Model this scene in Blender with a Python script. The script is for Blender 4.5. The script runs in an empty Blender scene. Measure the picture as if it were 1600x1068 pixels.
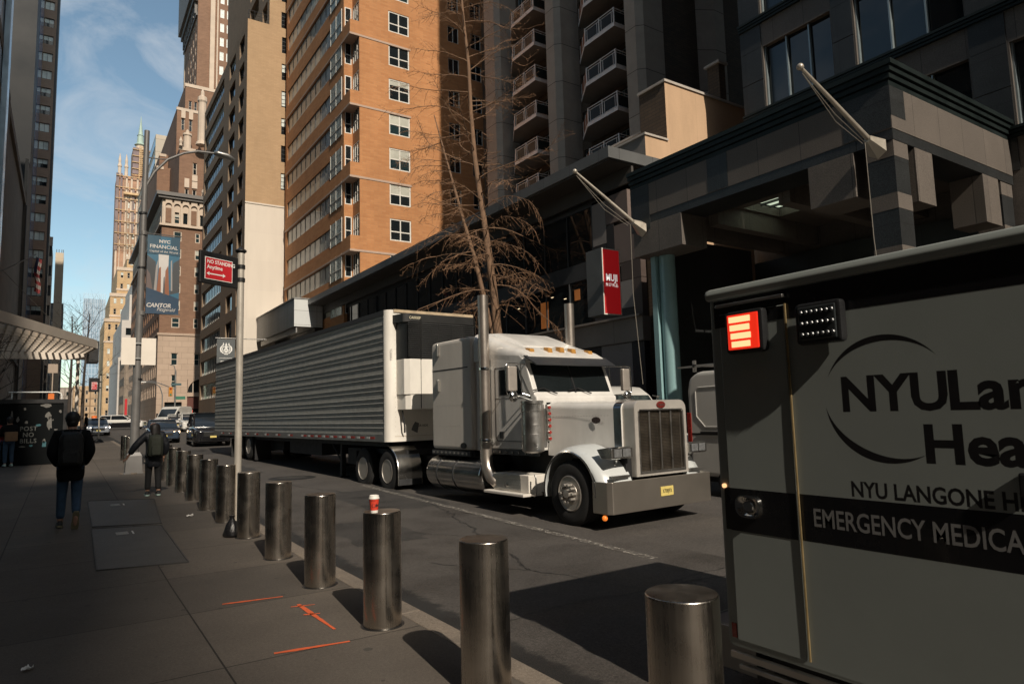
import bpy, bmesh, math, random
from math import sin, cos, pi, radians as R
from mathutils import Vector as V, Matrix
random.seed(7)
S = bpy.context.scene
COL = S.collection

# ---------------------------------------------------------------- camera
cam_d = bpy.data.cameras.new("camera")
cam = bpy.data.objects.new("camera", cam_d); COL.objects.link(cam); S.camera = cam
cam_d.sensor_width = 36.0; cam_d.lens = 36.0*1051.85/1600.0
cam_d.clip_start = 0.05; cam_d.clip_end = 6000
yaw, pit, rol = R(33.644), R(6.004), R(-1.556)
fw = V((sin(yaw)*cos(pit), cos(yaw)*cos(pit), sin(pit)))
rt = V((cos(yaw), -sin(yaw), 0)); up = rt.cross(fw)
r2 = rt*cos(rol)+up*sin(rol); u2 = r2.cross(fw)
m = Matrix((r2, u2, -fw)).transposed().to_4x4(); m.translation = V((0, 0, 1.70))
cam.matrix_world = m
cam_d.dof.use_dof = True; cam_d.dof.focus_distance = 12.5; cam_d.dof.aperture_fstop = 7.0

# ---------------------------------------------------------------- light
SUN_EL, SUN_AZ = R(37.5), R(6.5)
sd = V((-sin(SUN_AZ)*cos(SUN_EL), -cos(SUN_AZ)*cos(SUN_EL), sin(SUN_EL)))   # towards the sun
sl = bpy.data.lights.new("sun", 'SUN'); sl.energy = 4.6; sl.angle = R(0.55); sl.color = (1.0, 0.885, 0.74)
so = bpy.data.objects.new("sun", sl); COL.objects.link(so)
so.rotation_euler = sd.to_track_quat('Z', 'Y').to_euler(); so.location = (0, -30, 60)
W = bpy.data.worlds.new("World"); S.world = W; W.use_nodes = True
nt = W.node_tree; N = nt.nodes; L = nt.links; N.clear()
sky = N.new('ShaderNodeTexSky'); sky.sky_type = 'NISHITA'; sky.sun_disc = False
sky.sun_elevation = SUN_EL; sky.sun_rotation = pi+SUN_AZ
sky.air_density = 1.0; sky.dust_density = 0.7; sky.ozone_density = 1.0
bg = N.new('ShaderNodeBackground'); bg.inputs[1].default_value = 0.12
out = N.new('ShaderNodeOutputWorld')
tc = N.new('ShaderNodeTexCoord')
mp = N.new('ShaderNodeMapping'); mp.inputs['Rotation'].default_value = (0, 0, R(14)); mp.inputs['Scale'].default_value = (5.0, 5.0, 9.0)
L.new(tc.outputs['Generated'], mp.inputs[0])
n1 = N.new('ShaderNodeTexNoise'); n1.inputs['Scale'].default_value = 1.1; n1.inputs['Detail'].default_value = 9; n1.inputs['Roughness'].default_value = .62; n1.inputs['Distortion'].default_value = .6
L.new(mp.outputs[0], n1.inputs['Vector'])
cr = N.new('ShaderNodeValToRGB'); cr.color_ramp.elements[0].position = .47; cr.color_ramp.elements[1].position = .80
cr.color_ramp.elements[1].color = (.75, .75, .75, 1)
L.new(n1.outputs['Fac'], cr.inputs[0])
tn = N.new('ShaderNodeMixRGB'); tn.blend_type = 'MULTIPLY'; tn.inputs[0].default_value = 1; tn.inputs[2].default_value = (1.18, 1.22, 1.06, 1); L.new(sky.outputs[0], tn.inputs[1])
mx = N.new('ShaderNodeMixRGB'); mx.inputs[2].default_value = (5.6, 5.9, 6.2, 1)
L.new(cr.outputs[0], mx.inputs[0]); L.new(tn.outputs[0], mx.inputs[1]); L.new(mx.outputs[0], bg.inputs[0]); L.new(bg.outputs[0], out.inputs[0])
S.view_settings.view_transform = 'Standard'; S.view_settings.look = 'None'; S.view_settings.exposure = 0.0; S.view_settings.gamma = 1.0
S.cycles.max_bounces = 6; S.cycles.diffuse_bounces = 3; S.cycles.glossy_bounces = 3; S.cycles.transmission_bounces = 4
S.cycles.use_denoising = True

# ---------------------------------------------------------------- helpers
def g(y): return .015*min(max(0.0, y-8.0), 92.0)

def soft_normals(me, thr):
    """area weighted normals across gentle edges only, so that big flat faces stay flat"""
    me.polygons.foreach_set('use_smooth', [True]*len(me.polygons))
    fn = [p.normal.copy() for p in me.polygons]; fa = [max(p.area, 1e-9) for p in me.polygons]; vf = [[] for _ in me.vertices]
    for p in me.polygons:
        for v in p.vertices: vf[v].append(p.index)
    c = cos(thr*1.25); out = []
    for p in me.polygons:
        for v in p.vertices:
            n = V((0, 0, 0))
            for q in vf[v]:
                if q == p.index or fn[q].dot(fn[p.index]) > c: n += fn[q]*fa[q]
            out.append(n.normalized() if n.length > 1e-12 else fn[p.index])
    me.normals_split_custom_set(out)

class MB:
    def __init__(s): s.v = []; s.f = []; s.m = []; s.mi = 0
    def add(s, vs, fs):
        o = len(s.v); s.v += [tuple(p) for p in vs]; s.f += [tuple(i+o for i in f) for f in fs]; s.m += [s.mi]*len(fs); return s
    def quad(s, a, b, c, d): return s.add([a, b, c, d], [(0, 1, 2, 3)])
    def poly(s, pts): return s.add(pts, [tuple(range(len(pts)))])
    def obox(s, o, ex, ey, ez):
        o, ex, ey, ez = V(o), V(ex), V(ey), V(ez)
        vs = [o, o+ex, o+ex+ey, o+ey, o+ez, o+ex+ez, o+ex+ey+ez, o+ey+ez]
        return s.add(vs, [(0, 3, 2, 1), (4, 5, 6, 7), (0, 1, 5, 4), (1, 2, 6, 5), (2, 3, 7, 6), (3, 0, 4, 7)])
    def box(s, x0, x1, y0, y1, z0, z1): return s.obox((x0, y0, z0), (x1-x0, 0, 0), (0, y1-y0, 0), (0, 0, z1-z0))
    def cyl(s, a, b, r, r2=None, n=12, caps=True):
        a, b = V(a), V(b); r2 = r if r2 is None else r2
        d = (b-a).normalized(); x = d.orthogonal().normalized(); y = d.cross(x)
        vs = []
        for p, q in ((a, r), (b, r2)):
            for i in range(n):
                t = 2*pi*i/n; vs.append(p+x*(q*cos(t))+y*(q*sin(t)))
        fs = [(i, (i+1) % n, n+(i+1) % n, n+i) for i in range(n)]
        if caps: fs += [tuple(range(n))[::-1], tuple(range(n, 2*n))]
        return s.add(vs, fs)
    def tube(s, pts, r, n=8, caps=True):
        pts = [V(p) for p in pts]; k = len(pts)
        rs = r if isinstance(r, (list, tuple)) else [r]*k
        vs = []; x = None
        for i, p in enumerate(pts):
            d = (pts[min(i+1, k-1)]-pts[max(i-1, 0)]).normalized()
            if x is None: x = d.orthogonal().normalized()
            else:
                x = x-d*x.dot(d)
                x = x.normalized() if x.length > 1e-6 else d.orthogonal().normalized()
            y = d.cross(x)
            for j in range(n):
                t = 2*pi*j/n; vs.append(p+x*(rs[i]*cos(t))+y*(rs[i]*sin(t)))
        fs = [(i*n+j, i*n+(j+1) % n, (i+1)*n+(j+1) % n, (i+1)*n+j) for i in range(k-1) for j in range(n)]
        if caps: fs += [tuple(range(n))[::-1], tuple(range((k-1)*n, k*n))]
        return s.add(vs, fs)
    def prism(s, poly, ax, a, b):
        n = len(poly)
        def P(p, t): return (t, p[0], p[1]) if ax == 'x' else ((p[0], t, p[1]) if ax == 'y' else (p[0], p[1], t))
        vs = [P(p, a) for p in poly]+[P(p, b) for p in poly]
        fs = [(i, (i+1) % n, n+(i+1) % n, n+i) for i in range(n)]+[tuple(range(n))[::-1], tuple(range(n, 2*n))]
        return s.add(vs, fs)
    def lathe(s, prof, c, n=24, ax='z'):
        vs = []
        for r, h in prof:
            for i in range(n):
                t = 2*pi*i/n; a, b = r*cos(t), r*sin(t)
                p = (a, b, h) if ax == 'z' else ((h, a, b) if ax == 'x' else (a, h, b))
                vs.append((p[0]+c[0], p[1]+c[1], p[2]+c[2]))
        k = len(prof)
        fs = [(i*n+j, i*n+(j+1) % n, (i+1)*n+(j+1) % n, (i+1)*n+j) for i in range(k-1) for j in range(n)]
        if prof[0][0] > 1e-5: fs.append(tuple(range(n))[::-1])
        if prof[-1][0] > 1e-5: fs.append(tuple(range((k-1)*n, k*n)))
        return s.add(vs, fs)
    def ball(s, c, r, n=12, sq=(1, 1, 1)):
        k = n//2+1
        vs = []
        for i in range(k):
            ph = -pi/2+pi*i/(k-1)
            for j in range(n):
                t = 2*pi*j/n
                vs.append((c[0]+r*sq[0]*cos(ph)*cos(t), c[1]+r*sq[1]*cos(ph)*sin(t), c[2]+r*sq[2]*sin(ph)))
        return s.add(vs, [(i*n+j, i*n+(j+1) % n, (i+1)*n+(j+1) % n, (i+1)*n+j) for i in range(k-1) for j in range(n)])
    def loft(s, secs, caps=True, close=True):
        n = len(secs[0]); vs = [p for q in secs for p in q]; k = len(secs)
        rng = n if close else n-1
        fs = [(i*n+j, i*n+(j+1) % n, (i+1)*n+(j+1) % n, (i+1)*n+j) for i in range(k-1) for j in range(rng)]
        if caps: fs += [tuple(range(n))[::-1], tuple(range((k-1)*n, k*n))]
        return s.add(vs, fs)
    def mesh(s, name, mats, smooth=False, bevel=0, recalc=True, merge=False):
        me = bpy.data.meshes.new(name)
        me.from_pydata(s.v, [], s.f)
        for mt in (mats if isinstance(mats, (list, tuple)) else [mats]): me.materials.append(mt)
        if len(me.polygons) == len(s.m): me.polygons.foreach_set('material_index', s.m)
        if recalc or bevel or merge:
            bm = bmesh.new(); bm.from_mesh(me)
            if merge: bmesh.ops.remove_doubles(bm, verts=bm.verts, dist=1e-4)
            if recalc: bmesh.ops.recalc_face_normals(bm, faces=bm.faces)
            if bevel:
                es = [e for e in bm.edges if len(e.link_faces) == 2 and e.calc_face_angle(0) > .45]
                bmesh.ops.bevel(bm, geom=es, offset=bevel, segments=2, affect='EDGES', profile=.5, clamp_overlap=True)
            bm.to_mesh(me); bm.free()
        if smooth: soft_normals(me, R(smooth if smooth is not True else 38))
        return me
    def build(s, name, mats, parent=None, inv=None, **k):
        return link(name, s.mesh(name, mats, **k), parent)

INV = {}
def link(name, me, parent=None):
    o = bpy.data.objects.new(name, me); COL.objects.link(o)
    if parent is not None:
        o.parent = parent
        if parent.name in INV: o.matrix_parent_inverse = INV[parent.name]
        elif parent.parent is not None and parent.parent.name in INV: pass
    return o
def tag(o, label=None, cat=None, group=None, kind=None):
    for k, v in (('label', label), ('category', cat), ('group', group), ('kind', kind)):
        if v: o[k] = v
    return o
def root(name, loc, label, cat, group=None, rz=0, world=True):
    """Empty at a thing's base. world=True: its parts are written in world coordinates."""
    o = bpy.data.objects.new(name, None); COL.objects.link(o); o.empty_display_size = .2
    o.location = loc; o.rotation_euler = (0, 0, rz)
    if world: INV[o.name] = (Matrix.Translation(V(loc)) @ Matrix.Rotation(rz, 4, 'Z')).inverted()
    return tag(o, label, cat, group)
def copy_tree(o, parent=None):
    c = o.copy(); COL.objects.link(c)
    if parent is not None: c.parent = parent
    for ch in [x for x in COL.objects if x.parent == o]: copy_tree(ch, c)
    return c
def struct(o): o['kind'] = 'structure'; return o

# ---------------------------------------------------------------- materials
def _mat(name):
    mt = bpy.data.materials.new(name); mt.use_nodes = True
    n = mt.node_tree.nodes; return mt, n, mt.node_tree.links, n['Principled BSDF']
def _pos(n, l, obj=False):
    if obj: return n.new('ShaderNodeTexCoord').outputs['Object']
    return n.new('ShaderNodeNewGeometry').outputs['Position']
def M(name, col, rough=.6, metal=0.0, var=.12, scale=3.0, bump=0.0, bscale=40.0, emit=None, es=1.0, coat=0.0, spec=.5, obj=False, stretch=None, rvar=.1):
    mt, n, l, b = _mat(name)
    b.inputs['Base Color'].default_value = (*col, 1); b.inputs['Roughness'].default_value = rough; b.inputs['Metallic'].default_value = metal
    b.inputs['Coat Weight'].default_value = coat; b.inputs['Specular IOR Level'].default_value = spec
    if emit: b.inputs['Emission Color'].default_value = (*emit, 1); b.inputs['Emission Strength'].default_value = es
    vec = _pos(n, l, obj)
    if stretch:
        mpn = n.new('ShaderNodeMapping'); mpn.inputs['Scale'].default_value = stretch; l.new(vec, mpn.inputs[0]); vec = mpn.outputs[0]
    if var:
        t = n.new('ShaderNodeTexNoise'); t.inputs['Scale'].default_value = scale; t.inputs['Detail'].default_value = 6; t.inputs['Roughness'].default_value = .65
        l.new(vec, t.inputs['Vector'])
        r = n.new('ShaderNodeMapRange'); r.inputs[1].default_value = .25; r.inputs[2].default_value = .75; r.inputs[3].default_value = 1-var; r.inputs[4].default_value = 1+var
        l.new(t.outputs['Fac'], r.inputs[0])
        mm = n.new('ShaderNodeVectorMath'); mm.operation = 'SCALE'; mm.inputs[0].default_value = col; l.new(r.outputs[0], mm.inputs['Scale'])
        l.new(mm.outputs[0], b.inputs['Base Color'])
        if rvar:
            r2_ = n.new('ShaderNodeMapRange'); r2_.inputs[1].default_value = .25; r2_.inputs[2].default_value = .75; r2_.inputs[3].default_value = max(.02, rough-rvar); r2_.inputs[4].default_value = min(1, rough+rvar)
            l.new(t.outputs['Fac'], r2_.inputs[0]); l.new(r2_.outputs[0], b.inputs['Roughness'])
    if bump:
        t2 = n.new('ShaderNodeTexNoise'); t2.inputs['Scale'].default_value = bscale; t2.inputs['Detail'].default_value = 4; l.new(vec, t2.inputs['Vector'])
        bp = n.new('ShaderNodeBump'); bp.inputs['Strength'].default_value = bump; bp.inputs['Distance'].default_value = .02; l.new(t2.outputs['Fac'], bp.inputs['Height']); l.new(bp.outputs[0], b.inputs['Normal'])
    return mt
def MBR(name, c1, c2, mortar, bw, bh, ms=.008, off=.5, rough=.8, var=.25, scale=.5, speck=0.0, streak=0.0, bump=.3):
    """masonry of any size: bricks, stone panels, paving; laid out in metres on walls (x+y, z)"""
    mt, n, l, b = _mat(name)
    sp = n.new('ShaderNodeSeparateXYZ'); l.new(_pos(n, l), sp.inputs[0])
    ad = n.new('ShaderNodeMath'); ad.operation = 'ADD'; l.new(sp.outputs[0], ad.inputs[0]); l.new(sp.outputs[1], ad.inputs[1])
    cb = n.new('ShaderNodeCombineXYZ'); l.new(ad.outputs[0], cb.inputs[0]); l.new(sp.outputs[2], cb.inputs[1])
    bt = n.new('ShaderNodeTexBrick'); bt.offset = off; bt.inputs['Scale'].default_value = 1
    bt.inputs['Color1'].default_value = (*c1, 1); bt.inputs['Color2'].default_value = (*c2, 1); bt.inputs['Mortar'].default_value = (*mortar, 1)
    bt.inputs['Brick Width'].default_value = bw; bt.inputs['Row Height'].default_value = bh; bt.inputs['Mortar Size'].default_value = ms; bt.inputs['Mortar Smooth'].default_value = .2
    l.new(cb.outputs[0], bt.inputs['Vector'])
    t = n.new('ShaderNodeTexNoise'); t.inputs['Scale'].default_value = scale; t.inputs['Detail'].default_value = 8; t.inputs['Roughness'].default_value = .7
    if streak:
        mpn = n.new('ShaderNodeMapping'); mpn.inputs['Scale'].default_value = (1, 1, streak); l.new(_pos(n, l), mpn.inputs[0]); l.new(mpn.outputs[0], t.inputs['Vector'])
    else: l.new(_pos(n, l), t.inputs['Vector'])
    r = n.new('ShaderNodeMapRange'); r.inputs[1].default_value = .25; r.inputs[2].default_value = .75; r.inputs[3].default_value = 1-var; r.inputs[4].default_value = 1+var
    l.new(t.outputs['Fac'], r.inputs[0])
    fac = r.outputs[0]
    if speck:
        t3 = n.new('ShaderNodeTexNoise'); t3.inputs['Scale'].default_value = 55; t3.inputs['Detail'].default_value = 2; l.new(_pos(n, l), t3.inputs['Vector'])
        r3 = n.new('ShaderNodeMapRange'); r3.inputs[1].default_value = .3; r3.inputs[2].default_value = .7; r3.inputs[3].default_value = 1-speck; r3.inputs[4].default_value = 1+speck; l.new(t3.outputs['Fac'], r3.inputs[0])
        mu = n.new('ShaderNodeMath'); mu.operation = 'MULTIPLY'; l.new(fac, mu.inputs[0]); l.new(r3.outputs[0], mu.inputs[1]); fac = mu.outputs[0]
    mm = n.new('ShaderNodeVectorMath'); mm.operation = 'SCALE'; l.new(bt.outputs['Color'], mm.inputs[0]); l.new(fac, mm.inputs['Scale']); l.new(mm.outputs[0], b.inputs['Base Color'])
    b.inputs['Roughness'].default_value = rough
    if bump:
        bp = n.new('ShaderNodeBump'); bp.inputs['Strength'].default_value = bump; bp.inputs['Distance'].default_value = .01; bp.invert = True; l.new(bt.outputs['Fac'], bp.inputs['Height']); l.new(bp.outputs[0], b.inputs['Normal'])
    return mt
def GL(name, col, rough=.04, spec=.6, coat=.0): return M(name, col, rough, 0, .25, .35, spec=spec, coat=coat, rvar=.0)

m_glass = GL('dark_window_glass', (.012, .016, .018))
m_glass_teal = GL('teal_window_glass', (.016, .032, .036), .05, .7)
m_blind = M('window_blind', (.42, .42, .36), .5, 0, .25, .9, coat=.6)
m_blind_pale = M('pale_window_blind', (.55, .60, .56), .45, 0, .3, .8, coat=.6)
m_black = M('black_paint', (.012, .012, .013), .45, 0, .2, 4)
m_rubber = M('tyre_rubber', (.018, .018, .018), .85, 0, .35, 9, obj=True)
m_chrome = M('chrome', (.62, .62, .60), .16, 1.0, .08, 6, rvar=.08)
m_alu = M('brushed_aluminium', (.50, .49, .47), .34, 1.0, .12, 4, rvar=.1)
m_steel = M('galvanised_steel', (.32, .32, .31), .45, .85, .15, 3)
m_darkmetal = M('dark_grey_metal', (.05, .052, .055), .5, .3, .2, 3)
m_white_frame = M('white_window_frame', (.62, .60, .55), .5, 0, .1, 3)
m_amber = M('amber_lens', (.55, .24, .03), .3, 0, .1, 20, coat=.5)
m_redlens = M('red_lens', (.26, .02, .014), .25, 0, .1, 20, coat=.5)
m_white = M('white_sign_paint', (.75, .75, .72), .5, 0, .05, 4)

def text(name, body, size, mat, parent, o, rx, uy, bold=0.0, align='CENTER', sx=1.0, depth=.0015, spacing=1.0, shear=0.0, line=1.0):
    """lettering as a thin solid; o = anchor, rx / uy = reading direction and up, in the parent's coordinates"""
    cu = bpy.data.curves.new(name, 'FONT'); cu.body = body; cu.size = size; cu.align_x = align; cu.align_y = 'CENTER'
    cu.offset = bold*size; cu.extrude = 0; cu.space_character = spacing; cu.resolution_u = 3; cu.shear = shear; cu.space_line = line
    to = bpy.data.objects.new(name, cu); COL.objects.link(to)
    dg = bpy.context.evaluated_depsgraph_get(); me = bpy.data.meshes.new_from_object(to.evaluated_get(dg))
    bpy.data.objects.remove(to); bpy.data.curves.remove(cu)
    rx, uy, o = V(rx).normalized(), V(uy).normalized(), V(o)
    for v in me.vertices: v.co = o+rx*(v.co.x*sx)+uy*v.co.y
    me.name = name; me.materials.clear(); me.materials.append(mat)
    return link(name, me, parent)
# ================================================================ SETTING: ground
def mix_ground(name, base, dark, scale, speck, extra=None, bump=.25, rough=.85):
    mt, n, l, b = _mat(name); pos = _pos(n, l)
    t = n.new('ShaderNodeTexNoise'); t.inputs['Scale'].default_value = scale; t.inputs['Detail'].default_value = 9; t.inputs['Roughness'].default_value = .7; l.new(pos, t.inputs['Vector'])
    r = n.new('ShaderNodeMapRange'); r.inputs[1].default_value = .32; r.inputs[2].default_value = .68; l.new(t.outputs['Fac'], r.inputs[0])
    m1 = n.new('ShaderNodeMixRGB'); m1.inputs[1].default_value = (*dark, 1); m1.inputs[2].default_value = (*base, 1); l.new(r.outputs[0], m1.inputs[0])
    t2 = n.new('ShaderNodeTexNoise'); t2.inputs['Scale'].default_value = 130; t2.inputs['Detail'].default_value = 3; l.new(pos, t2.inputs['Vector'])
    r2 = n.new('ShaderNodeMapRange'); r2.inputs[1].default_value = .3; r2.inputs[2].default_value = .7; r2.inputs[3].default_value = 1-speck; r2.inputs[4].default_value = 1+speck; l.new(t2.outputs['Fac'], r2.inputs[0])
    t3 = n.new('ShaderNodeTexNoise'); t3.inputs['Scale'].default_value = 38; t3.inputs['Detail'].default_value = 5; t3.inputs['Roughness'].default_value = .8; l.new(pos, t3.inputs['Vector'])
    r3 = n.new('ShaderNodeMapRange'); r3.inputs[1].default_value = .35; r3.inputs[2].default_value = .65; r3.inputs[3].default_value = 1-speck*.8; r3.inputs[4].default_value = 1+speck*.8; l.new(t3.outputs['Fac'], r3.inputs[0])
    mu_ = n.new('ShaderNodeMath'); mu_.operation = 'MULTIPLY'; l.new(r2.outputs[0], mu_.inputs[0]); l.new(r3.outputs[0], mu_.inputs[1])
    vm = n.new('ShaderNodeVectorMath'); vm.operation = 'SCALE'; l.new(m1.outputs[0], vm.inputs[0]); l.new(mu_.outputs[0], vm.inputs['Scale'])
    c = vm.outputs[0]
    if extra: c = extra(n, l, pos, c)
    l.new(c, b.inputs['Base Color']); b.inputs['Roughness'].default_value = rough; b.inputs['Specular IOR Level'].default_value = .35
    bp = n.new('ShaderNodeBump'); bp.inputs['Strength'].default_value = bump; bp.inputs['Distance'].default_value = .012; l.new(t2.outputs['Fac'], bp.inputs['Height']); l.new(bp.outputs[0], b.inputs['Normal'])
    return mt
def gutter(n, l, pos, c):
    """the newer, darker patch of asphalt laid along the kerb, with a ragged edge"""
    sp = n.new('ShaderNodeSeparateXYZ'); l.new(pos, sp.inputs[0])
    t = n.new('ShaderNodeTexNoise'); t.inputs['Scale'].default_value = 6; t.inputs['Detail'].default_value = 8; t.inputs['Roughness'].default_value = .75; l.new(pos, t.inputs['Vector'])
    ma = n.new('ShaderNodeMath'); ma.operation = 'MULTIPLY_ADD'; ma.inputs[1].default_value = .45; l.new(t.outputs['Fac'], ma.inputs[0]); l.new(sp.outputs[0], ma.inputs[2])
    r = n.new('ShaderNodeMapRange'); r.inputs[1].default_value = 3.30; r.inputs[2].default_value = 3.38; r.inputs[3].default_value = 1; r.inputs[4].default_value = 0; l.new(ma.outputs[0], r.inputs[0])
    mx = n.new('ShaderNodeMixRGB'); l.new(r.outputs[0], mx.inputs[0]); l.new(c, mx.inputs[1]); mx.inputs[2].default_value = (.022, .0215, .021, 1)
    return mx.outputs[0]
def flags(n, l, pos, c):
    """joints between the pavement flags, gum spots and worn patches"""
    sp = n.new('ShaderNodeSeparateXYZ'); l.new(pos, sp.inputs[0])
    cb = n.new('ShaderNodeCombineXYZ')
    for i, o in ((0, -.993+16), (1, -6.79+16)):
        a = n.new('ShaderNodeMath'); a.operation = 'ADD'; a.inputs[1].default_value = o; l.new(sp.outputs[i], a.inputs[0]); l.new(a.outputs[0], cb.inputs[i])
    bt = n.new('ShaderNodeTexBrick'); bt.offset = 0; bt.inputs['Scale'].default_value = 1; bt.inputs['Brick Width'].default_value = 1.6; bt.inputs['Row Height'].default_value = 1.6
    bt.inputs['Mortar Size'].default_value = .008; bt.inputs['Mortar Smooth'].default_value = .3; bt.inputs['Color1'].default_value = (.82, .82, .82, 1); bt.inputs['Color2'].default_value = (1.12, 1.1, 1.08, 1); bt.inputs['Mortar'].default_value = (.22, .22, .22, 1)
    l.new(cb.outputs[0], bt.inputs['Vector'])
    mu = n.new('ShaderNodeMixRGB'); mu.blend_type = 'MULTIPLY'; mu.inputs[0].default_value = 1; l.new(c, mu.inputs[1]); l.new(bt.outputs['Color'], mu.inputs[2])
    vo = n.new('ShaderNodeTexVoronoi'); vo.inputs['Scale'].default_value = 3.4; vo.inputs['Randomness'].default_value = 1; l.new(pos, vo.inputs['Vector'])
    w = n.new('ShaderNodeTexNoise'); w.inputs['Scale'].default_value = 1.3; w.inputs['Detail'].default_value = 2; l.new(pos, w.inputs['Vector'])
    th = n.new('ShaderNodeMapRange'); th.inputs[1].default_value = .4; th.inputs[2].default_value = .65; th.inputs[3].default_value = .03; th.inputs[4].default_value = .13; l.new(w.outputs['Fac'], th.inputs[0])
    lt = n.new('ShaderNodeMath'); lt.operation = 'LESS_THAN'; l.new(vo.outputs['Distance'], lt.inputs[0]); l.new(th.outputs[0], lt.inputs[1])
    f = n.new('ShaderNodeMath'); f.operation = 'MULTIPLY'; f.inputs[1].default_value = .7; l.new(lt.outputs[0], f.inputs[0])
    m2 = n.new('ShaderNodeMixRGB'); l.new(f.outputs[0], m2.inputs[0]); l.new(mu.outputs[0], m2.inputs[1]); m2.inputs[2].default_value = (.035, .033, .03, 1)
    return m2.outputs[0]
m_asphalt = mix_ground('asphalt', (.086, .077, .069), (.054, .049, .045), .55, .45, gutter)
m_walk = mix_ground('pavement_concrete', (.100, .086, .072), (.074, .064, .054), .8, .24, flags, .15)
m_kerb = mix_ground('granite_kerb', (.20, .165, .13), (.13, .11, .09), 2.5, .3)
YS = [-260, 8, 30, 60, 100, 900]
def sheet(name, x0, x1, ys, dz, mat):
    mb = MB()
    for a, b in zip(ys[:-1], ys[1:]): mb.quad((x0, a, g(a)+dz), (x1, a, g(a)+dz), (x1, b, g(b)+dz), (x0, b, g(b)+dz))
    return struct(mb.build(name, mat))
sheet('road', -400, 400, YS, -.15, m_asphalt)
def walk(name, x0, x1, y0, y1, kerbs=''):
    ys = sorted({y0, y1} | {y for y in YS if y0 < y < y1})
    mb = MB()
    for a, b in zip(ys[:-1], ys[1:]):
        vs = [(x0, a, g(a)), (x1, a, g(a)), (x1, b, g(b)), (x0, b, g(b))]
        mb.add(vs+[(x, y, z-.4) for x, y, z in vs], [(0, 1, 2, 3), (0, 4, 5, 1), (1, 5, 6, 2), (2, 6, 7, 3), (3, 7, 4, 0)])
    struct(mb.build(name, m_walk))
walk('pavement', -30, 2.48, -120, 49.6)
walk('far_pavement', 13.3, 40, -120, 92.5)
walk('corner_pavement', 10.2, 60, 107, 320)
walk('left_pavement', -40, -1.2, 64, 320)
mb = MB()
for a, b in zip([-120, 8, 30], [8, 30, 49.8]):
    for k in range(max(1, int((b-a)/2.4))):
        L_ = (b-a)/max(1, int((b-a)/2.4)); p, q = a+k*L_+.004, a+(k+1)*L_-.004
        mb.add([(2.487, p, g(p)+.002), (2.68, p, g(p)+.002), (2.68, q, g(q)+.002), (2.487, q, g(q)+.002), (2.487, p, g(p)-.3), (2.69, p, g(p)-.3), (2.69, q, g(q)-.3), (2.487, q, g(q)-.3)],
               [(0, 1, 2, 3), (0, 4, 5, 1), (1, 5, 6, 2), (2, 6, 7, 3), (3, 7, 4, 0)])
struct(mb.build('kerb', m_kerb, bevel=.012))
# worn lane line, cracks, sprayed marks
def worn(name, col, under, cut, sc=14):
    mt, n, l, b = _mat(name); t = n.new('ShaderNodeTexNoise'); t.inputs['Scale'].default_value = sc; t.inputs['Detail'].default_value = 9; t.inputs['Roughness'].default_value = .8; l.new(_pos(n, l), t.inputs['Vector'])
    r = n.new('ShaderNodeMapRange'); r.inputs[1].default_value = cut-.08; r.inputs[2].default_value = cut+.08; l.new(t.outputs['Fac'], r.inputs[0])
    tr = n.new('ShaderNodeBsdfTransparent'); ms = n.new('ShaderNodeMixShader'); l.new(r.outputs[0], ms.inputs[0]); l.new(tr.outputs[0], ms.inputs[1]); l.new(b.outputs[0], ms.inputs[2])
    l.new(ms.outputs[0], n['Material Output'].inputs[0]); b.inputs['Base Color'].default_value = (*col, 1); b.inputs['Roughness'].default_value = .8
    return mt
m_line = worn('worn_white_road_paint', (.42, .39, .34), 0, .56)
mb = MB()
mb.quad((6.13, 6.25, -.146), (6.27, 6.25, -.146), (6.42, 16.5, g(16.5)-.14), (6.28, 16.5, g(16.5)-.14))
for k in range(5): a = 33+k*9; mb.quad((6.2, a, g(a)-.144), (6.33, a, g(a)-.144), (6.33, a+3, g(a+3)-.144), (6.2, a+3, g(a+3)-.144))
struct(mb.build('lane_line', m_line, recalc=False))
mb = MB()
for y in (51.5, 54.5): mb.quad((3.2, y, g(y)-.144), (12.8, y, g(y)-.144), (12.8, y+.3, g(y)-.14), (3.2, y+.3, g(y)-.14))
struct(mb.build('crossing_lines', m_line, recalc=False))
m_crack = M('road_crack_tar', (.018, .017, .016), .7, 0, .3, 8)
mb = MB(); rnd = random.Random(5)
def crack(pts, w):
    P = []
    for (a, b) in zip(pts[:-1], pts[1:]):
        k = max(2, int((V(b)-V(a)).length/.07))
        for i in range(k): t = i/k; P.append((a[0]+(b[0]-a[0])*t, a[1]+(b[1]-a[1])*t))
    ox = oy = 0; Q = []
    for x, y in P:
        ox = .8*ox+rnd.gauss(0, .022); oy = .8*oy+rnd.gauss(0, .022); Q.append((x+ox, y+oy))
    for i in range(len(Q)-1):
        (x0, y0), (x1, y1) = Q[i], Q[i+1]; d = V((x1-x0, y1-y0)); 
        if d.length < 1e-4: continue
        nn = V((-d.y, d.x)).normalized(); wa = w*(.25+rnd.random()); 
        z0, z1 = g(y0)-.1475, g(y1)-.1475
        mb.quad((x0-nn.x*wa, y0-nn.y*wa, z0), (x0+nn.x*wa, y0+nn.y*wa, z0), (x1+nn.x*wa, y1+nn.y*wa, z1), (x1-nn.x*wa, y1-nn.y*wa, z1))
crack([(6.6, 13.9), (5.9, 11), (5.3, 8.8), (4.67, 6.75), (4.9, 5.9), (5.1, 5.2)], .020)
crack([(2.75, 5.3), (3.4, 5.25), (4.3, 5.3), (5.1, 5.2), (5.84, 5.15), (7.5, 5.0)], .024)
crack([(5.1, 5.25), (5.6, 5.35), (6.3, 5.35), (7.0, 5.2)], .013)
crack([(4.67, 6.75), (4.2, 7.2), (3.9, 8.0)], .013)
crack([(9.8, 7.1), (10.6, 7.4), (12.2, 7.2)], .022)
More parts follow.
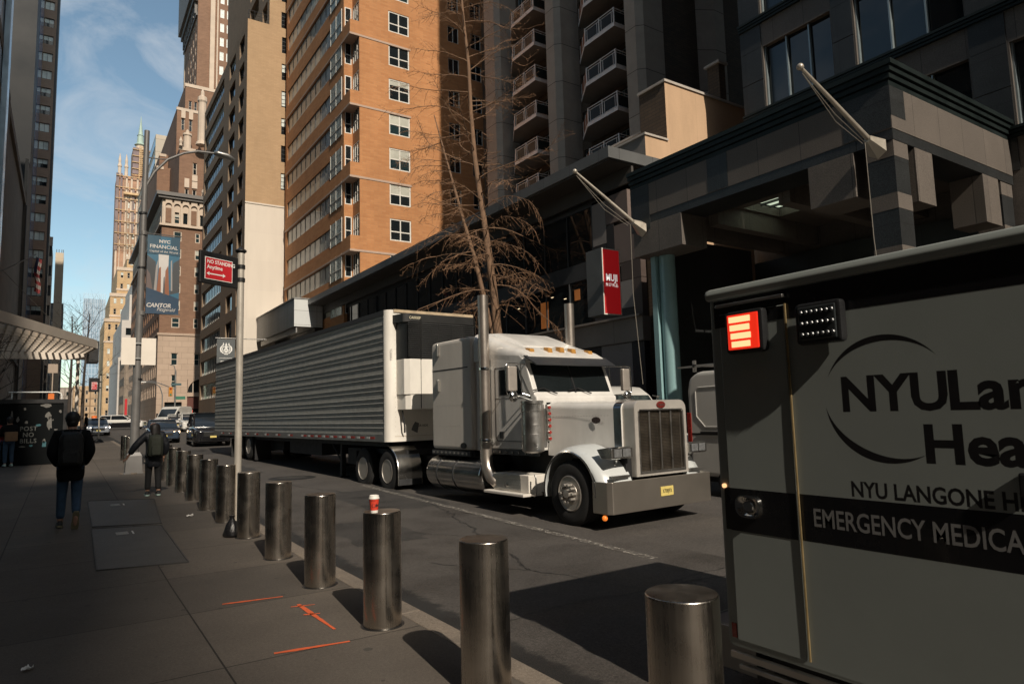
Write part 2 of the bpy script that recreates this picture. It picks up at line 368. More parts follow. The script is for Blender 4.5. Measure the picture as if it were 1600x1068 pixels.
crack([(4.8, 19), (5.2, 16.5), (5.7, 15)], .016)
crack([(3.0, 12.5), (3.8, 11.4), (4.4, 10.2), (5.3, 8.8)], .012)
struct(mb.build('road_cracks', m_crack, recalc=False))
m_patch = mix_ground('newer_asphalt_patch', (.050, .046, .043), (.034, .032, .030), 1.2, .5, None)
mb = MB(); rp_ = random.Random(17)
for x, y, w, l_ in ((3.6, 9.4, 1.1, 2.0), (5.0, 12.2, 1.6, 3.4), (4.1, 22.0, 1.2, 4.0), (8.6, 6.3, 2.6, .8), (9.9, 3.9, 1.0, 2.2), (3.9, 33, 2.2, 5)):
    P = [(x+w*a+rp_.gauss(0, .04), y+l_*b+rp_.gauss(0, .05)) for a, b in [(i/8, 0) for i in range(8)]+[(1, i/8) for i in range(8)]+[(1-i/8, 1) for i in range(8)]+[(0, 1-i/8) for i in range(8)]]
    mb.poly([(a, b, g(b)-.1482) for a, b in P])
struct(mb.build('road_patches', m_patch, recalc=False))
def stain(name, col):
    mt, n, l, b = _mat(name); t = n.new('ShaderNodeTexNoise'); t.inputs['Scale'].default_value = 1.1; t.inputs['Detail'].default_value = 9; t.inputs['Roughness'].default_value = .6; l.new(_pos(n, l), t.inputs['Vector'])
    r = n.new('ShaderNodeMapRange'); r.inputs[1].default_value = .46; r.inputs[2].default_value = .80; r.inputs[4].default_value = .50; l.new(t.outputs['Fac'], r.inputs[0])
    tr = n.new('ShaderNodeBsdfTransparent'); ms = n.new('ShaderNodeMixShader'); l.new(r.outputs[0], ms.inputs[0]); l.new(tr.outputs[0], ms.inputs[1]); l.new(b.outputs[0], ms.inputs[2]); l.new(ms.outputs[0], n['Material Output'].inputs[0])
    b.inputs['Base Color'].default_value = (*col, 1); b.inputs['Roughness'].default_value = .5; return mt
mb = MB(); mb.quad((2.7, 3, -.1462), (6.9, 3, -.1462), (6.9, 8, -.1462), (2.7, 8, -.1462)); mb.quad((2.7, 8, -.1462), (6.5, 8, -.1462), (6.0, 15, g(15)-.1455), (2.7, 15, g(15)-.1455)); struct(mb.build('oil_stains', stain('dark_oil_stain', (.022, .020, .019)), recalc=False))
m_spray = worn('orange_marking_spray', (.62, .105, .03), 0, .36, 26)
mb = MB()
def spray(a, b, w, z=.004):
    a, b = V(a), V(b); d = (b-a).normalized(); nn = V((-d.y, d.x)); k = 14; P = []
    for i in range(k+1):
        t = i/k; c = a+(b-a)*t; ww = w*(.55+.45*sin(pi*min(1, t*1.2+.1)))*(.8+.4*rnd.random()); P.append((c-nn*ww, c+nn*ww))
    for i in range(k): mb.quad((*P[i][0], z), (*P[i][1], z), (*P[i+1][1], z), (*P[i+1][0], z))
spray((1.29, 6.93), (1.82, 6.84), .022); spray((1.86, 6.47), (1.885, 5.53), .022); spray((1.80, 6.1), (1.93, 6.05), .018); spray((1.78, 6.42), (1.98, 6.36), .014); spray((1.34, 5.26), (1.88, 5.17), .024)
struct(mb.build('orange_spray_marks', m_spray, recalc=False))

# ================================================================ BUILDING HELPERS
def FP(face, c):
    if face == 'S': return lambda u, z, d=0: (u, c+d, z)
    if face == 'N': return lambda u, z, d=0: (u, c-d, z)
    if face == 'W': return lambda u, z, d=0: (c+d, u, z)
    return lambda u, z, d=0: (c-d, u, z)
def facade(mb, face, c, u0, u1, z0, z1, rects=(), depth=.15, mi=None):
    """a wall sheet with real openings and reveals; rects = (ua, ub, za, zb)"""
    P = FP(face, c)
    us = sorted({u0, u1} | {v for r in rects for v in r[:2] if u0 < v < u1}); zs = sorted({z0, z1} | {v for r in rects for v in r[2:4] if z0 < v < z1})
    for i in range(len(us)-1):
        for j in range(len(zs)-1):
            cu, cz = (us[i]+us[i+1])/2, (zs[j]+zs[j+1])/2
            if any(r[0] < cu < r[1] and r[2] < cz < r[3] for r in rects): continue
            mb.quad(P(us[i], zs[j]), P(us[i+1], zs[j]), P(us[i+1], zs[j+1]), P(us[i], zs[j+1]))
    for a, b, p, q in rects:
        p = max(p, z0); q = min(q, z1)
        for (k, l_), (m_, n_) in (((a, p), (b, p)), ((b, p), (b, q)), ((b, q), (a, q)), ((a, q), (a, p))):
            mb.quad(P(k, l_), P(m_, n_), P(m_, n_, depth), P(k, l_, depth))
WC = {}
def win(rt_, face, c, r, nx=1, ny=2, mats=None, fw=.06, depth=.15, style='', sill=None):
    """one window = frame, mullions and panes; a part of its building"""
    mats = mats or (m_white_frame, m_glass); ua, ub, za, zb = r; w, h = round(ub-ua, 3), round(zb-za, 3)
    key = (face, w, h, nx, ny, tuple(x.name for x in mats), fw, style)
    if key not in WC:
        mb = MB(); P = FP(face, 0)
        def B(u0, u1, z0, z1, d0, d1):
            o = V(P(u0, z0, d0)); mb.obox(o, V(P(u1, z0, d0))-o, V(P(u0, z0, d1))-o, V(P(u0, z1, d0))-o)
        mb.mi = 0
        B(0, fw, 0, h, -.06, 0); B(w-fw, w, 0, h, -.06, 0); B(fw, w-fw, 0, fw, -.06, 0); B(fw, w-fw, h-fw, h, -.06, 0)
        t = fw*.45
        for i in range(1, nx): B(w*i/nx-t, w*i/nx+t, fw, h-fw, -.055, 0)
        for j in range(1, ny): zz = h*(1-j/ny) if style != 'low' else h*.42; B(fw, w-fw, zz-t, zz+t, -.05, 0)
        mb.mi = 1; B(fw, w-fw, fw, h-fw, -.02, .02)
        if style.startswith('blind') and len(mats) > 2:
            mb.mi = 2; f = {'blind': .5, 'blind2': .28, 'blind3': .9}[style]; B(fw, w-fw, h*(1-f), h-fw, -.03, -.0205)
        WC[key] = mb.mesh('window', mats)
    o = link('window', WC[key], rt_); o.location = FP(face, c)(ua, za, depth); return o
def bld(name, x, y, label, cat='building', group=None): return root(name, (x, y, g(y)), label, cat, group)
def solid(mb, x0, x1, y0, y1, z0, z1, skip=''):
    """box without the named faces (S N W E) -- those get a facade"""
    if 'S' not in skip: mb.quad((x0, y0, z0), (x1, y0, z0), (x1, y0, z1), (x0, y0, z1))
    if 'N' not in skip: mb.quad((x1, y1, z0), (x0, y1, z0), (x0, y1, z1), (x1, y1, z1))
    if 'W' not in skip: mb.quad((x0, y1, z0), (x0, y0, z0), (x0, y0, z1), (x0, y1, z1))
    if 'E' not in skip: mb.quad((x1, y0, z0), (x1, y1, z0), (x1, y1, z1), (x1, y0, z1))
    mb.quad((x0, y0, z1), (x1, y0, z1), (x1, y1, z1), (x0, y1, z1))
rw = random.Random(11)
bl3 = lambda: rw.choice(['', '', 'blind2', 'blind'])

# ---------------------------------------------------------------- granite tower and its entrance portal
m_granite = MBR('grey_granite_panels', (.130, .112, .097), (.104, .091, .080), (.04, .036, .032), 1.22, 40.0, .009, 0, .55, .2, .6, .32, 0, .2)
m_granite_dk = MBR('polished_dark_granite', (.028, .030, .031), (.020, .022, .023), (.01, .01, .01), 1.22, 1.4, .008, 0, .42, .35, .8, .75, 0, .1)
m_teal = M('dark_teal_metal', (.012, .020, .020), .5, .4, .2, 2)
m_fin = M('pale_window_fin', (.30, .36, .38), .35, .5, .12, 2)
T = bld('granite_tower', 21.3, 10, 'dark granite office tower with teal ledges and a stone entrance portal over the pavement', 'tower')
mw = MB(); rects = []
bays = [(14.55, 11.9), (11.1, 7.95), (6.95, 3.8), (2.8, -.35), (-1.35, -4.5), (-5.5, -8.6), (-9.6, -12.7)]
for k in range(14):
    zb = 9.1+3.6*k
    if zb < 8: continue
    for a, b in bays: rects.append((b, a, zb, zb+2.35))
facade(mw, 'W', 21.3, -60, 15.5, 0, 78, rects, .22)
solid(mw, 21.3, 60, -60, 15.5, 0, 78, 'W')
mw.build('wall', m_granite, T)
ml = MB()
for a, b in ((15.5, 14.6), (11.85, 11.15), (7.9, 7.0), (3.75, 2.85), (-.4, -1.3), (-4.55, -5.45), (-8.65, -9.55)):
    md = MB()
    for k in range(14): zb = 9.1+3.6*k; md.box(21.27, 21.6, b, a, zb-1.24, zb+1.1); md.box(21.27, 21.6, b, a, zb+1.13, zb+2.35)
    md.build('pier', m_granite_dk, T)
for k in range(14):
    zb = 9.1+3.6*k
    for i in range(3): ml.box(21.20-.03*i, 21.55, -60, 15.5, zb-.33+.1*i, zb-.25+.1*i)
ml.build('ledges', m_teal, T)
for k in range(4):
    zb = 9.1+3.6*k
    for a, b in bays[:5]:
        mb = MB(); P = FP('W', 0)
        h, w = 2.35, a-b; n = 3
        mb.mi = 0
        for i in range(n): u = w-w*i/n; mb.box(-.12, .03, u-.05, u, 0, h)
        mb.mi = 1; mb.box(.0, .02, 0, w-.05, 0, h)
        o = mb.build('window', (m_fin, m_glass), T); o.location = (21.5, b, zb)
mg = MB()
for k in range(4, 14):
    for a, b in bays: mg.box(21.5, 21.52, b, a, 9.1+3.6*k, 11.45+3.6*k)
o = mg.build('window', m_glass, T); o['kind'] = 'stuff'
# portal
CX, CY = 15.0, 7.18
mb = MB()
for i, (zo, pr) in enumerate(((8.72, .0), (8.86, .05), (9.0, .1), (9.13, .15))):
    mb.box(CX-pr, 21.3, CY-pr, CY+.9, zo, zo+.115); mb.box(CX-pr, CX+1.2, CY+.9, 15.42, zo, zo+.115)
mb.build('cornice', m_teal, T)
mb = MB()
mb.box(CX, 21.28, CY, CY+.85, 7.72, 8.715); mb.box(CX, CX+1.1, CY+.86, 15.4, 7.72, 8.715)
mb.build('beam', m_granite, T)
mb = MB()
mb.box(CX+.012, 21.28, CY+.012, CY+.83, 7.47, 7.715); mb.box(CX+.012, CX+1.08, CY+.84, 15.38, 7.47, 7.715)
mb.box(CX-.004, CX+.62, CY-.004, CY+.6, 8.02, 8.712); mb.box(CX-.006, CX+.5, 11.6, 12.3, 7.74, 8.712); mb.box(CX-.006, CX+.5, CY+.02, CY+1.1, 7.74, 8.712)
mb.box(CX-.006, CX+1.12, 14.6, 15.41, 7.3, 8.70)
mb.build('dark_bands', m_granite_dk, T)
def pillar(x0, y0, w, d, zt):
    mb = MB()
    z = zt; k = 0
    while z > 0.02:
        h = [.36, .82][k % 2]; zz = max(0, z-h)
        mb.mi = k % 2; mb.box(x0+.006*(k % 2), x0+w-.006*(k % 2), y0+.006*(k % 2), y0+d-.006*(k % 2), zz, z-.004); z = zz; k += 1
    mb.build('pillar', (m_granite, m_granite_dk), T)
pillar(CX+.02, CY+.02, .62, .62, 7.465); pillar(20.5, CY+.03, .7, .62, 7.465)
for x0, x1, y0, y1, z0 in ((CX+.01, CX+1.1, 8.1, 9.25, 6.42), (CX+.01, CX+1.1, 13.35, 15.36, 6.5), (CX+.95, CX+1.75, CY+.01, CY+.8, 6.2), (19.4, 20.3, CY+.01, CY+.8, 6.2)): mb = MB(); mb.box(x0, x1, y0, y1, z0, 7.466); mb.build('corbel', m_granite, T, bevel=.01)
m_skyl = _mat('frosted_skylight_glass'); 
_b = m_skyl[3]; _b.inputs['Base Color'].default_value = (.55, .66, .6, 1); _b.inputs['Transmission Weight'].default_value = .0
_t = m_skyl[1].new('ShaderNodeBsdfTranslucent'); _t.inputs[0].default_value = (.75, .85, .78, 1); m_skyl[2].new(_t.outputs[0], m_skyl[1]['Material Output'].inputs[0])
facade_hole = [(16.6, 18.3, 10.2, 12.2)]
mb = MB()
for x0, x1, y0, y1 in ((16.1, 17.2, 8.0, 15.4), (19.0, 21.28, 8.0, 15.4), (17.2, 19.0, 8.0, 10.6), (17.2, 19.0, 12.8, 15.4)): mb.box(x0, x1, y0, y1, 7.75, 8.0)
for y in (9.4, 10.5, 12.9, 14.2): mb.box(16.12, 21.27, y, y+.35, 7.15, 7.745)
mb.build('roof_slab', m_granite, T)
mb = MB(); mb.mi = 0; mb.box(17.2, 19.0, 10.6, 12.8, 8.05, 8.07); mb.mi = 1
for x in (17.65, 18.1, 18.55): mb.box(x-.03, x+.03, 10.6, 12.8, 7.97, 8.04)
mb.build('skylight', (m_skyl[0], m_darkmetal), T)
mb = MB(); mb.box(21.0, 21.25, 8, 15.3, 0, 6.9); mb.box(16.2, 21.0, 15.42, 15.5, 0, 7.4)
mb.build('entrance_wall', m_granite_dk, T)
# flag poles on the portal
m_brass = M('painted_flag_pole', (.42, .38, .32), .35, .4, .1, 5)
m_rope = M('rope', (.20, .18, .15), .9, 0, .1, 10)
def flagpole(base, tip, label):
    b_, t_ = V(base), V(tip); d = (t_-b_).normalized()
    r = root('flag_pole', tuple(b_), label, 'flag pole', 'empty flag poles leaning out from the portal')
    mb = MB(); mb.tube([b_+d*.1, b_+(t_-b_)*.5, t_], [.06, .05, .035], 12); mb.build('pole', m_brass, r, smooth=True)
    mb = MB(); mb.ball(t_+d*.06, .075, 14); mb.build('finial', m_brass, r, smooth=True)
    mb = MB()
    pts = [V((.0, q*.2, e*.26)) for q, e in ((-1, .5), (0, 1), (1, .5), (1, -.5), (0, -1), (-1, -.5))]
    mb.loft([[tuple(b_+p) for p in pts], [tuple(b_+d*.34+p*.35+V((-.05, 0, 0))) for p in pts]]); mb.build('mount', m_brass, r)
    mb = MB(); a = t_-V((0, 0, .1)); q = b_+d*.5-V((0, 0, .18)); mb.tube([a, (a+q)/2-V((0, 0, .12)), q, q+V((-.06, -.05, -2.2)), q+V((.1, -.12, -5))], .010, 5)
    mb.tube([a, (a+q)/2-V((0, 0, .28)), q-V((.1, 0, .05))], .008, 5)
    mb.build('halyard', m_rope, r, smooth=True)
flagpole((14.95, 7.52, 7.36), (12.5, 7.66, 8.62), 'bare flag pole with ball tip leaning out from the portal corner above the ambulance')
flagpole((14.98, 14.95, 7.34), (12.9, 15.55, 9.0), 'bare flag pole leaning out above the light blue column beside the red sign')
m_blue = M('light_blue_column_paint', (.245, .40, .415), .35, 0, .06, 2, coat=.3)
cr_ = root('support_column', (15.62, 14.85, 0), 'round light blue steel column under the portal corner behind the truck', 'column')
mb = MB(); mb.cyl((15.72, 14.66, .0), (15.72, 14.66, 6.49), .25, n=28); mb.build('shaft', m_blue, cr_, smooth=True)
mb = MB(); mb.box(15.40, 15.58, 14.85, 15.05, 0, 6.49); mb.build('side_channel', m_blue, cr_)

# ---------------------------------------------------------------- stucco walls beside the tower
m_stucco = MBR('tan_stucco', (.50, .34, .215), (.475, .32, .20), (.38, .26, .16), 1.6, 30, .006, 0, .9, .14, 1.2, .06, .25, .05)
m_brownbrick = MBR('dark_brown_brick', (.115, .078, .050), (.085, .058, .040), (.05, .04, .03), .42, .14, .012, .5, .9, .25, .4)
m_coping = M('pale_coping', (.42, .38, .34), .7, 0, .15, 3)
P_ = bld('stepped_party_wall', 19, 15.8, 'tan stucco party wall with brown brick sides stepping up behind the portal', 'wall')
mb = MB(); mb.quad((19.14, 17.50, 0), (24.6, 17.50, 0), (24.6, 17.50, 14.42), (19.14, 17.50, 14.42)); mb.quad((17.92, 17.49, 10.6), (19.14, 17.49, 10.6), (19.14, 17.49, 12.0), (17.92, 17.49, 12.0)); mb.build('stucco_face', m_stucco, P_)
mb = MB(); solid(mb, 19.14, 24.6, 17.501, 18.9, 0, 14.42, 'S'); solid(mb, 19.3, 27, 18.9, 27.0, 0, 12.9); mb.box(22.6, 23.0, 17.6, 18.2, 14.42, 16.2); mb.build('brick_side', m_brownbrick, P_)
mb = MB(); solid(mb, 17.92, 19.14, 17.491, 26.5, 10.5, 12.0, 'S'); mb.build('grey_side_panel', M('grey_render', (.20, .185, .17), .8, 0, .1, 1), P_)
mb = MB(); mb.box(19.08, 24.6, 17.44, 18.95, 14.422, 14.52); mb.box(17.86, 19.13, 17.43, 26.5, 12.002, 12.08); mb.box(19.2, 19.5, 18.96, 27, 12.902, 12.98); mb.box(22.5, 23.1, 17.5, 18.3, 16.2, 16.3); mb.build('coping', m_coping, P_)

# ---------------------------------------------------------------- balcony tower
m_conc = MBR('tower_concrete', (.42, .355, .29), (.39, .33, .27), (.05, .045, .04), 8, 2.66, .02, 0, .85, .16, .7, .08)
m_bslab = M('balcony_slab', (.20, .185, .165), .8, 0, .15, 1.5)
m_rail = M('balcony_rail', (.82, .80, .77), .4, .3, .1, 3)
m_balglass = GL('balcony_glass', (.016, .022, .022), .25, .3)
m_brickpanel = MBR('orange_brick_panel', (.24, .10, .05), (.20, .085, .043), (.14, .08, .05), .42, .14, .01)
BT = bld('balcony_tower', 30, 35, 'dark brick apartment tower with white railed angular balconies between concrete columns', 'tower')
mb = MB()
zf0 = 11.78; FL = 2.66
rects = []
for k in range(0, 14):
    z = zf0+FL*k
    for a, b in ((29.0, 30.9), (32.6, 33.9), (37.2, 39.2), (40.6, 41.4)): rects.append((a, b, z+.25, z+2.2))
facade(mb, 'W', 28.9, 26.6, 46.9, 0, 80, rects, .25); solid(mb, 28.9, 50, 26.6, 46.9, 0, 80, 'W')
mb.build('wall', m_brownbrick, BT)
for k in range(0, 9):
    z = zf0+FL*k
    for a, b in ((29.0, 30.9), (32.6, 33.9), (37.2, 39.2), (40.6, 41.4)): win(BT, 'W', 28.9, (a, b, z+.25, z+2.2), 2, 1, (m_fin, m_glass_teal), depth=.2)
mb = MB()
for y0, y1 in ((26.35, 27.55), (34.05, 35.3), (41.6, 43.4)): mb.prism([(27, y0+.35), (27.35, y0), (28.95, y0), (28.95, y1), (27.0, y1)], 'z', 0, 80)
mb.build('column', m_conc, BT)
mb = MB()
mb.prism([(32.2, 26.62), (33.3, 26.0), (34.2, 26.0), (34.2, 26.62)], 'z', 0, 80); mb.build('rear_pilaster', m_conc, BT)
def balcony():
    pl = [(27.0, 28.45), (27.0, 31.25), (28.15, 33.1), (28.85, 33.1), (28.85, 28.45)]
    mb = MB(); mb.prism(pl, 'z', 0, .2)
    mb.mi = 1
    for a, b in ((4, 0), (0, 1), (1, 2)):
        p, q = V((*pl[a], -.01)), V((*pl[b], -.01)); n_ = V((-(q-p).y, (q-p).x, 0)).normalized(); mb.obox(p, q-p, n_*.012 if n_.x < 0 or n_.y < -.5 else -n_*.012, (0, 0, .23))
    sl_ = mb.mesh('slab', (m_bslab, m_rail))
    mb = MB()
    def bar(a, b, z, t=.03): mb.obox((a[0], a[1], z), (b[0]-a[0], b[1]-a[1], 0), V((b[1]-a[1], a[0]-b[0], 0)).normalized()*t, (0, 0, t*1.4))
    seq = [(28.6, 28.5), (27.05, 28.5), (27.05, 31.2)]
    for a, b in zip(seq[:-1], seq[1:]): bar(a, b, 1.18); bar(a, b, 1.02, .02); bar(a, b, .28, .02)
    for p in ((27.05, 28.5), (27.05, 29.85), (27.05, 31.2), (28.2, 28.5)): mb.box(p[0]-.035, p[0]+.035, p[1]-.035, p[1]+.035, .2, 1.22)
    for y0, y1 in ((28.7, 29.65), (30.05, 31.0)):
        for z0, z1 in ((.28, .31), (1.0, 1.03)): mb.box(27.03, 27.06, y0, y1, z0, z1)
        for y in (y0, y1): mb.box(27.03, 27.06, y-.015, y+.015, .28, 1.03)
    ra_ = mb.mesh('railing', m_rail)
    mb = MB(); mb.box(27.05, 27.06, 28.6, 31.1, .33, 1.0); mb.box(27.15, 28.5, 28.49, 28.50, .33, 1.0); gl_ = mb.mesh('glass_panel', m_balglass)
    mb = MB(); mb.mi = 0; o = V((27.07, 31.27, .2)); e = V((1.03, 1.68, 0)); nn = V((e.y, -e.x, 0)).normalized(); mb.obox(o, e, nn*.05, (0, 0, .95))
    mb.mi = 1
    for t in (0, .45, 1): mb.obox(o+e*t-nn*.02, e.normalized()*.06, nn*.09, (0, 0, 1.0))
    pa_ = mb.mesh('brick_parapet', (m_brickpanel, m_rail))
    return sl_, ra_, gl_, pa_
bm4 = balcony()
def add_balc(dy, dz):
    b = None
    for i, (nm, me) in enumerate(zip(('balcony', 'railing', 'glass_panel', 'parapet'), bm4)):
        if i == 0: b = link(nm, me, BT); b.location = (0, dy, dz)
        else: link(nm, me, b)
for k in range(0, 8):
    add_balc(0, zf0+FL*k-.2); add_balc(8.25, zf0+FL*k-.0)

# ---------------------------------------------------------------- shop podium with the deep flat roof
m_fascia = MBR('grey_fascia_panels', (.115, .118, .118), (.098, .102, .104), (.03, .03, .03), 1.7, 9, .012, 0, .45, .15, 1.0)
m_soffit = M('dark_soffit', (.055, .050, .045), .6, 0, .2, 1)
m_beige = MBR('beige_metal_band', (.22, .19, .165), (.20, .175, .15), (.06, .05, .045), 2.8, 9, .01, 0, .5, .15, 1)
m_lit = M('lit_shop_interior', (.25, .09, .025), .8, 0, .6, 1.6, emit=(1.0, .32, .07), es=.12)
PD = bld('shop_podium', 20, 36, 'low dark glass shop building with a long flat overhanging roof behind the truck', 'building')
mb = MB(); mb.box(16.0, 40, 17.46, 53.45, 10.76, 11.18); mb.build('roof_fascia', m_fascia, PD)
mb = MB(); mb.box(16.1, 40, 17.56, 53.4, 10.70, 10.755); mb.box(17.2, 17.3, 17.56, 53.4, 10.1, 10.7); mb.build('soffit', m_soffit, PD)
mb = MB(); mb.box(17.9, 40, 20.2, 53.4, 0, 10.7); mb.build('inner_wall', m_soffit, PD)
mb = MB()
for y0, y1, z0, z1 in ((20.2, 53.4, 7.02, 7.72), (20.2, 53.4, 9.9, 10.7)): mb.box(17.5, 17.62, y0, y1, z0, z1)
mb.build('spandrel', m_darkmetal, PD)
mb = MB(); mb.box(17.35, 17.75, 17.5, 53.4, 4.2, 5.08); mb.box(17.2, 17.4, 17.5, 53.4, 5.08, 5.16); mb.build('band', m_beige, PD)
yy = 20.2; i = 0
while yy < 52:
    w = 1.62
    for z0, z1 in ((5.16, 7.0), (7.74, 9.88)):
        mb = MB(); mb.mi = 0; mb.box(17.48, 17.6, yy, yy+.06, z0, z1); mb.mi = 1; mb.box(17.54, 17.56, yy+.06, yy+w, z0, z1)
        mb.build('window', (m_darkmetal, m_glass), PD)
    yy += w; i += 1
mb = MB()
for y, z, w, h in ((23.4, 5.35, .55, 1.15), (21.2, 6.25, .35, .45)): mb.box(17.525, 17.535, y, y+w, z, z+h)
mb.build('lit_interior', m_lit, PD)
m_lamp_w = M('shop_ceiling_lamp', (.9, .8, .6), .5, 0, 0, 1, emit=(1, .75, .45), es=1.6)
mb = MB()
for y, z in ((23.0, 6.62), (25.6, 6.5), (22.1, 6.42)): mb.box(17.52, 17.53, y, y+.16, z, z+.025)
mb.build('ceiling_lamps', m_lamp_w, PD)
mp_ = [M('mosaic_panel_'+n_, c, .5, 0, .12, 1) for n_, c in (('grey', (.23, .21, .20)), ('brown', (.075, .055, .048)), ('dark', (.018, .017, .018)), ('rose', (.17, .13, .115)))]
mb = MB(); cells = [(19.35, 20.15, 8.2, 9.9, 0), (18.1, 19.33, 8.9, 10.6, 3), (18.1, 20.15, 10.0, 10.68, 2), (17.55, 18.9, 7.25, 8.75, 3), (18.92, 19.33, 7.25, 8.87, 2), (19.35, 20.15, 7.2, 8.18, 2), (17.55, 18.6, 6.55, 7.23, 1), (18.0, 18.75, 5.5, 6.53, 0), (17.55, 17.98, 4.9, 6.53, 1), (18.0, 18.75, 5.18, 5.48, 2), (18.77, 20.15, 5.18, 7.18, 2), (18.2, 19.9, 2.6, 4.18, 0), (17.55, 18.18, .2, 4.18, 2), (18.2, 19.9, .2, 2.58, 1), (19.92, 21.6, .2, 4.18, 2)]
for a, b, z0, z1, k in cells: mb.mi = k; mb.box(17.44, 17.7, a, b, z0, z1)
mb.build('panel_mosaic', mp_, PD)
mb = MB()
for k in range(9): y = 22+k*3.4; mb.mi = k % 2; mb.box(17.8, 17.88, y, y+3.2, .15, 4.18)
mb.build('shop_window', (m_glass, m_glass_teal), PD)
m_darkclad = MBR('streaked_dark_cladding', (.085, .088, .088), (.065, .068, .07), (.02, .02, .02), 1.55, 1.12, .012, 0, .35, .55, .8, 0, .12)
m_clad_pale = MBR('pale_cladding', (.56, .58, .57), (.54, .56, .56), (.15, .15, .15), 2.6, 1.14, .014, 0, .5, .05, 1)
PE = bld('entrance_canopy_box', 16, 59, 'long dark clad canopy box with a pale end panel above the trailer roof', 'canopy')
mb = MB(); solid(mb, 14.92, 20, 53.47, 65.9, 8.98, 11.2, 'SW'); mb.quad((14.92, 53.47, 8.98), (14.92, 65.9, 8.98), (14.92, 65.9, 11.2), (14.92, 53.47, 11.2)); mb.quad((14.92, 53.47, 8.98), (20, 53.47, 8.98), (20, 65.9, 8.98), (14.92, 65.9, 8.98)); mb.build('cladding', m_darkclad, PE)
mb = MB(); mb.quad((14.92, 53.46, 8.98), (17.2, 53.46, 8.98), (17.2, 53.46, 11.2), (14.92, 53.46, 11.2)); mb.build('end_panel', m_clad_pale, PE)
mb = MB(); mb.box(14.85, 20, 53.40, 65.9, 11.2, 11.28); mb.box(15.1, 15.2, 53.6, 65, 8.5, 8.95); mb.build('edge_trim', m_steel, PE)
mb = MB(); mb.box(16.6, 20, 53.6, 65.9, .7, 8.95); mb.build('shopfront', m_glass, PE)

# ---------------------------------------------------------------- orange brick tower
m_orange = MBR('orange_brick', (.46, .215, .088), (.40, .175, .068), (.36, .20, .10), .62, .16, .012, .5, .9, .2, .35, .10, .35, .15)
m_strip = M('pale_stone_strip', (.42, .31, .24), .8, 0, .12, 2)
OB = bld('orange_brick_tower', 24, 56, 'tall orange brick apartment tower with white framed windows and open corner slots', 'tower')
ZT = 33.85; FH = 2.83; levels = [ZT-FH*k for k in range(-9, 9)]
mb = MB(); rects = []
for zt in levels:
    if zt-1.74 > 8: rects.append((20.42, 22.2, zt-1.74, zt)); rects.append((25.75, 26.8, zt-1.0, zt+.42)); rects.append((27.95, 29.0, zt-1.0, zt+.42))
facade(mb, 'S', 47.2, 18.0, 40, 6, 62, rects, .16)
strips = []
for zt in levels: strips.append((51.9, 64.6, zt-1.55, zt-.1))
facade(mb, 'W', 17.3, 48.7, 65.3, 6, 62, strips, .18)
bay = [(17.38, 17.92, zt-1.75, zt+.12) for zt in levels if zt-1.75 > 6]
facade(mb, 'S', 48.7, 17.3, 18.0, 6, 62, bay, .12)
facade(mb, 'W', 18.0, 47.2, 48.7, 6, 62, [(47.32, 48.6, zt-1.75, zt+.12) for zt in levels if zt-1.75 > 6], .12)
mb.quad((17.3, 65.3, 6), (17.3, 65.3, 62), (40, 65.3, 62), (40, 65.3, 6)); mb.quad((17.3, 47.2, 62), (40, 47.2, 62), (40, 65.3, 62), (17.3, 65.3, 62))
mb.build('wall', m_orange, OB)
mb = MB(); ms_ = MB()
for k in range(-4, 4):
    zb = 31.1-5.66*k
    mb.box(17.25, 17.995, 47.195, 48.695, zb, zb+1.05); mb.box(17.25, 17.295, 48.7, 65.3, zb+.0, zb+.9)
    ms_.box(17.2, 18.0, 47.15, 48.7, zb-.16, zb-.004); ms_.box(18.004, 22.3, 47.16, 47.197, zb-.16, zb+.0); ms_.box(17.22, 17.297, 48.7, 65.3, zb-.14, zb-.004)
mb.build('corner_bands', m_orange, OB); ms_.build('stone_strips', m_strip, OB)
for zt in levels[3:]:
    if zt-1.74 > 8:
        win(OB, 'S', 47.2, (20.42, 22.2, zt-1.74, zt), 2, 2, (m_white_frame, m_glass if rw.random() < .6 else m_glass_teal, m_blind), .1, .1, rw.choice(['low', 'low', 'low', 'blind2', 'blind']))
        for a in (25.75, 27.95): win(OB, 'S', 47.2, (a, a+1.05, zt-1.0, zt+.42), 2, 1, (m_white_frame, m_glass), .06, .12)
        win(OB, 'S', 48.7, (17.38, 17.92, zt-1.75, zt+.12), 1, 2, (m_white_frame, m_glass), .07, .06, 'low')
        win(OB, 'W', 18.0, (47.32, 48.6, zt-1.75, zt+.12), 3, 2, (m_white_frame, m_glass_teal), .05, .06, 'low')
        win(OB, 'W', 17.3, (51.9, 64.6, zt-1.55, zt-.1), 9, 1, (m_darkmetal, m_blind), .04, .12)
m_bright_glass = M('painted_reflection_glass', (.30, .37, .36), .30, .35, .85, 2.2, rvar=.15)  # blotchy pale tint paints bright reflections into the bay glass
for zt in levels[3:]:
    if zt-1.75 > 8:
        mbb = MB(); mbb.mi = 1; mbb.box(17.255, 17.27, 49.1, 51.7, zt-1.75, zt+.1); mbb.mi = 0
        for y in (49.08, 50.4, 51.7): mbb.box(17.235, 17.28, y-.02, y+.02, zt-1.78, zt+.13)
        mbb.box(17.22, 17.28, 49.1, 51.7, zt-1.05, zt-1.0)
        mbb.build('bay_window', (m_white_frame, m_bright_glass), OB)

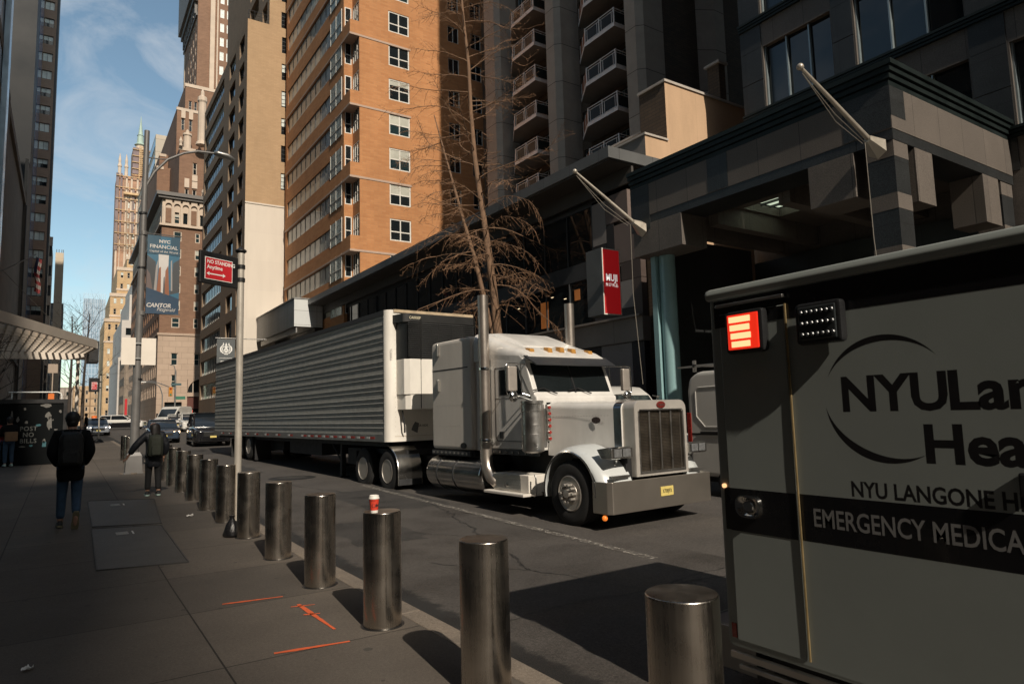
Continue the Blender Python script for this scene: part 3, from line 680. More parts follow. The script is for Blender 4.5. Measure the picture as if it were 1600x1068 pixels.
# ---------------------------------------------------------------- tan brick building
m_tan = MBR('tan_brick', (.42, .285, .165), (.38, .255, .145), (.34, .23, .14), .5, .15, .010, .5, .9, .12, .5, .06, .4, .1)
m_tan_w = MBR('shaded_tan_brick', (.235, .17, .115), (.21, .15, .10), (.19, .14, .10), .5, .15, .010, .5, .9, .14, .5)  # darker copy of the tan brick, street side shade painted in
m_whitewash = MBR('painted_white_brick', (.62, .56, .48), (.60, .54, .465), (.5, .45, .4), 3.2, 2.8, .006, 0, .85, .08, .5, 0, .2, .05)
TB = bld('tan_brick_building', 16, 78, 'tan brick mid rise with a white painted lower wall beside the orange tower', 'building')
mb = MB(); mu_ = MB()
wz = [42.9-2.84*k for k in range(-6, 8)]
rects = [(17.02, 17.98, z-1.7, z) for z in wz]
facade(mu_, 'S', 66.0, 13.72, 19.5, 22.4, 41.0, [r for r in rects if r[3] < 41.0 and r[2] > 22.4], .2)
facade(mu_, 'S', 66.3, 15.85, 19.5, 41.0, 62, [r for r in rects if r[2] > 41.0], .2)
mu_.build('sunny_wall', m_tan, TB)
mb = MB(); facade(mb, 'S', 66.0, 13.72, 19.5, .6, 22.4); mb.box(13.70, 19.5, 65.93, 65.99, 22.35, 22.5); mb.build('painted_wall', m_whitewash, TB)
for r in rects:
    win(TB, 'S', 66.0 if r[3] < 41 else 66.3, r, 1, 4, (m_black, m_glass, m_blind_pale), .05, .14, rw.choice(['', 'blind', 'blind3', 'blind']))
mb = MB(); rects = []
for k in range(13):
    zt = 40.1-2.84*k
    rects += [(67.3, 69.6, zt-1.75, zt), (71.5, 74.6, zt-1.75, zt), (77.6, 89.6, zt-1.75, zt)]
facade(mb, 'W', 13.72, 66.0, 90.3, .6, 41.0, rects, .3)
facade(mb, 'W', 15.85, 66.3, 88, 41, 62, [(67.2, 69.2, z-2, z) for z in (44.2, 47.2, 50.2, 53.2)]+[(71, 75, z-2, z) for z in (44.2, 47.2, 50.2)], .3)
mb.quad((13.72, 90.3, 0), (13.72, 90.3, 41), (40, 90.3, 41), (40, 90.3, 0)); mb.quad((13.72, 66, 41), (40, 66, 41), (40, 90.3, 41), (13.72, 90.3, 41)); mb.quad((15.85, 66.3, 62), (40, 66.3, 62), (40, 88, 62), (15.85, 88, 62)); mb.quad((15.85, 88, 41), (40, 88, 41), (40, 88, 62), (15.85, 88, 62))
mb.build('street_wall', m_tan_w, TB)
for r in rects:
    n = 3 if r[1]-r[0] < 4 else 12
    win(TB, 'W', 13.72, r, n, 1, (m_white_frame if n == 12 else m_black, m_glass, m_blind), .045, .25, rw.choice(['', '', 'blind2']))
mb = MB(); mb.tube([(13.8, 66.1, 42), (15.8, 66.2, 42)], .03, 5); mb.tube([(13.8, 66.1, 41.6), (15.8, 66.2, 41.6)], .02, 5)
for x in (13.8, 14.4, 15, 15.6): mb.tube([(x, 66.15, 41), (x, 66.15, 42)], .02, 5)
mb.build('terrace_railing', m_darkmetal, TB)
# ================================================================ FAR BUILDINGS (right side, then left)
def grid(u0, u1, z0, z1, nu, nz, w, h):
    """regular window openings"""
    return [(u0+(u1-u0)*(i+.5)/nu-w/2, u0+(u1-u0)*(i+.5)/nu+w/2, z0+(z1-z0)*(j+.5)/nz-h/2, z0+(z1-z0)*(j+.5)/nz+h/2) for j in range(nz) for i in range(nu)]
CNT = {}
def wins(B, face, c, rects, nx=1, ny=2, mats=None, fw=.07, depth=.2, styles=('',), limit=95):
    """windows as parts; past the limit the rest are one part"""
    mats = mats or (m_white_frame, m_glass, m_blind_pale); rest = MB(); P = FP(face, c)
    for r in rects:
        if CNT.get(B.name, 0) < limit: CNT[B.name] = CNT.get(B.name, 0)+1; win(B, face, c, r, nx, ny, mats, fw, depth, rw.choice(styles))
        else: rest.quad(P(r[0], r[2], depth), P(r[1], r[2], depth), P(r[1], r[3], depth), P(r[0], r[3], depth))
    if rest.v: o = rest.build('window', mats[1], B, recalc=False); o['kind'] = 'stuff'
m_oldbrick = MBR('old_brown_brick', (.235, .135, .085), (.195, .110, .070), (.17, .11, .075), .6, .2, .012, .5, .9, .2, .3)
m_lime = MBR('limestone_blocks', (.44, .335, .255), (.41, .31, .235), (.25, .19, .145), 1.7, .85, .02, .5, .85, .12, .3)
m_terra = M('pale_terracotta', (.52, .42, .33), .8, 0, .15, .6)
m_dkgrey = M('dark_roof_metal', (.13, .12, .11), .6, 0, .2, .6)
m_paleframe = M('pale_stone_frame', (.50, .42, .34), .8, 0, .1, 1)
OBk = bld('ornate_brick_building', 14, 128, 'old brown brick building with an arcaded cornice, stepped top and limestone base at the crossing', 'building')
Y0 = 110; X0 = 11.15
rS = []
cols = (13.6, 16.3, 17.9)
for k in range(7):
    z = 15.6+2.62*k
    for x in (13.3,): rS.append((x-.55, x+.55, z, z+1.5))
    for x in (16.05, 17.3): rS.append((x-.33, x+.33, z, z+1.5))
base = [(12.8, 13.7, 10.0, 11.8), (15.9, 17.3, 10.0, 11.8), (12.9, 13.6, 6.7, 8.6)]
mb = MB(); facade(mb, 'S', Y0, X0, 24, 14.5, 31.0, rS, .25)
rW = grid(Y0+1, 162, 15.2, 31, 17, 6, 1.3, 1.6)
facade(mb, 'W', X0, Y0, 162, 14.5, 31.0, rW, .25); mb.build('brick_wall', m_oldbrick, OBk)
wins(OBk, 'S', Y0, rS, 1, 2, (m_paleframe, m_glass_teal, m_blind), .12, .12, ('', '', 'blind2', 'blind'))
wins(OBk, 'W', X0, rW[:34], 1, 2, (m_paleframe, m_glass), .08, .2)
mb = MB(); mb.mi = 0; facade(mb, 'S', Y0-.12, X0-.12, 24, .5, 14.4, base+[(12.1, 14.4, 1.2, 4.6), (15.1, 19, 1.2, 8.0)], .4)
rWb = grid(Y0+1, 162, 5, 13.6, 20, 3, 1.0, 1.9); facade(mb, 'W', X0-.12, Y0-.12, 162, .5, 14.4, rWb, .4); mb.box(X0-.25, 24, Y0-.25, Y0, 14.4, 14.75); mb.box(X0-.25, X0, Y0, 162, 14.4, 14.75)
mb.build('limestone_base', m_lime, OBk)
for r in base: win(OBk, 'S', Y0-.12, r, 2 if r[1]-r[0] > 1.2 else 1, 2, (m_paleframe, m_glass_teal), .1, .2)
# big arched entrance on the corner, with its stone infill above the springing
mb = MB(); cx, rz, zs = 17.05, 1.9, 6.1
arc = [(cx-rz*cos(t), zs+rz*sin(t)) for t in [pi*i/16 for i in range(17)]]
for (a, b) in zip(arc[:-1], arc[1:]): mb.quad((a[0], Y0-.119, a[1]), (b[0], Y0-.119, b[1]), (b[0], Y0-.119, 8.0), (a[0], Y0-.119, 8.0)); mb.quad((a[0], Y0-.119, a[1]), (b[0], Y0-.119, b[1]), (b[0], Y0+.28, b[1]), (a[0], Y0+.28, a[1]))
mb.box(15.1, 19, Y0-.1, Y0+.2, 5.4, 6.0); mb.build('arch', m_lime, OBk)
mb = MB(); mb.box(15.1, 19, Y0+.24, Y0+.26, 6.0, 8.0); mb.box(15.1, 19, Y0+.24, Y0+.26, 1.2, 3.6); mb.box(12.1, 14.4, Y0+.24, Y0+.26, 1.2, 4.6); mb.build('shop_window', m_glass, OBk)
mb = MB(); mb.box(15.1, 19, Y0+.1, Y0+.2, 3.6, 5.4); mb.build('awning_board', M('brown_red_board', (.10, .03, .02), .6), OBk)
mb = MB()
for x in (15.9, 16.9, 18): mb.box(x-.06, x+.06, Y0+.1, Y0+.22, 6.0, 8.0)
mb.build('arch_mullion', m_paleframe, OBk)
# arcade
mb = MB(); mb.mi = 0; arS = []
zc0, zc1 = 31.0, 35.4
mb.box(X0-.35, 24, Y0-.35, Y0+.1, 30.85, 31.15); mb.box(X0-.35, X0+.1, Y0+.1, 162, 30.85, 31.15)
k = 0; x = X0+.25
while x < 19.5:
    if k % 3 != 0: arS.append((x+.28, x+.88, 31.4, 33.1))
    else:
        mb.mi = 1; mb.box(x+.2, x+.95, Y0-.14, Y0-.05, 31.4, 33.6); mb.mi = 0
    mb.box(x-.14, x+.14, Y0-.3, Y0-.02, 31.15, 33.9)
    ar = [(x+.58-.44*cos(t), 33.9+.44*sin(t)) for t in [pi*i/8 for i in range(9)]]
    for a, b in zip(ar[:-1], ar[1:]): mb.quad((a[0], Y0-.3, a[1]), (b[0], Y0-.3, b[1]), (b[0], Y0-.3, 35.0), (a[0], Y0-.3, 35.0)); mb.quad((a[0], Y0-.3, a[1]), (b[0], Y0-.3, b[1]), (b[0], Y0-.02, b[1]), (a[0], Y0-.02, a[1]))
    x += 1.16; k += 1
facade(mb, 'S', Y0-.02, X0, 24, 31.15, 35.0, arS, .3); facade(mb, 'W', X0, Y0, 162, 31.15, 35.0, grid(Y0+1, 162, 31.3, 34, 30, 1, .8, 1.8), .3)
mb.mi = 2; mb.box(X0-.6, 24, Y0-.6, Y0+.2, 35.0, 35.35); mb.box(X0-.85, 24, Y0-.85, 162, 35.36, 35.9)
mb.build('arcade_cornice', (m_terra, m_oldbrick, m_dkgrey), OBk)
mb = MB(); mb.box(X0+.6, 24, Y0+.22, Y0+.24, 31.2, 33.4); mb.build('arcade_glass', m_glass, OBk)
# setback masses
mb = MB()
def mass(x0, x1, y0, y1, z0, z1, rS=(), rW=(), mat=None):
    facade(mb, 'S', y0, x0, x1, z0, z1, rS, .3); facade(mb, 'W', x0, y0, y1, z0, z1, rW, .3); solid(mb, x0, x1, y0, y1, z0, z1, 'SW')
s1 = [(16.0, 16.6, 41.4, 43.4), (14.9, 15.45, 36.9, 38.9), (16.0, 16.6, 36.9, 38.9), (17.4, 17.9, 36.9, 38.9)]
mass(14.0, 26, 116, 160, 35.9, 45.6, s1)
s2 = [(15.0, 15.5, 51.4, 53.4), (16.2, 16.7, 51.4, 53.4), (15.0, 15.5, 46.9, 48.9), (16.2, 16.7, 46.9, 48.9)]
mass(14.3, 26, 123, 158, 45.6, 55.2, s2)
s3 = [(17.0, 17.5, 57.8, 60), (17.9, 18.4, 57.8, 60)]
mass(16.4, 24, 130, 156, 55.2, 63, s3)
mass(12.0, 26, 128, 162, 35.9, 46.0); mass(12.9, 26, 134, 162, 46.0, 50.5)
mb.build('stepped_top', m_oldbrick, OBk)
wins(OBk, 'S', 116, s1, 1, 2, (m_paleframe, m_glass), .1, .2); wins(OBk, 'S', 123, s2, 1, 2, (m_paleframe, m_glass), .06, .2); wins(OBk, 'S', 130, s3, 1, 2, (m_paleframe, m_glass), .06, .2)
mb = MB()
for x0, x1, y, z0, z1 in ((13.9, 26, 115.9, 45.2, 45.7), (14.2, 26, 122.9, 54.8, 55.3), (16.3, 24, 129.9, 62.6, 63.2), (11.9, 13, 127.9, 45.6, 46.1), (12.8, 14, 133.9, 50.1, 50.6), (14.95, 15.6, 122.85, 53.5, 54.8), (16.15, 16.8, 122.85, 53.5, 54.8), (15.9, 16.7, 115.85, 40.2, 41.3), (14.8, 15.5, 115.85, 39.1, 40.6), (15.9, 16.7, 115.85, 39.1, 40.3)): mb.box(x0, x1, y, y+.4, z0, z1)
for x, y, z, h in ((17.0, 114.6, 46, 9.5), (15.8, 121.5, 46, 5)): mb.lathe([(.9, 0), (.8, .5), (.62, .6), (.6, h*.75), (.75, h*.78), (.7, h*.85), (.3, h*.88), (.28, h*.95), (.05, h)], (x, y, z), 10)
mb.lathe([(.5, 0), (.3, .4), (.55, .9), (.5, 1.3), (.1, 1.7), (0, 1.8)], (17.1, 110.6, 36), 10); mb.lathe([(.3, 0), (.2, .4), (.3, .8), (.05, 1.5), (0, 1.6)], (14.1, 115.6, 45.7), 8)
mb.build('terracotta_trim', m_terra, OBk)

AP = bld('brick_office_tower', 24, 152, 'very tall brown brick tower with a white corner band rising behind the tan building', 'tower')
mb = MB(); X1, Y1 = 19.6, 140
rS = []
for k in range(9):
    z = 62.2+3.05*k
    for x in (24.15, 25.4, 27.9, 29.2): rS.append((x-.36, x+.36, z, z+1.75))
rW = [(y-.5, y+.5, 60+3.05*k, 62+3.05*k) for k in range(9) for y in (142, 145, 148, 151)]
facade(mb, 'S', Y1, X1, 40, 40, 96, rS, .2); facade(mb, 'W', X1, Y1, 158, 40, 83.5, rW, .25); solid(mb, X1, 40, Y1, 158, 0, 96, 'S' if 0 else 'SW')
mb.quad((X1, Y1, 83.5), (X1, 158, 83.5), (X1, 158, 96), (X1, Y1, 96)); mb.build('wall', m_oldbrick, AP)
wins(AP, 'S', Y1, rS, 1, 2, (m_white, m_blind_pale), .07, .06); wins(AP, 'W', X1, rW, 1, 2, (m_paleframe, m_blind_pale), .06, .1)
mb = MB(); mb.box(21.9, 22.75, Y1-.3, Y1, 40, 96); mb.box(23.15, 23.4, Y1-.2, Y1, 40, 96); mb.box(X1-.1, X1+.2, 157, 158, 40, 84)
mb.build('white_corner_band', m_terra, AP)
mb = MB(); mb.box(X1-.3, X1-.02, Y1+.5, 158.3, 83.0, 83.6); mb.box(X1-.8, X1-.02, Y1+.3, 158.6, 86.0, 87.2); mb.box(X1-1.3, X1, Y1, 159, 87.2, 97)
for k in range(9): y = Y1+1+2*k; mb.box(X1-.5, X1-.02, y, y+.6, 83.6, 86.0)
mb.build('cornice', m_dkgrey, AP)

m_beigec = MBR('beige_office_panels', (.47, .41, .33), (.45, .39, .315), (.2, .17, .14), 3, 3.4, .05, 0, .8, .08, .2)
BO = bld('beige_office_block', 22, 205, 'beige modern office block with ribbon windows between the spire and the brick building', 'building')
mb = MB(); rS = [(19.2, 23, 57+4.6*k, 59.2+4.6*k) for k in range(4)]; facade(mb, 'S', 190, 17.3, 34, 30, 76, rS, .3); solid(mb, 17.3, 34, 190, 240, 0, 76, 'S'); mb.build('wall', m_beigec, BO)
wins(BO, 'S', 190, rS, 4, 1, (m_black, m_glass_teal), .05, .2)
m_bluewin = GL('sky_blue_ribbon_glass', (.10, .22, .30), .08, .8)
mb = MB()
for k in range(9): mb.box(17.2, 17.35, 190.3, 240, 36+4.6*k, 38.2+4.6*k)
mb.build('ribbon_window', m_bluewin, BO)

m_tower = MBR('sunlit_pinkish_brick', (.40, .245, .165), (.34, .20, .135), (.3, .2, .14), 1.4, 4, .04, .5, .9, .35, .12, 0, 6)
m_netting = M('violet_scaffold_netting', (.20, .155, .16), .9, 0, .35, .25)
m_scaf = M('scaffold_timber', (.52, .36, .20), .8, 0, .25, .8)
m_copper = M('green_copper', (.33, .42, .36), .6, .1, .2, .8)
SP = bld('spired_skyscraper', 17, 268, 'slender stepped skyscraper wrapped in scaffolding with a pale green spire', 'tower')
mb = MB(); mb.box(12.3, 22.5, 260, 272, 0, 86.6); mb.box(16.9, 22.2, 261, 270, 86.6, 97.3); mb.build('wall', m_tower, SP)
mb = MB()
for x in (12.35, 14.9, 16.4, 18.2, 20.3, 22.0): mb.box(x, x+.55, 259.4, 260, 30, 86.3)
for x in (13.5, 15.6, 19.3): mb.box(x, x+.25, 259.6, 260, 30, 84)
mb.build('stone_piers', m_terra, SP)
mb = MB(); q_ = random.Random(8)
for k in range(26): x = 12.2+.38*k; mb.box(x, x+.1, 259.0, 259.1, 60, 62+q_.random()*24)
mb.build('scaffold_poles', M('scaffold_tube', (.30, .23, .16), .7, 0, .3, 1), SP)
mb = MB()
for x0, x1, y, z0, z1 in ((12.0, 12.9, 259.2, 60, 87), (13.3, 13.9, 259.3, 64, 87), (16.85, 18.7, 260.6, 88, 97.5), (20.6, 22.4, 260.6, 88, 97), (16.9, 17.6, 259.2, 66, 82), (20.0, 20.5, 259.3, 60, 84)): mb.box(x0, x1, y, y+.3, z0, z1)
mb.build('scaffold_netting', m_netting, SP)
mb = MB()
for k in range(5): mb.box(16.6, 22.6, 260.2, 260.6, 87.4+2.3*k, 87.6+2.3*k)
for k in range(7): mb.box(12.0, 22.8, 258.8, 259.15, 62+4.0*k, 62.2+4.0*k)
mb.box(14.3, 22.5, 258.2, 259.3, 79.6, 80.3)
for k in range(15): z = 87.2+.72*k; mb.tube([(18.9, 260.1, z), (20.6, 260.1, z+.7)], .16, 4); mb.tube([(20.6, 260.1, z), (18.9, 260.1, z+.7)], .12, 4)
mb.box(18.75, 18.95, 259.8, 260.3, 86, 98); mb.box(20.55, 20.75, 259.8, 260.3, 86, 98)
mb.build('scaffold', m_scaf, SP)
mb = MB()
for x in (13.0, 15.0): mb.lathe([(.55, 0), (.5, 3), (.7, 3.2), (.4, 4.5), (.45, 5.5), (.05, 8)], (x, 260.8, 86.6), 8)
mb.lathe([(1.9, 0), (1.8, 1.4), (1.4, 1.5), (1.35, 2.4)], (19.3, 265, 97.3), 12); mb.build('pinnacle', m_terra, SP)
mb = MB(); mb.lathe([(1.3, 2.4), (1.9, 2.7), (1.3, 3.3), (1.1, 3.5), (.95, 6.2), (1.15, 6.3), (.8, 6.6), (.28, 11), (.05, 13.6), (0, 13.7)], (19.3, 265, 97.3), 12); mb.build('spire', m_copper, SP)
rS = [(x, x+.7, 50+3.6*k, 52+3.6*k) for k in range(9) for x in (15.6, 17.2, 19.2, 21.0)]
wins(SP, 'S', 259.98, rS, 1, 2, (m_paleframe, m_blind_pale), .08, 0)

m_yellow = MBR('sunlit_yellow_brick', (.52, .36, .20), (.46, .31, .17), (.4, .3, .18), 1.2, .4, .02, .5, .9, .15, .3)
YB = bld('stepped_yellow_building', 16, 240, 'sunlit yellow brick building stepping up below the spired tower', 'building')
mb = MB(); rr = []
steps = [(9.0, 26, 230, 32.5), (10.3, 26, 232, 40.5), (12.0, 26, 234, 49), (14.6, 26, 236, 53)]
zp = 2
for x0, x1, y0, z1 in steps:
    r_ = [r for r in grid(x0+.4, x0+9.2, zp+1, z1-.5, 5, max(1, int((z1-zp)/3.6)), .75, 1.7)]
    facade(mb, 'S', y0, x0, x1, zp, z1, r_, .25); solid(mb, x0, x1, y0, 262, zp, z1, 'S'); rr.append((y0, r_)); zp = z1
mb.build('wall', m_yellow, YB)
for y0, r_ in rr: wins(YB, 'S', y0, r_, 1, 2, (m_paleframe, m_glass, m_blind_pale), .08, .15, ('', 'blind', 'blind3'))
mb = MB()
for x0, x1, y0, z1 in steps: mb.box(x0-.2, x1, y0-.25, y0+.1, z1-.8, z1+.2); mb.box(x0-.15, x1, y0-.15, y0, z1-7, z1-6.4)
mb.build('stone_string_course', m_terra, YB)
m_whitec = MBR('white_terrace_panels', (.54, .50, .46), (.52, .48, .44), (.3, .28, .26), 3, 4, .02, 0, .8, .08, .3)
WB = bld('white_terraced_building', 15, 190, 'white modern building with stepped terraces and dark square windows', 'building')
mb = MB(); rr = []; zp = 1.5
for x0, y0, z1 in ((10.0, 180, 17), (10.6, 182, 26), (12.2, 184, 32.5), (13.2, 187, 37)):
    r_ = grid(x0+.3, x0+5.2, zp, z1-.6, 2, max(1, int((z1-zp)/4.4)), 1.3, 1.7); facade(mb, 'S', y0, x0, 26, zp, z1, r_, .3); solid(mb, x0, 26, y0, 215, zp, z1, 'S'); rr.append((y0, r_)); zp = z1
mb.build('wall', m_whitec, WB)
for y0, r_ in rr: wins(WB, 'S', y0, r_, 1, 1, (m_black, m_glass), .06, .2)
m_lowstone = MBR('grey_stone_front', (.25, .20, .155), (.22, .175, .135), (.1, .08, .06), 2, 3.6, .03, 0, .85, .2, .3)
LB = bld('grey_stone_block', 14, 170, 'long grey stone block with a lit corner pier down the street', 'building')
mb = MB(); rW = grid(164.5, 178, 3, 26, 7, 6, 1.1, 2.2); facade(mb, 'W', 10.3, 163.5, 179, 1, 16, [r for r in rW if r[3] < 16], .3); solid(mb, 10.3, 26, 163.5, 179, 1, 16, 'W'); mb.build('wall', m_lowstone, LB)
wins(LB, 'W', 10.3, [r for r in rW if r[3] < 16], 1, 2, (m_black, m_glass), .06, .2)
GT = bld('blue_glass_skyscraper', 12, 445, 'pale blue glass skyscraper far down the street with a flat ribbed top', 'tower')
m_hazeblue = MBR('hazy_blue_glass', (.24, .33, .42), (.20, .29, .38), (.34, .42, .50), 1.6, 3.2, .25, 0, .3, .12, .1)
mb = MB(); mb.box(6.8, 17, 430, 450, 0, 70); mb.build('glass_body', m_hazeblue, GT)
mb = MB()
for k in range(12): x = 6.8+.92*k; mb.box(x-.12, x+.12, 429.6, 430, 45, 73)
mb.build('rib', M('pale_blue_rib', (.40, .48, .55), .5, 0, .05, 1), GT)
# the far end of the street: hazy fronts closing the view
for nm, x0, x1, y0, z1, colr, lb in (('street_end_building', -9, 2.6, 330, 17, (.36, .30, .25), 'low pale building closing the far left end of the street'), ('street_end_building', 2.8, 17, 360, 19, (.44, .30, .18), 'low sunlit tan building at the far end of the street')):
    Bq = bld(nm, (x0+x1)/2, y0+10, lb, 'building', 'small buildings at the end of the street'); mq = MBR('far_'+nm+str(x0), colr, tuple(c*.85 for c in colr), tuple(c*.5 for c in colr), 2.2, 3.3, .3, 0, .9, .3, .2)
    mb = MB(); mb.box(x0, x1, y0, y0+20, 0, z1); mb.build('wall', mq, Bq)
    wins(Bq, 'S', y0, grid(x0+.5, x1-.5, 3, z1-1, 4, int(z1/4), .9, 1.8), 1, 1, (m_paleframe, m_glass), .1, -.02)

# ---------------------------------------------------------------- left side of the street
m_lstone = MBR('grey_brown_stone', (.185, .155, .128), (.165, .138, .115), (.10, .085, .07), 2.4, 1.2, .012, .5, .85, .2, .3)
SB = bld('plain_stone_building', -11, 85, 'grey brown stone building with a blank panelled side on the left', 'building')
mb = MB(); solid(mb, -26, -5, 66, 108, .5, 30); mb.box(-5.0, -4.7, 66, 68.5, .5, 29.4); mb.box(-5.0, -4.7, 98, 108, .5, 34); mb.box(-5.05, -4.75, 66, 98, 28.3, 29.2); mb.box(-5.0, -4.82, 68.6, 97.9, 9.0, 9.8); mb.build('wall', m_lstone, SB)
mb = MB(); mb.box(-4.74, -4.66, 68.5, 98, 8.6, 8.95); mb.box(-4.7, -4.6, 97.3, 97.9, 1, 28); mb.build('string_course', M('dark_stone_trim', (.05, .045, .04), .8), SB)
DG = bld('black_glass_slab', -12, 113, 'black glass slab tower rising behind the plain stone building', 'tower')
mb = MB(); mb.box(-30, -5.0, 108.5, 116, .5, 110); mb.build('curtain_wall', M('black_curtain_wall', (.005, .007, .009), .5, 0, .3, .2, rvar=.05, spec=.2), DG)
BG = bld('blue_glass_tower', -12, 122, 'narrow blue patterned glass wall beside the brown tower', 'tower')
m_bluepat = MBR('blue_patterned_glass', (.10, .19, .36), (.17, .27, .46), (.04, .09, .19), 3.0, 1.8, .25, .5, .12, .25, .6)
mb = MB(); mb.box(-30, -4.99, 116.5, 127.5, .5, 110); mb.build('glass_wall', m_bluepat, BG)
m_lbrown = MBR('brown_tower_brick', (.33, .225, .16), (.30, .20, .145), (.24, .17, .12), 1.0, .3, .01, .5, .85, .12, .4)
BB = bld('brown_brick_tower', -6, 132, 'tall narrow brown tower with one column of pale blind windows on the left', 'tower')
mb = MB(); rS = [(-4.95, -3.62, 66.6+2.98*k-.0, 68.1+2.98*k) for k in range(-17, 12)]
facade(mb, 'S', 128, -8, -3.30, .5, 110, rS, .35); solid(mb, -8, -3.30, 128, 133, .5, 110, 'S'); mb.build('wall', m_lbrown, BB)
wins(BB, 'S', 128, rS, 2, 1, (m_black, m_glass, m_blind_pale), .05, .3, ('blind3',)*3+('blind',))
mb = MB(); mb.box(-3.29, -2.98, 128.3, 133, .5, 110); mb.build('dark_edge', m_darkmetal, BB)
CB = bld('banded_balcony_block', -4, 145, 'dark block with pale banded balcony fronts on the left', 'building')
mb = MB(); mb.box(-8, -2.75, 141, 149, 0, 33); mb.build('wall', m_black, CB)
mb = MB()
for k in range(7): mb.box(-4.6, -2.7, 140.6, 141, 12+3.5*k, 13.6+3.5*k)
mb.build('balcony_front', M('pale_band', (.42, .34, .27), .8, 0, .1, 1), CB)
CR = bld('cream_tower', -1.4, 124, 'cream sunlit block with a plain face beside the banded balconies', 'building')
mb = MB(); mb.box(-1.95, -.9, 122, 127, 0, 27.9); mb.build('wall', MBR('cream_render', (.56, .48, .37), (.54, .46, .355), (.4, .34, .26), 3, 3, .02, 0, .9, .06, .3), CR)
mb = MB()
for x in (-1.85, -1.55, -1.2, -1.0): mb.box(x, x+.08, 122, 122.15, 27.9, 28.4)
mb.build('roof_posts', m_darkmetal, CR)
GS = bld('grey_speckled_block', -2, 175, 'grey rough faced block just right of the cream block', 'building')
mb = MB(); mb.box(-6, -.9, 168, 180, 0, 27); mb.build('wall', MBR('speckled_front', (.13, .12, .115), (.34, .32, .30), (.08, .08, .08), .8, 1.3, .3, .5, .8, .3, .5), GS)
# dark glass front nearest on the left, and unseen blocks added to shade the street
NG = bld('dark_glass_front', -9, 52, 'dark glass and stone front at the left edge of the view', 'building')
mb = MB(); mb.box(-26, -5.05, 46, 65.5, .3, 70); mb.build('wall', M('dark_bronze_cladding', (.022, .022, .022), .3, .2, .3, .5), NG)
mb = MB()
for k in range(16): mb.box(-5.04, -4.99, 46.5, 65, 3+4*k, 4+4*k)
mb.build('spandrel_panel', m_lstone, NG)
mb = MB(); mb.box(-5.0, -4.62, 63.6, 65.4, .3, 70); mb.build('pale_glass_fin', M('pale_blue_fin', (.34, .44, .52), .2, .2, .2, .5), NG)
for nm, x1, y0, y1, z1, lb in (('added_shade_block', -9.5, -54.5, 22, 60, 'tall stone office block set back behind the pavement plaza'), ('added_shade_tower', -18.8, -168, -160, 141, 'very tall stone office tower far back along the street')):  # both out of view, placed and sized for the shade they give
    Bq = bld(nm, x1-10, (y0+y1)/2, lb, 'building'); mb = MB(); n = int((y1-y0)/4); rE = grid(y0+1, y1-1, 1, z1-1, n, int(z1/4), 2.2, 2.4)
    facade(mb, 'E', x1, y0, y1, 0, z1, rE, .2); solid(mb, x1-40, x1, y0, y1, 0, z1, 'E'); mb.build('wall', m_lstone, Bq)
    mb = MB(); mb.box(x1-.25, x1-.22, y0+.5, y1-.5, .5, z1-.5); mb.build('window', m_glass, Bq)

EB = bld('added_sky_blocker', 0, -330, 'broad stone block closing the street far behind the photographer', 'building')  # unseen block added to hold back skylight from behind the camera
mb = MB(); mb.box(-90, 110, -350, -320, 0, 130); mb.build('wall', m_lstone, EB)
# ================================================================ VEHICLES
m_truckwhite = M('truck_white_paint', (.63, .615, .585), .36, 0, .14, 2.2, coat=.3, obj=True, stretch=(1, 1, .35))
m_dirtywhite = M('weathered_white_panel', (.62, .585, .53), .5, 0, .14, 1.2, obj=True, stretch=(1, 1, .4))
m_under = M('chassis_black', (.010, .010, .011), .7, 0, .3, 4)
m_hub = M('wheel_aluminium', (.46, .43, .39), .42, .65, .12, 8, rvar=.1, obj=True)
m_hole = M('dark_hole', (.006, .006, .006), .8, 0, 0)
m_visor = M('dark_visor', (.040, .042, .047), .42, .2, .15, 3, obj=True)
m_bumper = M('worn_chrome_bumper', (.46, .42, .37), .36, .9, .08, 1.2, rvar=.06, obj=True)
m_tank = M('tank_aluminium', (.50, .49, .47), .22, 1.0, .14, 2, rvar=.1, obj=True)
m_stack = M('exhaust_chrome', (.50, .45, .40), .36, .9, .1, 2, rvar=.06, obj=True)
m_ws = M('windscreen_glass', (.010, .013, .014), .04, 0, .2, .8, spec=.7, obj=True)
m_plate = M('yellow_number_plate', (.62, .50, .16), .45, 0, .08, 20, obj=True)
m_ink = M('black_lettering', (.015, .015, .016), .6, 0, 0)
m_lensclear = M('clear_headlamp_lens', (.30, .31, .32), .12, .6, .4, 18, rvar=.05, obj=True)
TH = R(2.55)
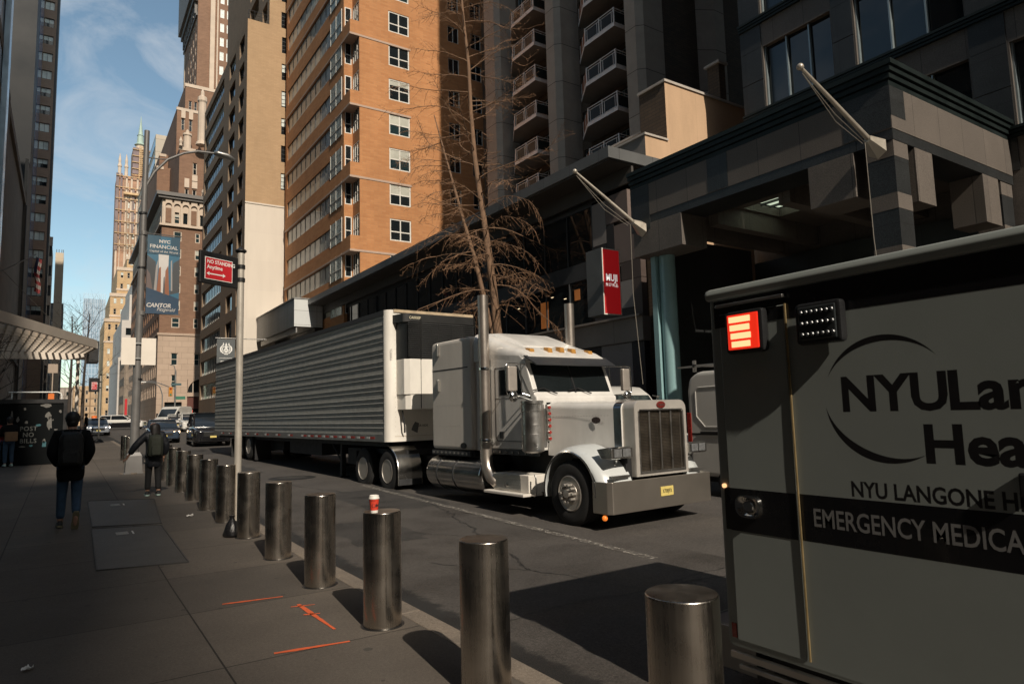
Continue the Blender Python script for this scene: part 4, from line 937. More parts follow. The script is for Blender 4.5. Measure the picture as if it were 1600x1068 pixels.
def wheel(parent, x, y, z, r, w, side, kind, rimmat=None):
    """side -1: outer face looks to -x. kind 'steer' bulges, 'dual' is a deep dish, 'car' has spokes"""
    rimmat = rimmat or m_hub; s = side
    mb = MB(); hw = w/2; rr = r*.56 if kind != 'car' else r*.66
    pr = [(rr, -hw*.85), (rr+.03, -hw), (r*.86, -hw), (r*.96, -hw*.8), (r, -hw*.55), (r, hw*.55), (r*.96, hw*.8), (r*.86, hw), (rr+.03, hw), (rr, hw*.85)]
    mb.lathe(pr, (0, 0, 0), 36, 'x')
    for k in (-.3, 0, .3): mb.lathe([(r*.992, k*w-.012), (r*1.003, k*w-.011), (r*1.003, k*w+.011), (r*.992, k*w+.012)], (0, 0, 0), 36, 'x')
    wh = mb.build('wheel', m_rubber, parent, smooth=True); wh.location = (x, y, z)
    mb = MB(); o = s*hw
    if kind == 'steer':
        mb.mi = 0; mb.lathe([(rr, o*.9), (rr-.02, o*1.0), (rr-.05, o*.75), (r*.36, o*.72), (r*.33, o*.95), (r*.15, o*1.0), (r*.13, o*1.5), (.0, o*1.52)], (0, 0, 0), 32, 'x')
        for k in range(10): t = 2*pi*k/10; mb.cyl((o*.9, r*.27*cos(t), r*.27*sin(t)), (o*1.55, r*.27*cos(t), r*.27*sin(t)), .024, .022, 8)
        mb.mi = 1
        for k in range(10): t = 2*pi*(k+.5)/10; mb.cyl((o*.70, r*.445*cos(t), r*.445*sin(t)), (o*.77, r*.445*cos(t), r*.445*sin(t)), .035, n=12)
    elif kind == 'dual':
        mb.mi = 0; mb.lathe([(rr, o*.9), (rr-.012, o*1.0), (rr-.035, o*.7), (rr-.07, -o*.6), (r*.40, -o*.85), (r*.30, -o*.8), (r*.28, -o*.1), (r*.2, o*.1), (0, o*.12)], (0, 0, 0), 32, 'x')
        for k in range(10): t = 2*pi*k/10; mb.cyl((-o*.85, r*.34*cos(t), r*.34*sin(t)), (-o*.45, r*.34*cos(t), r*.34*sin(t)), .02, n=6)
    else:
        mb.mi = 0; mb.lathe([(rr, o*.9), (rr-.01, o), (rr-.03, o*.85), (rr-.04, o*.3), (0.0, o*.3)], (0, 0, 0), 28, 'x')
        for k in range(5):
            t = 2*pi*k/5+.3; c_, s_ = cos(t), sin(t); a = V((0, -s_, c_)); d = V((0, c_, s_)); mb.obox(V((o*.35, 0, 0))-a*.03, d*(rr-.03), a*.06, V((o*.5, 0, 0)))
        mb.lathe([(.06, o*.3), (.06, o*.95), (0, o*.97)], (0, 0, 0), 14, 'x')
    ri = mb.build('rim', (rimmat, m_hole), wh, smooth=True)
    return wh
TR = root('semi_truck', (8.14, 7.95, -.15), 'white long nosed semi truck with tall chrome exhaust stacks and a square grille', 'truck', rz=TH, world=False)
# chassis
mb = MB()
for x in (-.45, .37): mb.box(x, x+.08, .3, 10.0, .62, .88)
for u in (.9, 7.68, 9.15): mb.box(-.9, .9, u-.09, u+.09, .42, .6)
mb.box(-.55, .55, 1.2, 3.4, .5, 1.15); mb.box(-.9, .9, 7.2, 9.8, .9, 1.02); mb.box(-.5, .5, 7.6, 9.4, 1.02, 1.15); mb.box(-.95, .95, 3.5, 5.6, .86, 1.0); mb.box(-1.15, -.6, 9.62, 9.66, .25, .95); mb.box(.6, 1.15, 9.62, 9.66, .25, .95); mb.box(-.7, .7, .1, 1.9, .55, 1.2)
mb.build('chassis', m_under, TR)
for s in (-1, 1):
    wheel(TR, s*1.06, .9, .525, .525, .30, s, 'steer')
    for u in (7.68, 9.12):
        wheel(TR, s*1.06, u, .52, .52, .28, s, 'dual'); wheel(TR, s*.73, u, .52, .52, .28, s, 'dual')
# bumper
mb = MB(); pr = [(-1.22, .34), (-1.22, .02), (-1.16, -.055), (1.16, -.055), (1.22, .02), (1.22, .34), (1.19, .34), (1.19, .03), (1.14, -.02), (-1.14, -.02), (-1.19, .03), (-1.19, .34)]
mb.prism(pr, 'z', .27, .755); bp_ = mb.build('bumper', m_bumper, TR, bevel=.012, smooth=25)
mb = MB(); mb.box(-.10, .20, -.066, -.058, .455, .605); pl_ = mb.build('number_plate', m_plate, TR, bevel=.003)
text('plate_number', 'X708JFX', .085, m_ink, pl_, (.05, -.0675, .53), (1, 0, 0), (0, 0, 1), .012, sx=.72)
mb = MB(); mb.ball((-1.20, .10, .215), .045, 12); mb.build('fog_marker', M('orange_marker_lens', (.8, .18, .03), .4, 0, 0, emit=(1, .25, .03), es=.5), TR, smooth=True)
# grille shell
mb = MB()
def rrect(x0, x1, z0, z1, r, n=5, bot=False):
    P = []
    for cx, cz, a0 in ((x1-r, z1-r, 0), (x0+r, z1-r, pi/2)):
        for i in range(n+1): t = a0+pi/2*i/n; P.append((cx+r*cos(t), cz+r*sin(t)))
    return P+[(x0, z0), (x1, z0)]
o0 = rrect(-.57, .69, .79, 2.0, .14); i0 = rrect(-.46, .58, .86, 1.83, .03)
for y, ring in ((.0, o0),): pass
n_ = len(o0)
vs = [(p[0], .02, p[1]) for p in o0]+[(p[0], 0.0, p[1]) for p in [(x*.985+.001, z*.995+.004) for x, z in o0]]+[(p[0], .0, p[1]) for p in i0]+[(p[0], .06, p[1]) for p in i0]+[(p[0], .26, p[1]) for p in o0]
fs = []
for a, b in ((4, 0), (0, 1), (1, 2), (2, 3)):
    for i in range(n_): fs.append((a*n_+i, a*n_+(i+1) % n_, b*n_+(i+1) % n_, b*n_+i))
mb.add(vs, fs); gs = mb.build('grille_shell', M('grille_aluminium', (.52, .49, .45), .42, .45, .1, 3, obj=True), TR, smooth=30)
mb = MB(); mb.mi = 0; mb.box(-.46, .58, .07, .09, .86, 1.83); mb.mi = 1
for k in range(1, 40): z = .86+.97*k/40; mb.box(-.46, .58, .05, .056, z-.0035, z+.0035)
for k in range(1, 44): x = -.46+1.04*k/44; mb.box(x-.0028, x+.0028, .045, .051, .86, 1.83)
mb.build('grille_mesh', (m_under, M('grille_wire', (.36, .31, .25), .4, 1, .1, 4)), gs)
mb = MB()
for x in (-.2, .06, .32): mb.box(x-.014, x+.014, .015, .045, .87, 1.82)
mb.box(-.49, .61, -.012, .05, .83, .862); mb.box(-.49, -.46, -.012, .05, .862, 1.83); mb.box(.58, .61, -.012, .05, .862, 1.83); mb.box(-.46, .58, -.012, .05, 1.83, 1.855); mb.build('grille_bars', m_alu, gs, bevel=.004)
mb = MB(); mb.lathe([(.0, -.03), (.9, -.03), (1.0, -.02), (1.0, .0)], (0, 0, 0), 28, 'y')
for i, v in enumerate(mb.v): mb.v[i] = (v[0]*.105+.06, v[1]*.5-.002, v[2]*.058+1.92)
em = mb.build('emblem', M('maroon_enamel', (.14, .018, .014), .35, 0, .05, 9), gs, smooth=True)
text('emblem_script', 'Peterbilt', .052, m_alu, em, (.06, -.0185, 1.92), (1, 0, 0), (0, 0, 1), .01, sx=.85, shear=.2)
mb = MB(); mb.tube([(.06, .06, 2.0), (.06, .05, 2.05), (.02, .0, 2.06)], [.02, .015, .008], 8); mb.tube([(-.08, .04, 2.075), (.0, .02, 2.062), (.1, .05, 2.07)], .010, 6); mb.build('hood_ornament', m_chrome, gs, smooth=True)
# hood
def hsec(u, xh, zt, zb):
    P = []
    for i in range(7): t = pi/2*i/6; P.append((xh-.12+.12*cos(t), u, zt-.12+.12*sin(t)))
    P = [(xh, u, zb)]+P
    return P+[(-x, y, z) for x, y, z in reversed(P)]
def shift(P, dx): return [(x+dx, y, z) for x, y, z in P]
mb = MB(); mb.loft([shift(hsec(.26, .63, 1.97, 1.02), .03), shift(hsec(.7, .66, 1.985, 1.02), .02), hsec(1.3, .72, 2.0, 1.05), hsec(1.93, .78, 2.03, 1.08)]); hd = mb.build('hood', m_truckwhite, TR, smooth=30)
mb = MB(); mb.loft([[(x*1.002, y, z) for x, y, z in shift(hsec(.265, .635, 1.975, 1.2), .03)], shift(hsec(.42, .645, 1.982, 1.2), .03)]); mb.build('hood_trim', M('blue_grey_chrome', (.20, .23, .26), .2, 1, .1, 3), hd, smooth=30)
mb = MB()
for k in range(22):
    u = .5+1.4*k/21; xh = .655+.125*(u-.4)/1.53; mb.ball((-xh-.001, u, 1.765), .009, 6)
mb.build('hood_rivets', m_alu, hd)
mb = MB(); mb.lathe([(0, -.008), (1, -.008), (1, 0)], (0, 0, 0), 24, 'x')
for i, v in enumerate(mb.v): mb.v[i] = (v[0]-.684, v[1]*.105+.76, v[2]*.055+1.69)
mb.build('hood_badge', M('black_badge', (.03, .01, .01), .25), hd)
# fenders
m_fender = M('fender_white_paint', (.50, .525, .525), .30, 0, .06, 2, coat=.4, obj=True)
for s in (-1, 1):
    mb = MB(); secs = []
    for i in range(25):
        t = R(-12+197*i/24)           # from the rear foot over the top to the nose
        rr = .70 if t < R(120) else .70+.10*((t-R(120))/R(65))**1.5
        cu, cz = .90, .56
        def pt(x, r_): return (s*x, cu+r_*cos(t), cz+r_*sin(t))
        dz = max(0, (t-R(110))/R(75))
        secs.append([pt(.66, rr+.04+.12*dz), pt(.92, rr+.035+.10*dz), pt(1.12, rr+.005+.05*dz), pt(1.205, rr-.04), pt(1.215, rr-.085), pt(1.17, rr-.085), pt(1.10, rr-.04), pt(.66, rr-.03)])
    mb.loft(secs); f = mb.build('fender', m_fender, TR, smooth=40)
    mb = MB(); lip = [(s*1.218, .90+(.63)*cos(R(-12+197*i/24)), .56+(.63)*sin(R(-12+197*i/24))) for i in range(25)]; mb.tube(lip, .016, 6); mb.build('fender_lip', m_chrome, f, smooth=True)
    mb = MB(); mb.box(min(s*.72, s*1.12), max(s*.72, s*1.12), -.0, .06, .80, .84); mb.build('fender_tread_plate', m_alu, f, bevel=.004)
    x0, x1 = (min(s*.68, s*1.14), max(s*.68, s*1.14))
    mb = MB(); pl = [(.30, 1.24), (.02, 1.28), (-.04, 1.26), (-.04, 1.11), (.0, 1.09), (.2, 1.10)]; mb.prism(pl, 'x', x0, x1); h_ = mb.build('headlight', m_chrome, TR, bevel=.012)
    for k in range(2):
        xa = x0+.05+k*.19; mb = MB(); mb.box(xa, xa+.165, -.052, -.042, 1.125, 1.25); mb.build('headlight_lens', m_lensclear, h_, bevel=.006)
    mb = MB(); mb.cyl((s*.9, .1, 1.09), (s*.8, .25, .98), .03, n=8); mb.build('headlight_bracket', m_chrome, h_)
mb = MB(); 
for k in range(3): mb.box(-.78, .78, 1.9+.0*k, 1.96, 1.3, 2.02)
mb.build('firewall', m_under, TR)
# cab
mb = MB(); mb.prism([(1.95, 1.16), (1.95, 2.13), (2.01, 2.16), (2.27, 2.80), (2.45, 2.93), (3.42, 3.05), (3.42, 1.16)], 'x', -1.0, 1.0); cb_ = mb.build('cab', m_truckwhite, TR, bevel=.045, smooth=30)
mb = MB(); d_ = V((0, .26, .64)).normalized(); nn = V((0, -.64, .26)).normalized()
for xa, xb in ((-.90, -.015), (.015, .90)): mb.obox(V((xa, 2.035, 2.215))+nn*.004, (xb-xa, 0, 0), d_*.58, nn*.006)
ws_ = mb.build('windscreen', m_ws, cb_)
mb = MB(); mb.obox(V((-.015, 2.03, 2.2))+nn*.004, (.03, 0, 0), d_*.6, nn*.02); mb.build('windscreen_pillar', m_black, ws_)
mb = MB()
for xa in (-.5, .35):
    b0 = V((xa, 1.99, 2.17))+nn*.03; mb.tube([b0, b0+V((-.28, .06, .10)), b0+V((-.55, .02, .06))+nn*.0], .012, 5)
mb.build('wiper', m_black, ws_)
mb = MB(); mb.prism([(2.33, 2.19), (3.1, 2.19), (3.1, 2.68), (2.5, 2.68)], 'x', -1.008, -1.001); mb.build('side_window', m_ws, cb_)
mb = MB(); mb.prism([(2.33, 2.19), (3.1, 2.19), (3.1, 2.68), (2.5, 2.68)], 'x', 1.001, 1.008); mb.build('side_window', m_ws, cb_)
mb = MB(); dp = [(2.12, 1.36), (2.16, 1.32), (3.2, 1.32), (3.24, 1.36), (3.24, 2.72), (2.5, 2.72), (2.12, 2.15)]
for (a, b) in zip(dp, dp[1:]+dp[:1]): mb.tube([(-1.001, a[0], a[1]), (-1.001, b[0], b[1])], .007, 4)
mb.tube([(-1.001, 2.12, 2.13), (-1.001, 3.24, 2.13)], .006, 4)
dr = mb.build('door_seam', m_under, cb_)
mb = MB(); mb.box(-1.03, -1.0, 2.98, 3.1, 1.37, 1.5); mb.build('door_handle', m_black, cb_, bevel=.008)
mb = MB(); mb.box(-1.01, -.96, 1.95, 3.42, 1.07, 1.165); mb.mi = 1
for k in range(7): mb.cyl((-1.012, 2.1+.2*k, 1.115), (-1.03, 2.1+.2*k, 1.115), .022, n=10)
mb.build('cab_skirt', (m_darkmetal, m_chrome), cb_)
# roof cap sweeping up to the sleeper
def rsec(u, xh, zt, zb, r): 
    P = [(xh, u, zb)]
    for i in range(6): t = pi/2*i/5; P.append((xh-r+r*cos(t), u, zt-r+r*sin(t)))
    return P+[(-x, y, z) for x, y, z in reversed(P)]
mb = MB(); mb.loft([rsec(2.22, .95, 2.90, 2.82, .05), rsec(2.40, .99, 3.0, 2.82, .12), rsec(2.75, 1.0, 3.12, 2.85, .2), rsec(3.2, 1.0, 3.28, 2.9, .25), rsec(3.6, 1.0, 3.42, 2.9, .25), rsec(4.0, 1.02, 3.46, 2.9, .2)]); mb.build('cab_roof', m_truckwhite, TR, smooth=40)
mb = MB(); mb.loft([rsec(2.75, .70, 3.14, 2.95, .08), rsec(3.1, .74, 3.30, 3.0, .14), rsec(3.6, .76, 3.47, 3.1, .16), rsec(4.3, .8, 3.53, 3.2, .16)]); mb.build('roof_fairing', m_truckwhite, TR, smooth=40)
mb = MB(); v0 = [(-1.03, 2.26, 2.90), (1.03, 2.26, 2.90), (1.0, 1.93, 2.72), (.0, 1.86, 2.71), (-1.0, 1.93, 2.72)]; v1 = [(x, y+.01, z-.02) for x, y, z in v0]
mb.add(v0+v1, [(0, 1, 2, 3, 4), (9, 8, 7, 6, 5), (0, 5, 6, 1), (1, 6, 7, 2), (2, 7, 8, 3), (3, 8, 9, 4), (4, 9, 5, 0)]); mb.build('sun_visor', m_visor, TR)
for x in (-.74, -.30, .0, .30, .74):
    mb = MB(); zr = 2.985-.06*abs(x); w_ = .062; sec = lambda y, w, z0, z1: [(x-w, y, z0), (x+w, y, z0), (x+w*.8, y, z1), (x-w*.8, y, z1)]
    mb.mi = 0; mb.loft([sec(2.36, w_*.8, zr+.01, zr+.07), sec(2.38, w_, zr, zr+.10), sec(2.50, w_, zr+.02, zr+.125)])
    mb.mi = 1; mb.loft([sec(2.50, w_, zr+.02, zr+.125), sec(2.62, w_*.7, zr+.06, zr+.12), sec(2.74, .006, zr+.10, zr+.11)])
    mb.build('cab_light', (M('weathered_amber_lens', (.42, .21, .05), .35, 0, .15, 20, obj=True), m_chrome), TR, bevel=.008)
# sleeper
mb = MB(); mb.box(-1.1, 1.1, 3.98, 5.62, 1.10, 3.44); sl2 = mb.build('sleeper', m_dirtywhite, TR, bevel=.10, smooth=35)
mb = MB(); mb.box(-.98, .98, 3.38, 4.0, 1.12, 2.95); mb.build('sleeper_front', m_truckwhite, sl2)
mb = MB(); mb.box(-1.104, -1.09, 4.08, 5.55, 2.80, 2.82); mb.box(-1.03, -.9, 4.0, 5.62, 1.0, 1.10); mb.build('sleeper_seam', m_under, sl2)
mb = MB(); mb.box(-1.105, -1.06, 4.05, 5.6, 1.0, 1.095); mb.mi = 1
for k in range(9): mb.cyl((-1.104, 4.15+.17*k, 1.05), (-1.122, 4.15+.17*k, 1.05), .026, n=10)
mb.build('sleeper_skirt', (m_darkmetal, m_alu), sl2)
for z in (3.12, 2.35):
    mb = MB(); mb.box(-1.15, -1.10, 5.22, 5.30, z, z+.26); mb.build('sleeper_vent_handle', m_alu, sl2, bevel=.012)
mb = MB(); mb.lathe([(0, -.012), (1, -.012), (1, 0)], (0, 0, 0), 20, 'x')
for i, v in enumerate(mb.v): mb.v[i] = (v[0]-1.10, v[1]*.11+4.28, v[2]*.06+1.21)
mb.build('step_lamp', m_black, sl2)
mb = MB()
for k in range(18):
    mb.ball((-1.101, 5.4-.07*k, 2.05), .006, 5)
    if k < 14: mb.ball((-1.101, 5.35-.07*k, 1.62), .006, 5); mb.ball((-1.101, 4.95, 2.0-.06*k), .006, 5)
    mb.ball((-1.101, 5.5, 2.7-.09*k), .006, 5)
mb.build('rivets', m_steel, sl2)
# stacks, air cleaners, tank, steps
for s in (-1, 1):
    mb = MB(); x = s*1.13
    mb.tube([(s*.7, 3.05, .62), (s*.95, 3.06, .55), (x, 3.12, .56), (x, 3.26, .64), (x, 3.38, .80), (x, 3.42, 1.0), (x, 3.42, 1.3), (x, 3.42, 4.18)], [.10, .11, .115, .12, .12, .12, .108, .105], 24, caps=False)
    mb.tube([(x, 3.42, 4.18), (x, 3.42, 4.0)], [.098, .098], 24, caps=True)
    st = mb.build('exhaust_stack', m_stack, TR, smooth=50)
    mb = MB()
    for z in (2.72, 1.33): mb.lathe([(.112, z-.03), (.118, z-.02), (.118, z+.02), (.112, z+.03)], (x, 3.42, 0), 20); mb.box(min(x, s*.98), max(x, s*.98), 3.36, 3.41, z-.02, z+.02)
    mb.build('stack_clamp', m_chrome, st)
    mb = MB(); x = s*1.16; mb.lathe([(.12, 1.14), (.19, 1.17), (.20, 1.22), (.20, 1.45), (.203, 1.455), (.203, 1.475), (.20, 1.48), (.20, 1.62), (.203, 1.625), (.203, 1.64), (.20, 1.645), (.20, 1.86), (.21, 1.87), (.21, 1.985), (.185, 1.99), (.185, 2.0), (.205, 2.005), (.205, 2.05), (.1, 2.06), (0, 2.06)], (x, 1.88, 0), 32); mb.build('air_cleaner', m_alu, TR, smooth=30)
    mb = MB(); mb.mi = 0; xa = s*.845; mb.box(xa-.035, xa+.035, 1.80, 1.86, 1.33, 1.98); mb.mi = 1
    for k in range(6): mb.cyl((xa, 1.80, 1.38+.11*k), (xa, 1.775, 1.38+.11*k), .030, n=12)
    mb.build('marker_light_bar', (m_chrome, m_redlens), TR)
    # mirrors
    x = s*(1.33 if s < 0 else 1.56); e_ = .0 if s < 0 else .23; mb = MB(); mb.tube([(s*1.0, 2.28, 2.73), (s*(1.36+e_), 2.22, 2.74), (s*(1.46+e_), 2.22, 2.72), (s*(1.47+e_), 2.22, 2.66), (s*(1.47+e_), 2.22, 2.24), (s*(1.44+e_), 2.22, 2.17), (s*1.2, 2.2, 2.15), (s*.86, 2.0, 2.0)], .014, 8); mb.tube([(s*1.12, 2.25, 2.74), (s*1.12, 2.22, 2.2), (s*.9, 2.05, 2.1)], .012, 8)
    mr = mb.build('mirror_bracket', m_chrome, TR, smooth=True)
    mb = MB(); mb.box(x-.10, x+.10, 2.20, 2.29, 2.24, 2.69); mb.build('mirror', M('mirror_housing', (.42, .38, .34), .4, .5, .1, 4, obj=True), mr, bevel=.02)
    mb = MB(); mb.ball((x, 2.2, 2.14), .10, 14, (1, .6, 1)); mb.build('spot_mirror', m_chrome, mr, smooth=True)
    # tank
    mb = MB(); mb.lathe([(.0, 3.50), (.30, 3.50), (.345, 3.53), (.36, 3.58), (.36, 5.62), (.345, 5.68), (.28, 5.72), (.0, 5.72)], (s*.86, 0, .62), 36, 'y'); tk = mb.build('fuel_tank', m_tank, TR, smooth=35)
    mb = MB()
    for u in (4.55, 5.22): mb.lathe([(.362, u-.02), (.368, u-.018), (.368, u+.018), (.362, u+.02)], (s*.86, 0, .62), 32, 'y'); mb.tube([(s*.84, u, .97), (s*.80, u+.08, 1.02)], .015, 5)
    mb.build('tank_strap', m_under if s > 0 else m_darkmetal, tk, smooth=True)
    # battery box with tread plate and step
    xs = sorted((s*.72, s*1.18)); mb = MB(); mb.box(xs[0], xs[1], 2.02, 3.12, .43, .74); bx = mb.build('step_box', m_dirtywhite, TR, bevel=.01)
    mb = MB(); xs = sorted((s*1.18, s*1.187)); mb.box(xs[0], xs[1], 2.25, 3.1, .46, .665)
    for i in range(16):
        for j in range(4): q = s*1.19; mb.obox((q-.002, 2.28+.05*i, .485+.045*j), (.004, 0, 0), (0, .022, .012 if (i+j) % 2 else -.012), (0, .004, .006))
    mb.build('tread_plate', m_alu, bx)
    mb = MB(); mb.box(xs[0]-.012 if s < 0 else xs[0], xs[1] if s < 0 else xs[1]+.012, 2.25, 3.1, .675, .73); mb.build('box_lid', m_alu, bx)
    mb = MB(); mb.cyl((s*1.185, 2.68, .535), (s*1.21, 2.68, .535), .035, n=12); mb.build('box_latch', m_chrome, bx)
    xs = sorted((s*.9, s*1.34)); mb = MB(); mb.box(xs[0], xs[1], 1.98, 3.22, .38, .428); mb.build('step_board', m_dirtywhite, TR, bevel=.008)
    mb = MB(); pts = [(s*1.16, 1.86, .76), (s*1.17, 1.82, .7), (s*1.17, 1.82, .48), (s*1.16, 1.86, .4), (s*1.16, 2.0, .4)]; mb.tube(pts, .016, 6); mb.build('step_bracket', m_alu, TR, smooth=True)
    # half fender over the front drive wheels
    mb = MB(); secs = []
    for i in range(15):
        t = R(98-98*i/14); y, z = 7.68-.645*sin(pi/2-t) if 0 else 7.68-.65*cos(t), .50+.65*sin(t)
        secs.append([(s*.58, y, z), (s*1.19, y, z), (s*1.215, y+.02*cos(t), z-.02), (s*1.19, y+.03*cos(t), z-.03*sin(t)), (s*.58, y+.02*cos(t), z-.02*sin(t))])
    secs.append([(a, b, .22) for a, b, c in secs[-1]]); mb.loft(secs); qf = mb.build('quarter_fender', m_chrome if s > 0 else m_tank, TR, smooth=40)
    xs = sorted((s*.60, s*1.20)); mb = MB(); mb.box(xs[0], xs[1], 7.016, 7.028, .22, .36); mb.build('fender_flap', m_darkmetal, qf)
# ---------------------------------------------------------------- trailer
TL = root('refrigerated_trailer', (8.14, 7.95, -.15), 'long grey ribbed refrigerated trailer coupled to the white semi truck', 'trailer', rz=TH, world=False)
def quilt(name, col):
    mt, n, l, b = _mat(name); pos = _pos(n, l, True); b.inputs['Metallic'].default_value = .1; b.inputs['Roughness'].default_value = .45
    mpn = n.new('ShaderNodeMapping'); mpn.inputs['Scale'].default_value = (1, 2.6, 3.5); l.new(pos, mpn.inputs[0])
    t = n.new('ShaderNodeTexNoise'); t.inputs['Scale'].default_value = 1.4; t.inputs['Detail'].default_value = 5; l.new(mpn.outputs[0], t.inputs['Vector'])
    r = n.new('ShaderNodeMapRange'); r.inputs[3].default_value = .72; r.inputs[4].default_value = 1.25; l.new(t.outputs['Fac'], r.inputs[0])
    vm = n.new('ShaderNodeVectorMath'); vm.operation = 'SCALE'; vm.inputs[0].default_value = col; l.new(r.outputs[0], vm.inputs['Scale']); l.new(vm.outputs[0], b.inputs['Base Color'])
    wv = n.new('ShaderNodeTexWave'); wv.wave_type = 'BANDS'; wv.bands_direction = 'Y'; wv.inputs['Scale'].default_value = 1.05; wv.inputs['Distortion'].default_value = 1.5; wv.inputs['Detail'].default_value = 2; l.new(pos, wv.inputs['Vector'])
    ad = n.new('ShaderNodeMath'); ad.operation = 'MULTIPLY_ADD'; ad.inputs[1].default_value = .5; l.new(wv.outputs['Fac'], ad.inputs[0]); l.new(t.outputs['Fac'], ad.inputs[2])
    bp = n.new('ShaderNodeBump'); bp.inputs['Strength'].default_value = .10; bp.inputs['Distance'].default_value = .04; l.new(ad.outputs[0], bp.inputs['Height']); l.new(bp.outputs[0], b.inputs['Normal'])
    return mt
m_quilt = quilt('quilted_trailer_side', (.36, .36, .335))
m_ribs = M('trailer_rib', (.36, .36, .34), .4, .3, .1, 4, obj=True)
m_trwhite = M('trailer_white_front', (.72, .69, .63), .5, 0, .12, 1.6, obj=True, stretch=(1, 1, .5))
ZB, ZT_ = 1.25, 4.43; U0, U1 = 7.42, 25.3
mb = MB(); mb.box(-1.285, 1.285, U0+.12, U1, ZB, ZT_); mb.build('trailer_body', m_quilt, TL)
mb = MB()
zz = 1.56; k = 0
while zz < 4.3:
    for q in (0, .115): mb.prism([(-1.284, zz+q-.002), (-1.304, zz+q+.003), (-1.304, zz+q+.010), (-1.284, zz+q+.018)], 'y', U0+.16, U1-.05)
    zz += .302
mb.build('side_ribs', m_ribs, TL)
mb = MB(); mb.box(-1.31, -1.283, U0+.16, U1+.02, ZB-.02, ZB+.16); mb.box(1.283, 1.31, U0+.16, U1, ZB-.02, ZB+.16); mb.build('bottom_rail', m_steel, TL)
mb = MB(); mb.box(-1.309, -1.283, U0+.16, U1, 4.34, ZT_+.03); mb.box(1.283, 1.309, U0+.16, U1, 4.34, ZT_+.03); mb.build('top_rail', m_darkmetal, TL)
pr = [(-1.3, U0+.18)]+[(-1.3+.17-.17*cos(t), U0+.17-.17*sin(t)) for t in [pi/2*i/6 for i in range(7)]]+[(1.3-.17+.17*sin(t), U0+.17-.17*cos(t)) for t in [pi/2*i/6 for i in range(7)]]+[(1.3, U0+.18)]
mb = MB(); mb.prism(pr, 'z', ZB-.02, ZT_+.03); ft = mb.build('front_wall', m_trwhite, TL, smooth=40)
mb = MB()
for k in range(26): mb.ball((-1.08, U0-.001, 1.36+.118*k), .008, 5)
for k in range(16): mb.ball((-1.02+.13*k, U0-.001, 1.40), .008, 5)
mb.build('front_rivets', m_steel, ft)
mb = MB(); mb.box(-1.1, 1.1, U0-.006, U0, 1.355, 1.362); mb.box(-1.12, 1.2, U0-.03, U0+.1, 4.40, 4.47); mb.build('front_seams', M('rusty_cream_edge', (.42, .33, .22), .8, 0, .3, 6), ft)
text('lettering', 'AIR-RIDE', .075, m_ink, ft, (-.34, U0-.002, 1.60), (1, 0, 0), (0, 0, 1), .012, sx=1.0)
text('side_number', 'YD0001', .09, M('faded_grey_lettering', (.45, .43, .40), .7), ft, (-1.19, U0-.0005+.002, 3.35), (0, 0, -1), (1, 0, 0), .01)
mb = MB(); mb.add([(-.66, U0-.004, 1.50), (-.49, U0-.004, 1.42), (-.44, U0-.004, 1.66), (-.55, U0-.004, 1.70), (-.62, U0-.004, 1.60)], [(0, 1, 2, 3, 4)]); mb.build('torn_sticker', M('grey_sticker', (.12, .12, .12), .8, 0, .4, 9), ft)
m_retro = M('red_reflective_tape', (.32, .03, .02), .5, 0, .1, 9); m_retw = M('white_reflective_tape', (.5, .5, .48), .5)
mb = MB(); u = U0+.7; k = 0
while u < U1-1:
    mb.mi = 0; mb.box(-1.313, -1.31, u, u+.26, ZB+.045, ZB+.10); mb.mi = 1; mb.box(-1.313, -1.31, u+.3, u+.5, ZB+.045, ZB+.10); u += .62 if k < 8 else 1.3; k += 1
mb.build('reflector_tape', (m_retro, m_retw), TL)
# refrigeration unit
m_reef = M('reefer_black_plastic', (.008, .0085, .0085), .55, 0, .2, 5, obj=True)
uf = 6.93
mb = MB(); pl = [(-1.05, U0), (-1.0, uf+.12), (-.90, uf+.02), (-.6, uf), (.6, uf), (.9, uf+.04), (1.0, uf+.14), (1.05, U0)]
mb.prism(pl, 'z', 3.22, 4.28); mb.prism([(-1.14, U0), (-1.06, uf+.10), (-.90, uf-.01), (.9, uf-.01), (1.06, uf+.14), (1.14, U0)], 'z', 4.12, 4.32); ru = mb.build('reefer_grille', m_reef, TL, smooth=30)
mb = MB()
for k in range(17):
    z = 3.27+.05*k
    for a, b in ((-.97, -.66), (-.60, -.14), (-.12, .22), (.24, .58), (.6, .92)): mb.obox((a, uf-.02, z), (b-a, 0, 0), (0, .02, 0), (0, .022, .026))
mb.build('louvres', M('louvre_grey', (.022, .023, .023), .45, 0, .1, 5), ru)
mb = MB()
for x in (-.645, -.615, .945): mb.box(x-.008, x+.008, uf-.028, uf, 3.22, 4.2)
mb.build('grille_posts', m_reef, ru)
text('maker_name', 'CARRIER', .095, M('cream_lettering', (.62, .56, .40), .5), ru, (-.79, uf-.014, 4.215), (1, 0, 0), (0, 0, 1), .006, sx=.85, shear=.15)
mb = MB(); mb.prism([(-1.05, U0), (-1.04, uf+.1), (-.92, uf), (.92, uf), (1.04, uf+.1), (1.05, U0)], 'z', 2.36, 3.215); mb.prism([(-1.03, U0), (-1.0, uf+.12), (-.9, uf+.02), (.9, uf+.02), (1.0, uf+.12), (1.03, U0)], 'z', 2.0, 2.355); mb.build('reefer_cover', m_trwhite, TL, smooth=30, bevel=.01)
mb = MB(); mb.box(-.638, -.625, uf-.004, uf+.01, 2.02, 3.215); mb.build('cover_seam', m_under, TL)
mb = MB(); mb.tube([(-.98, 7.25, 1.98), (-.95, 7.2, 1.6), (-.9, 7.3, 1.45)], .02, 6); mb.build('drain_hose', m_rubber, TL)
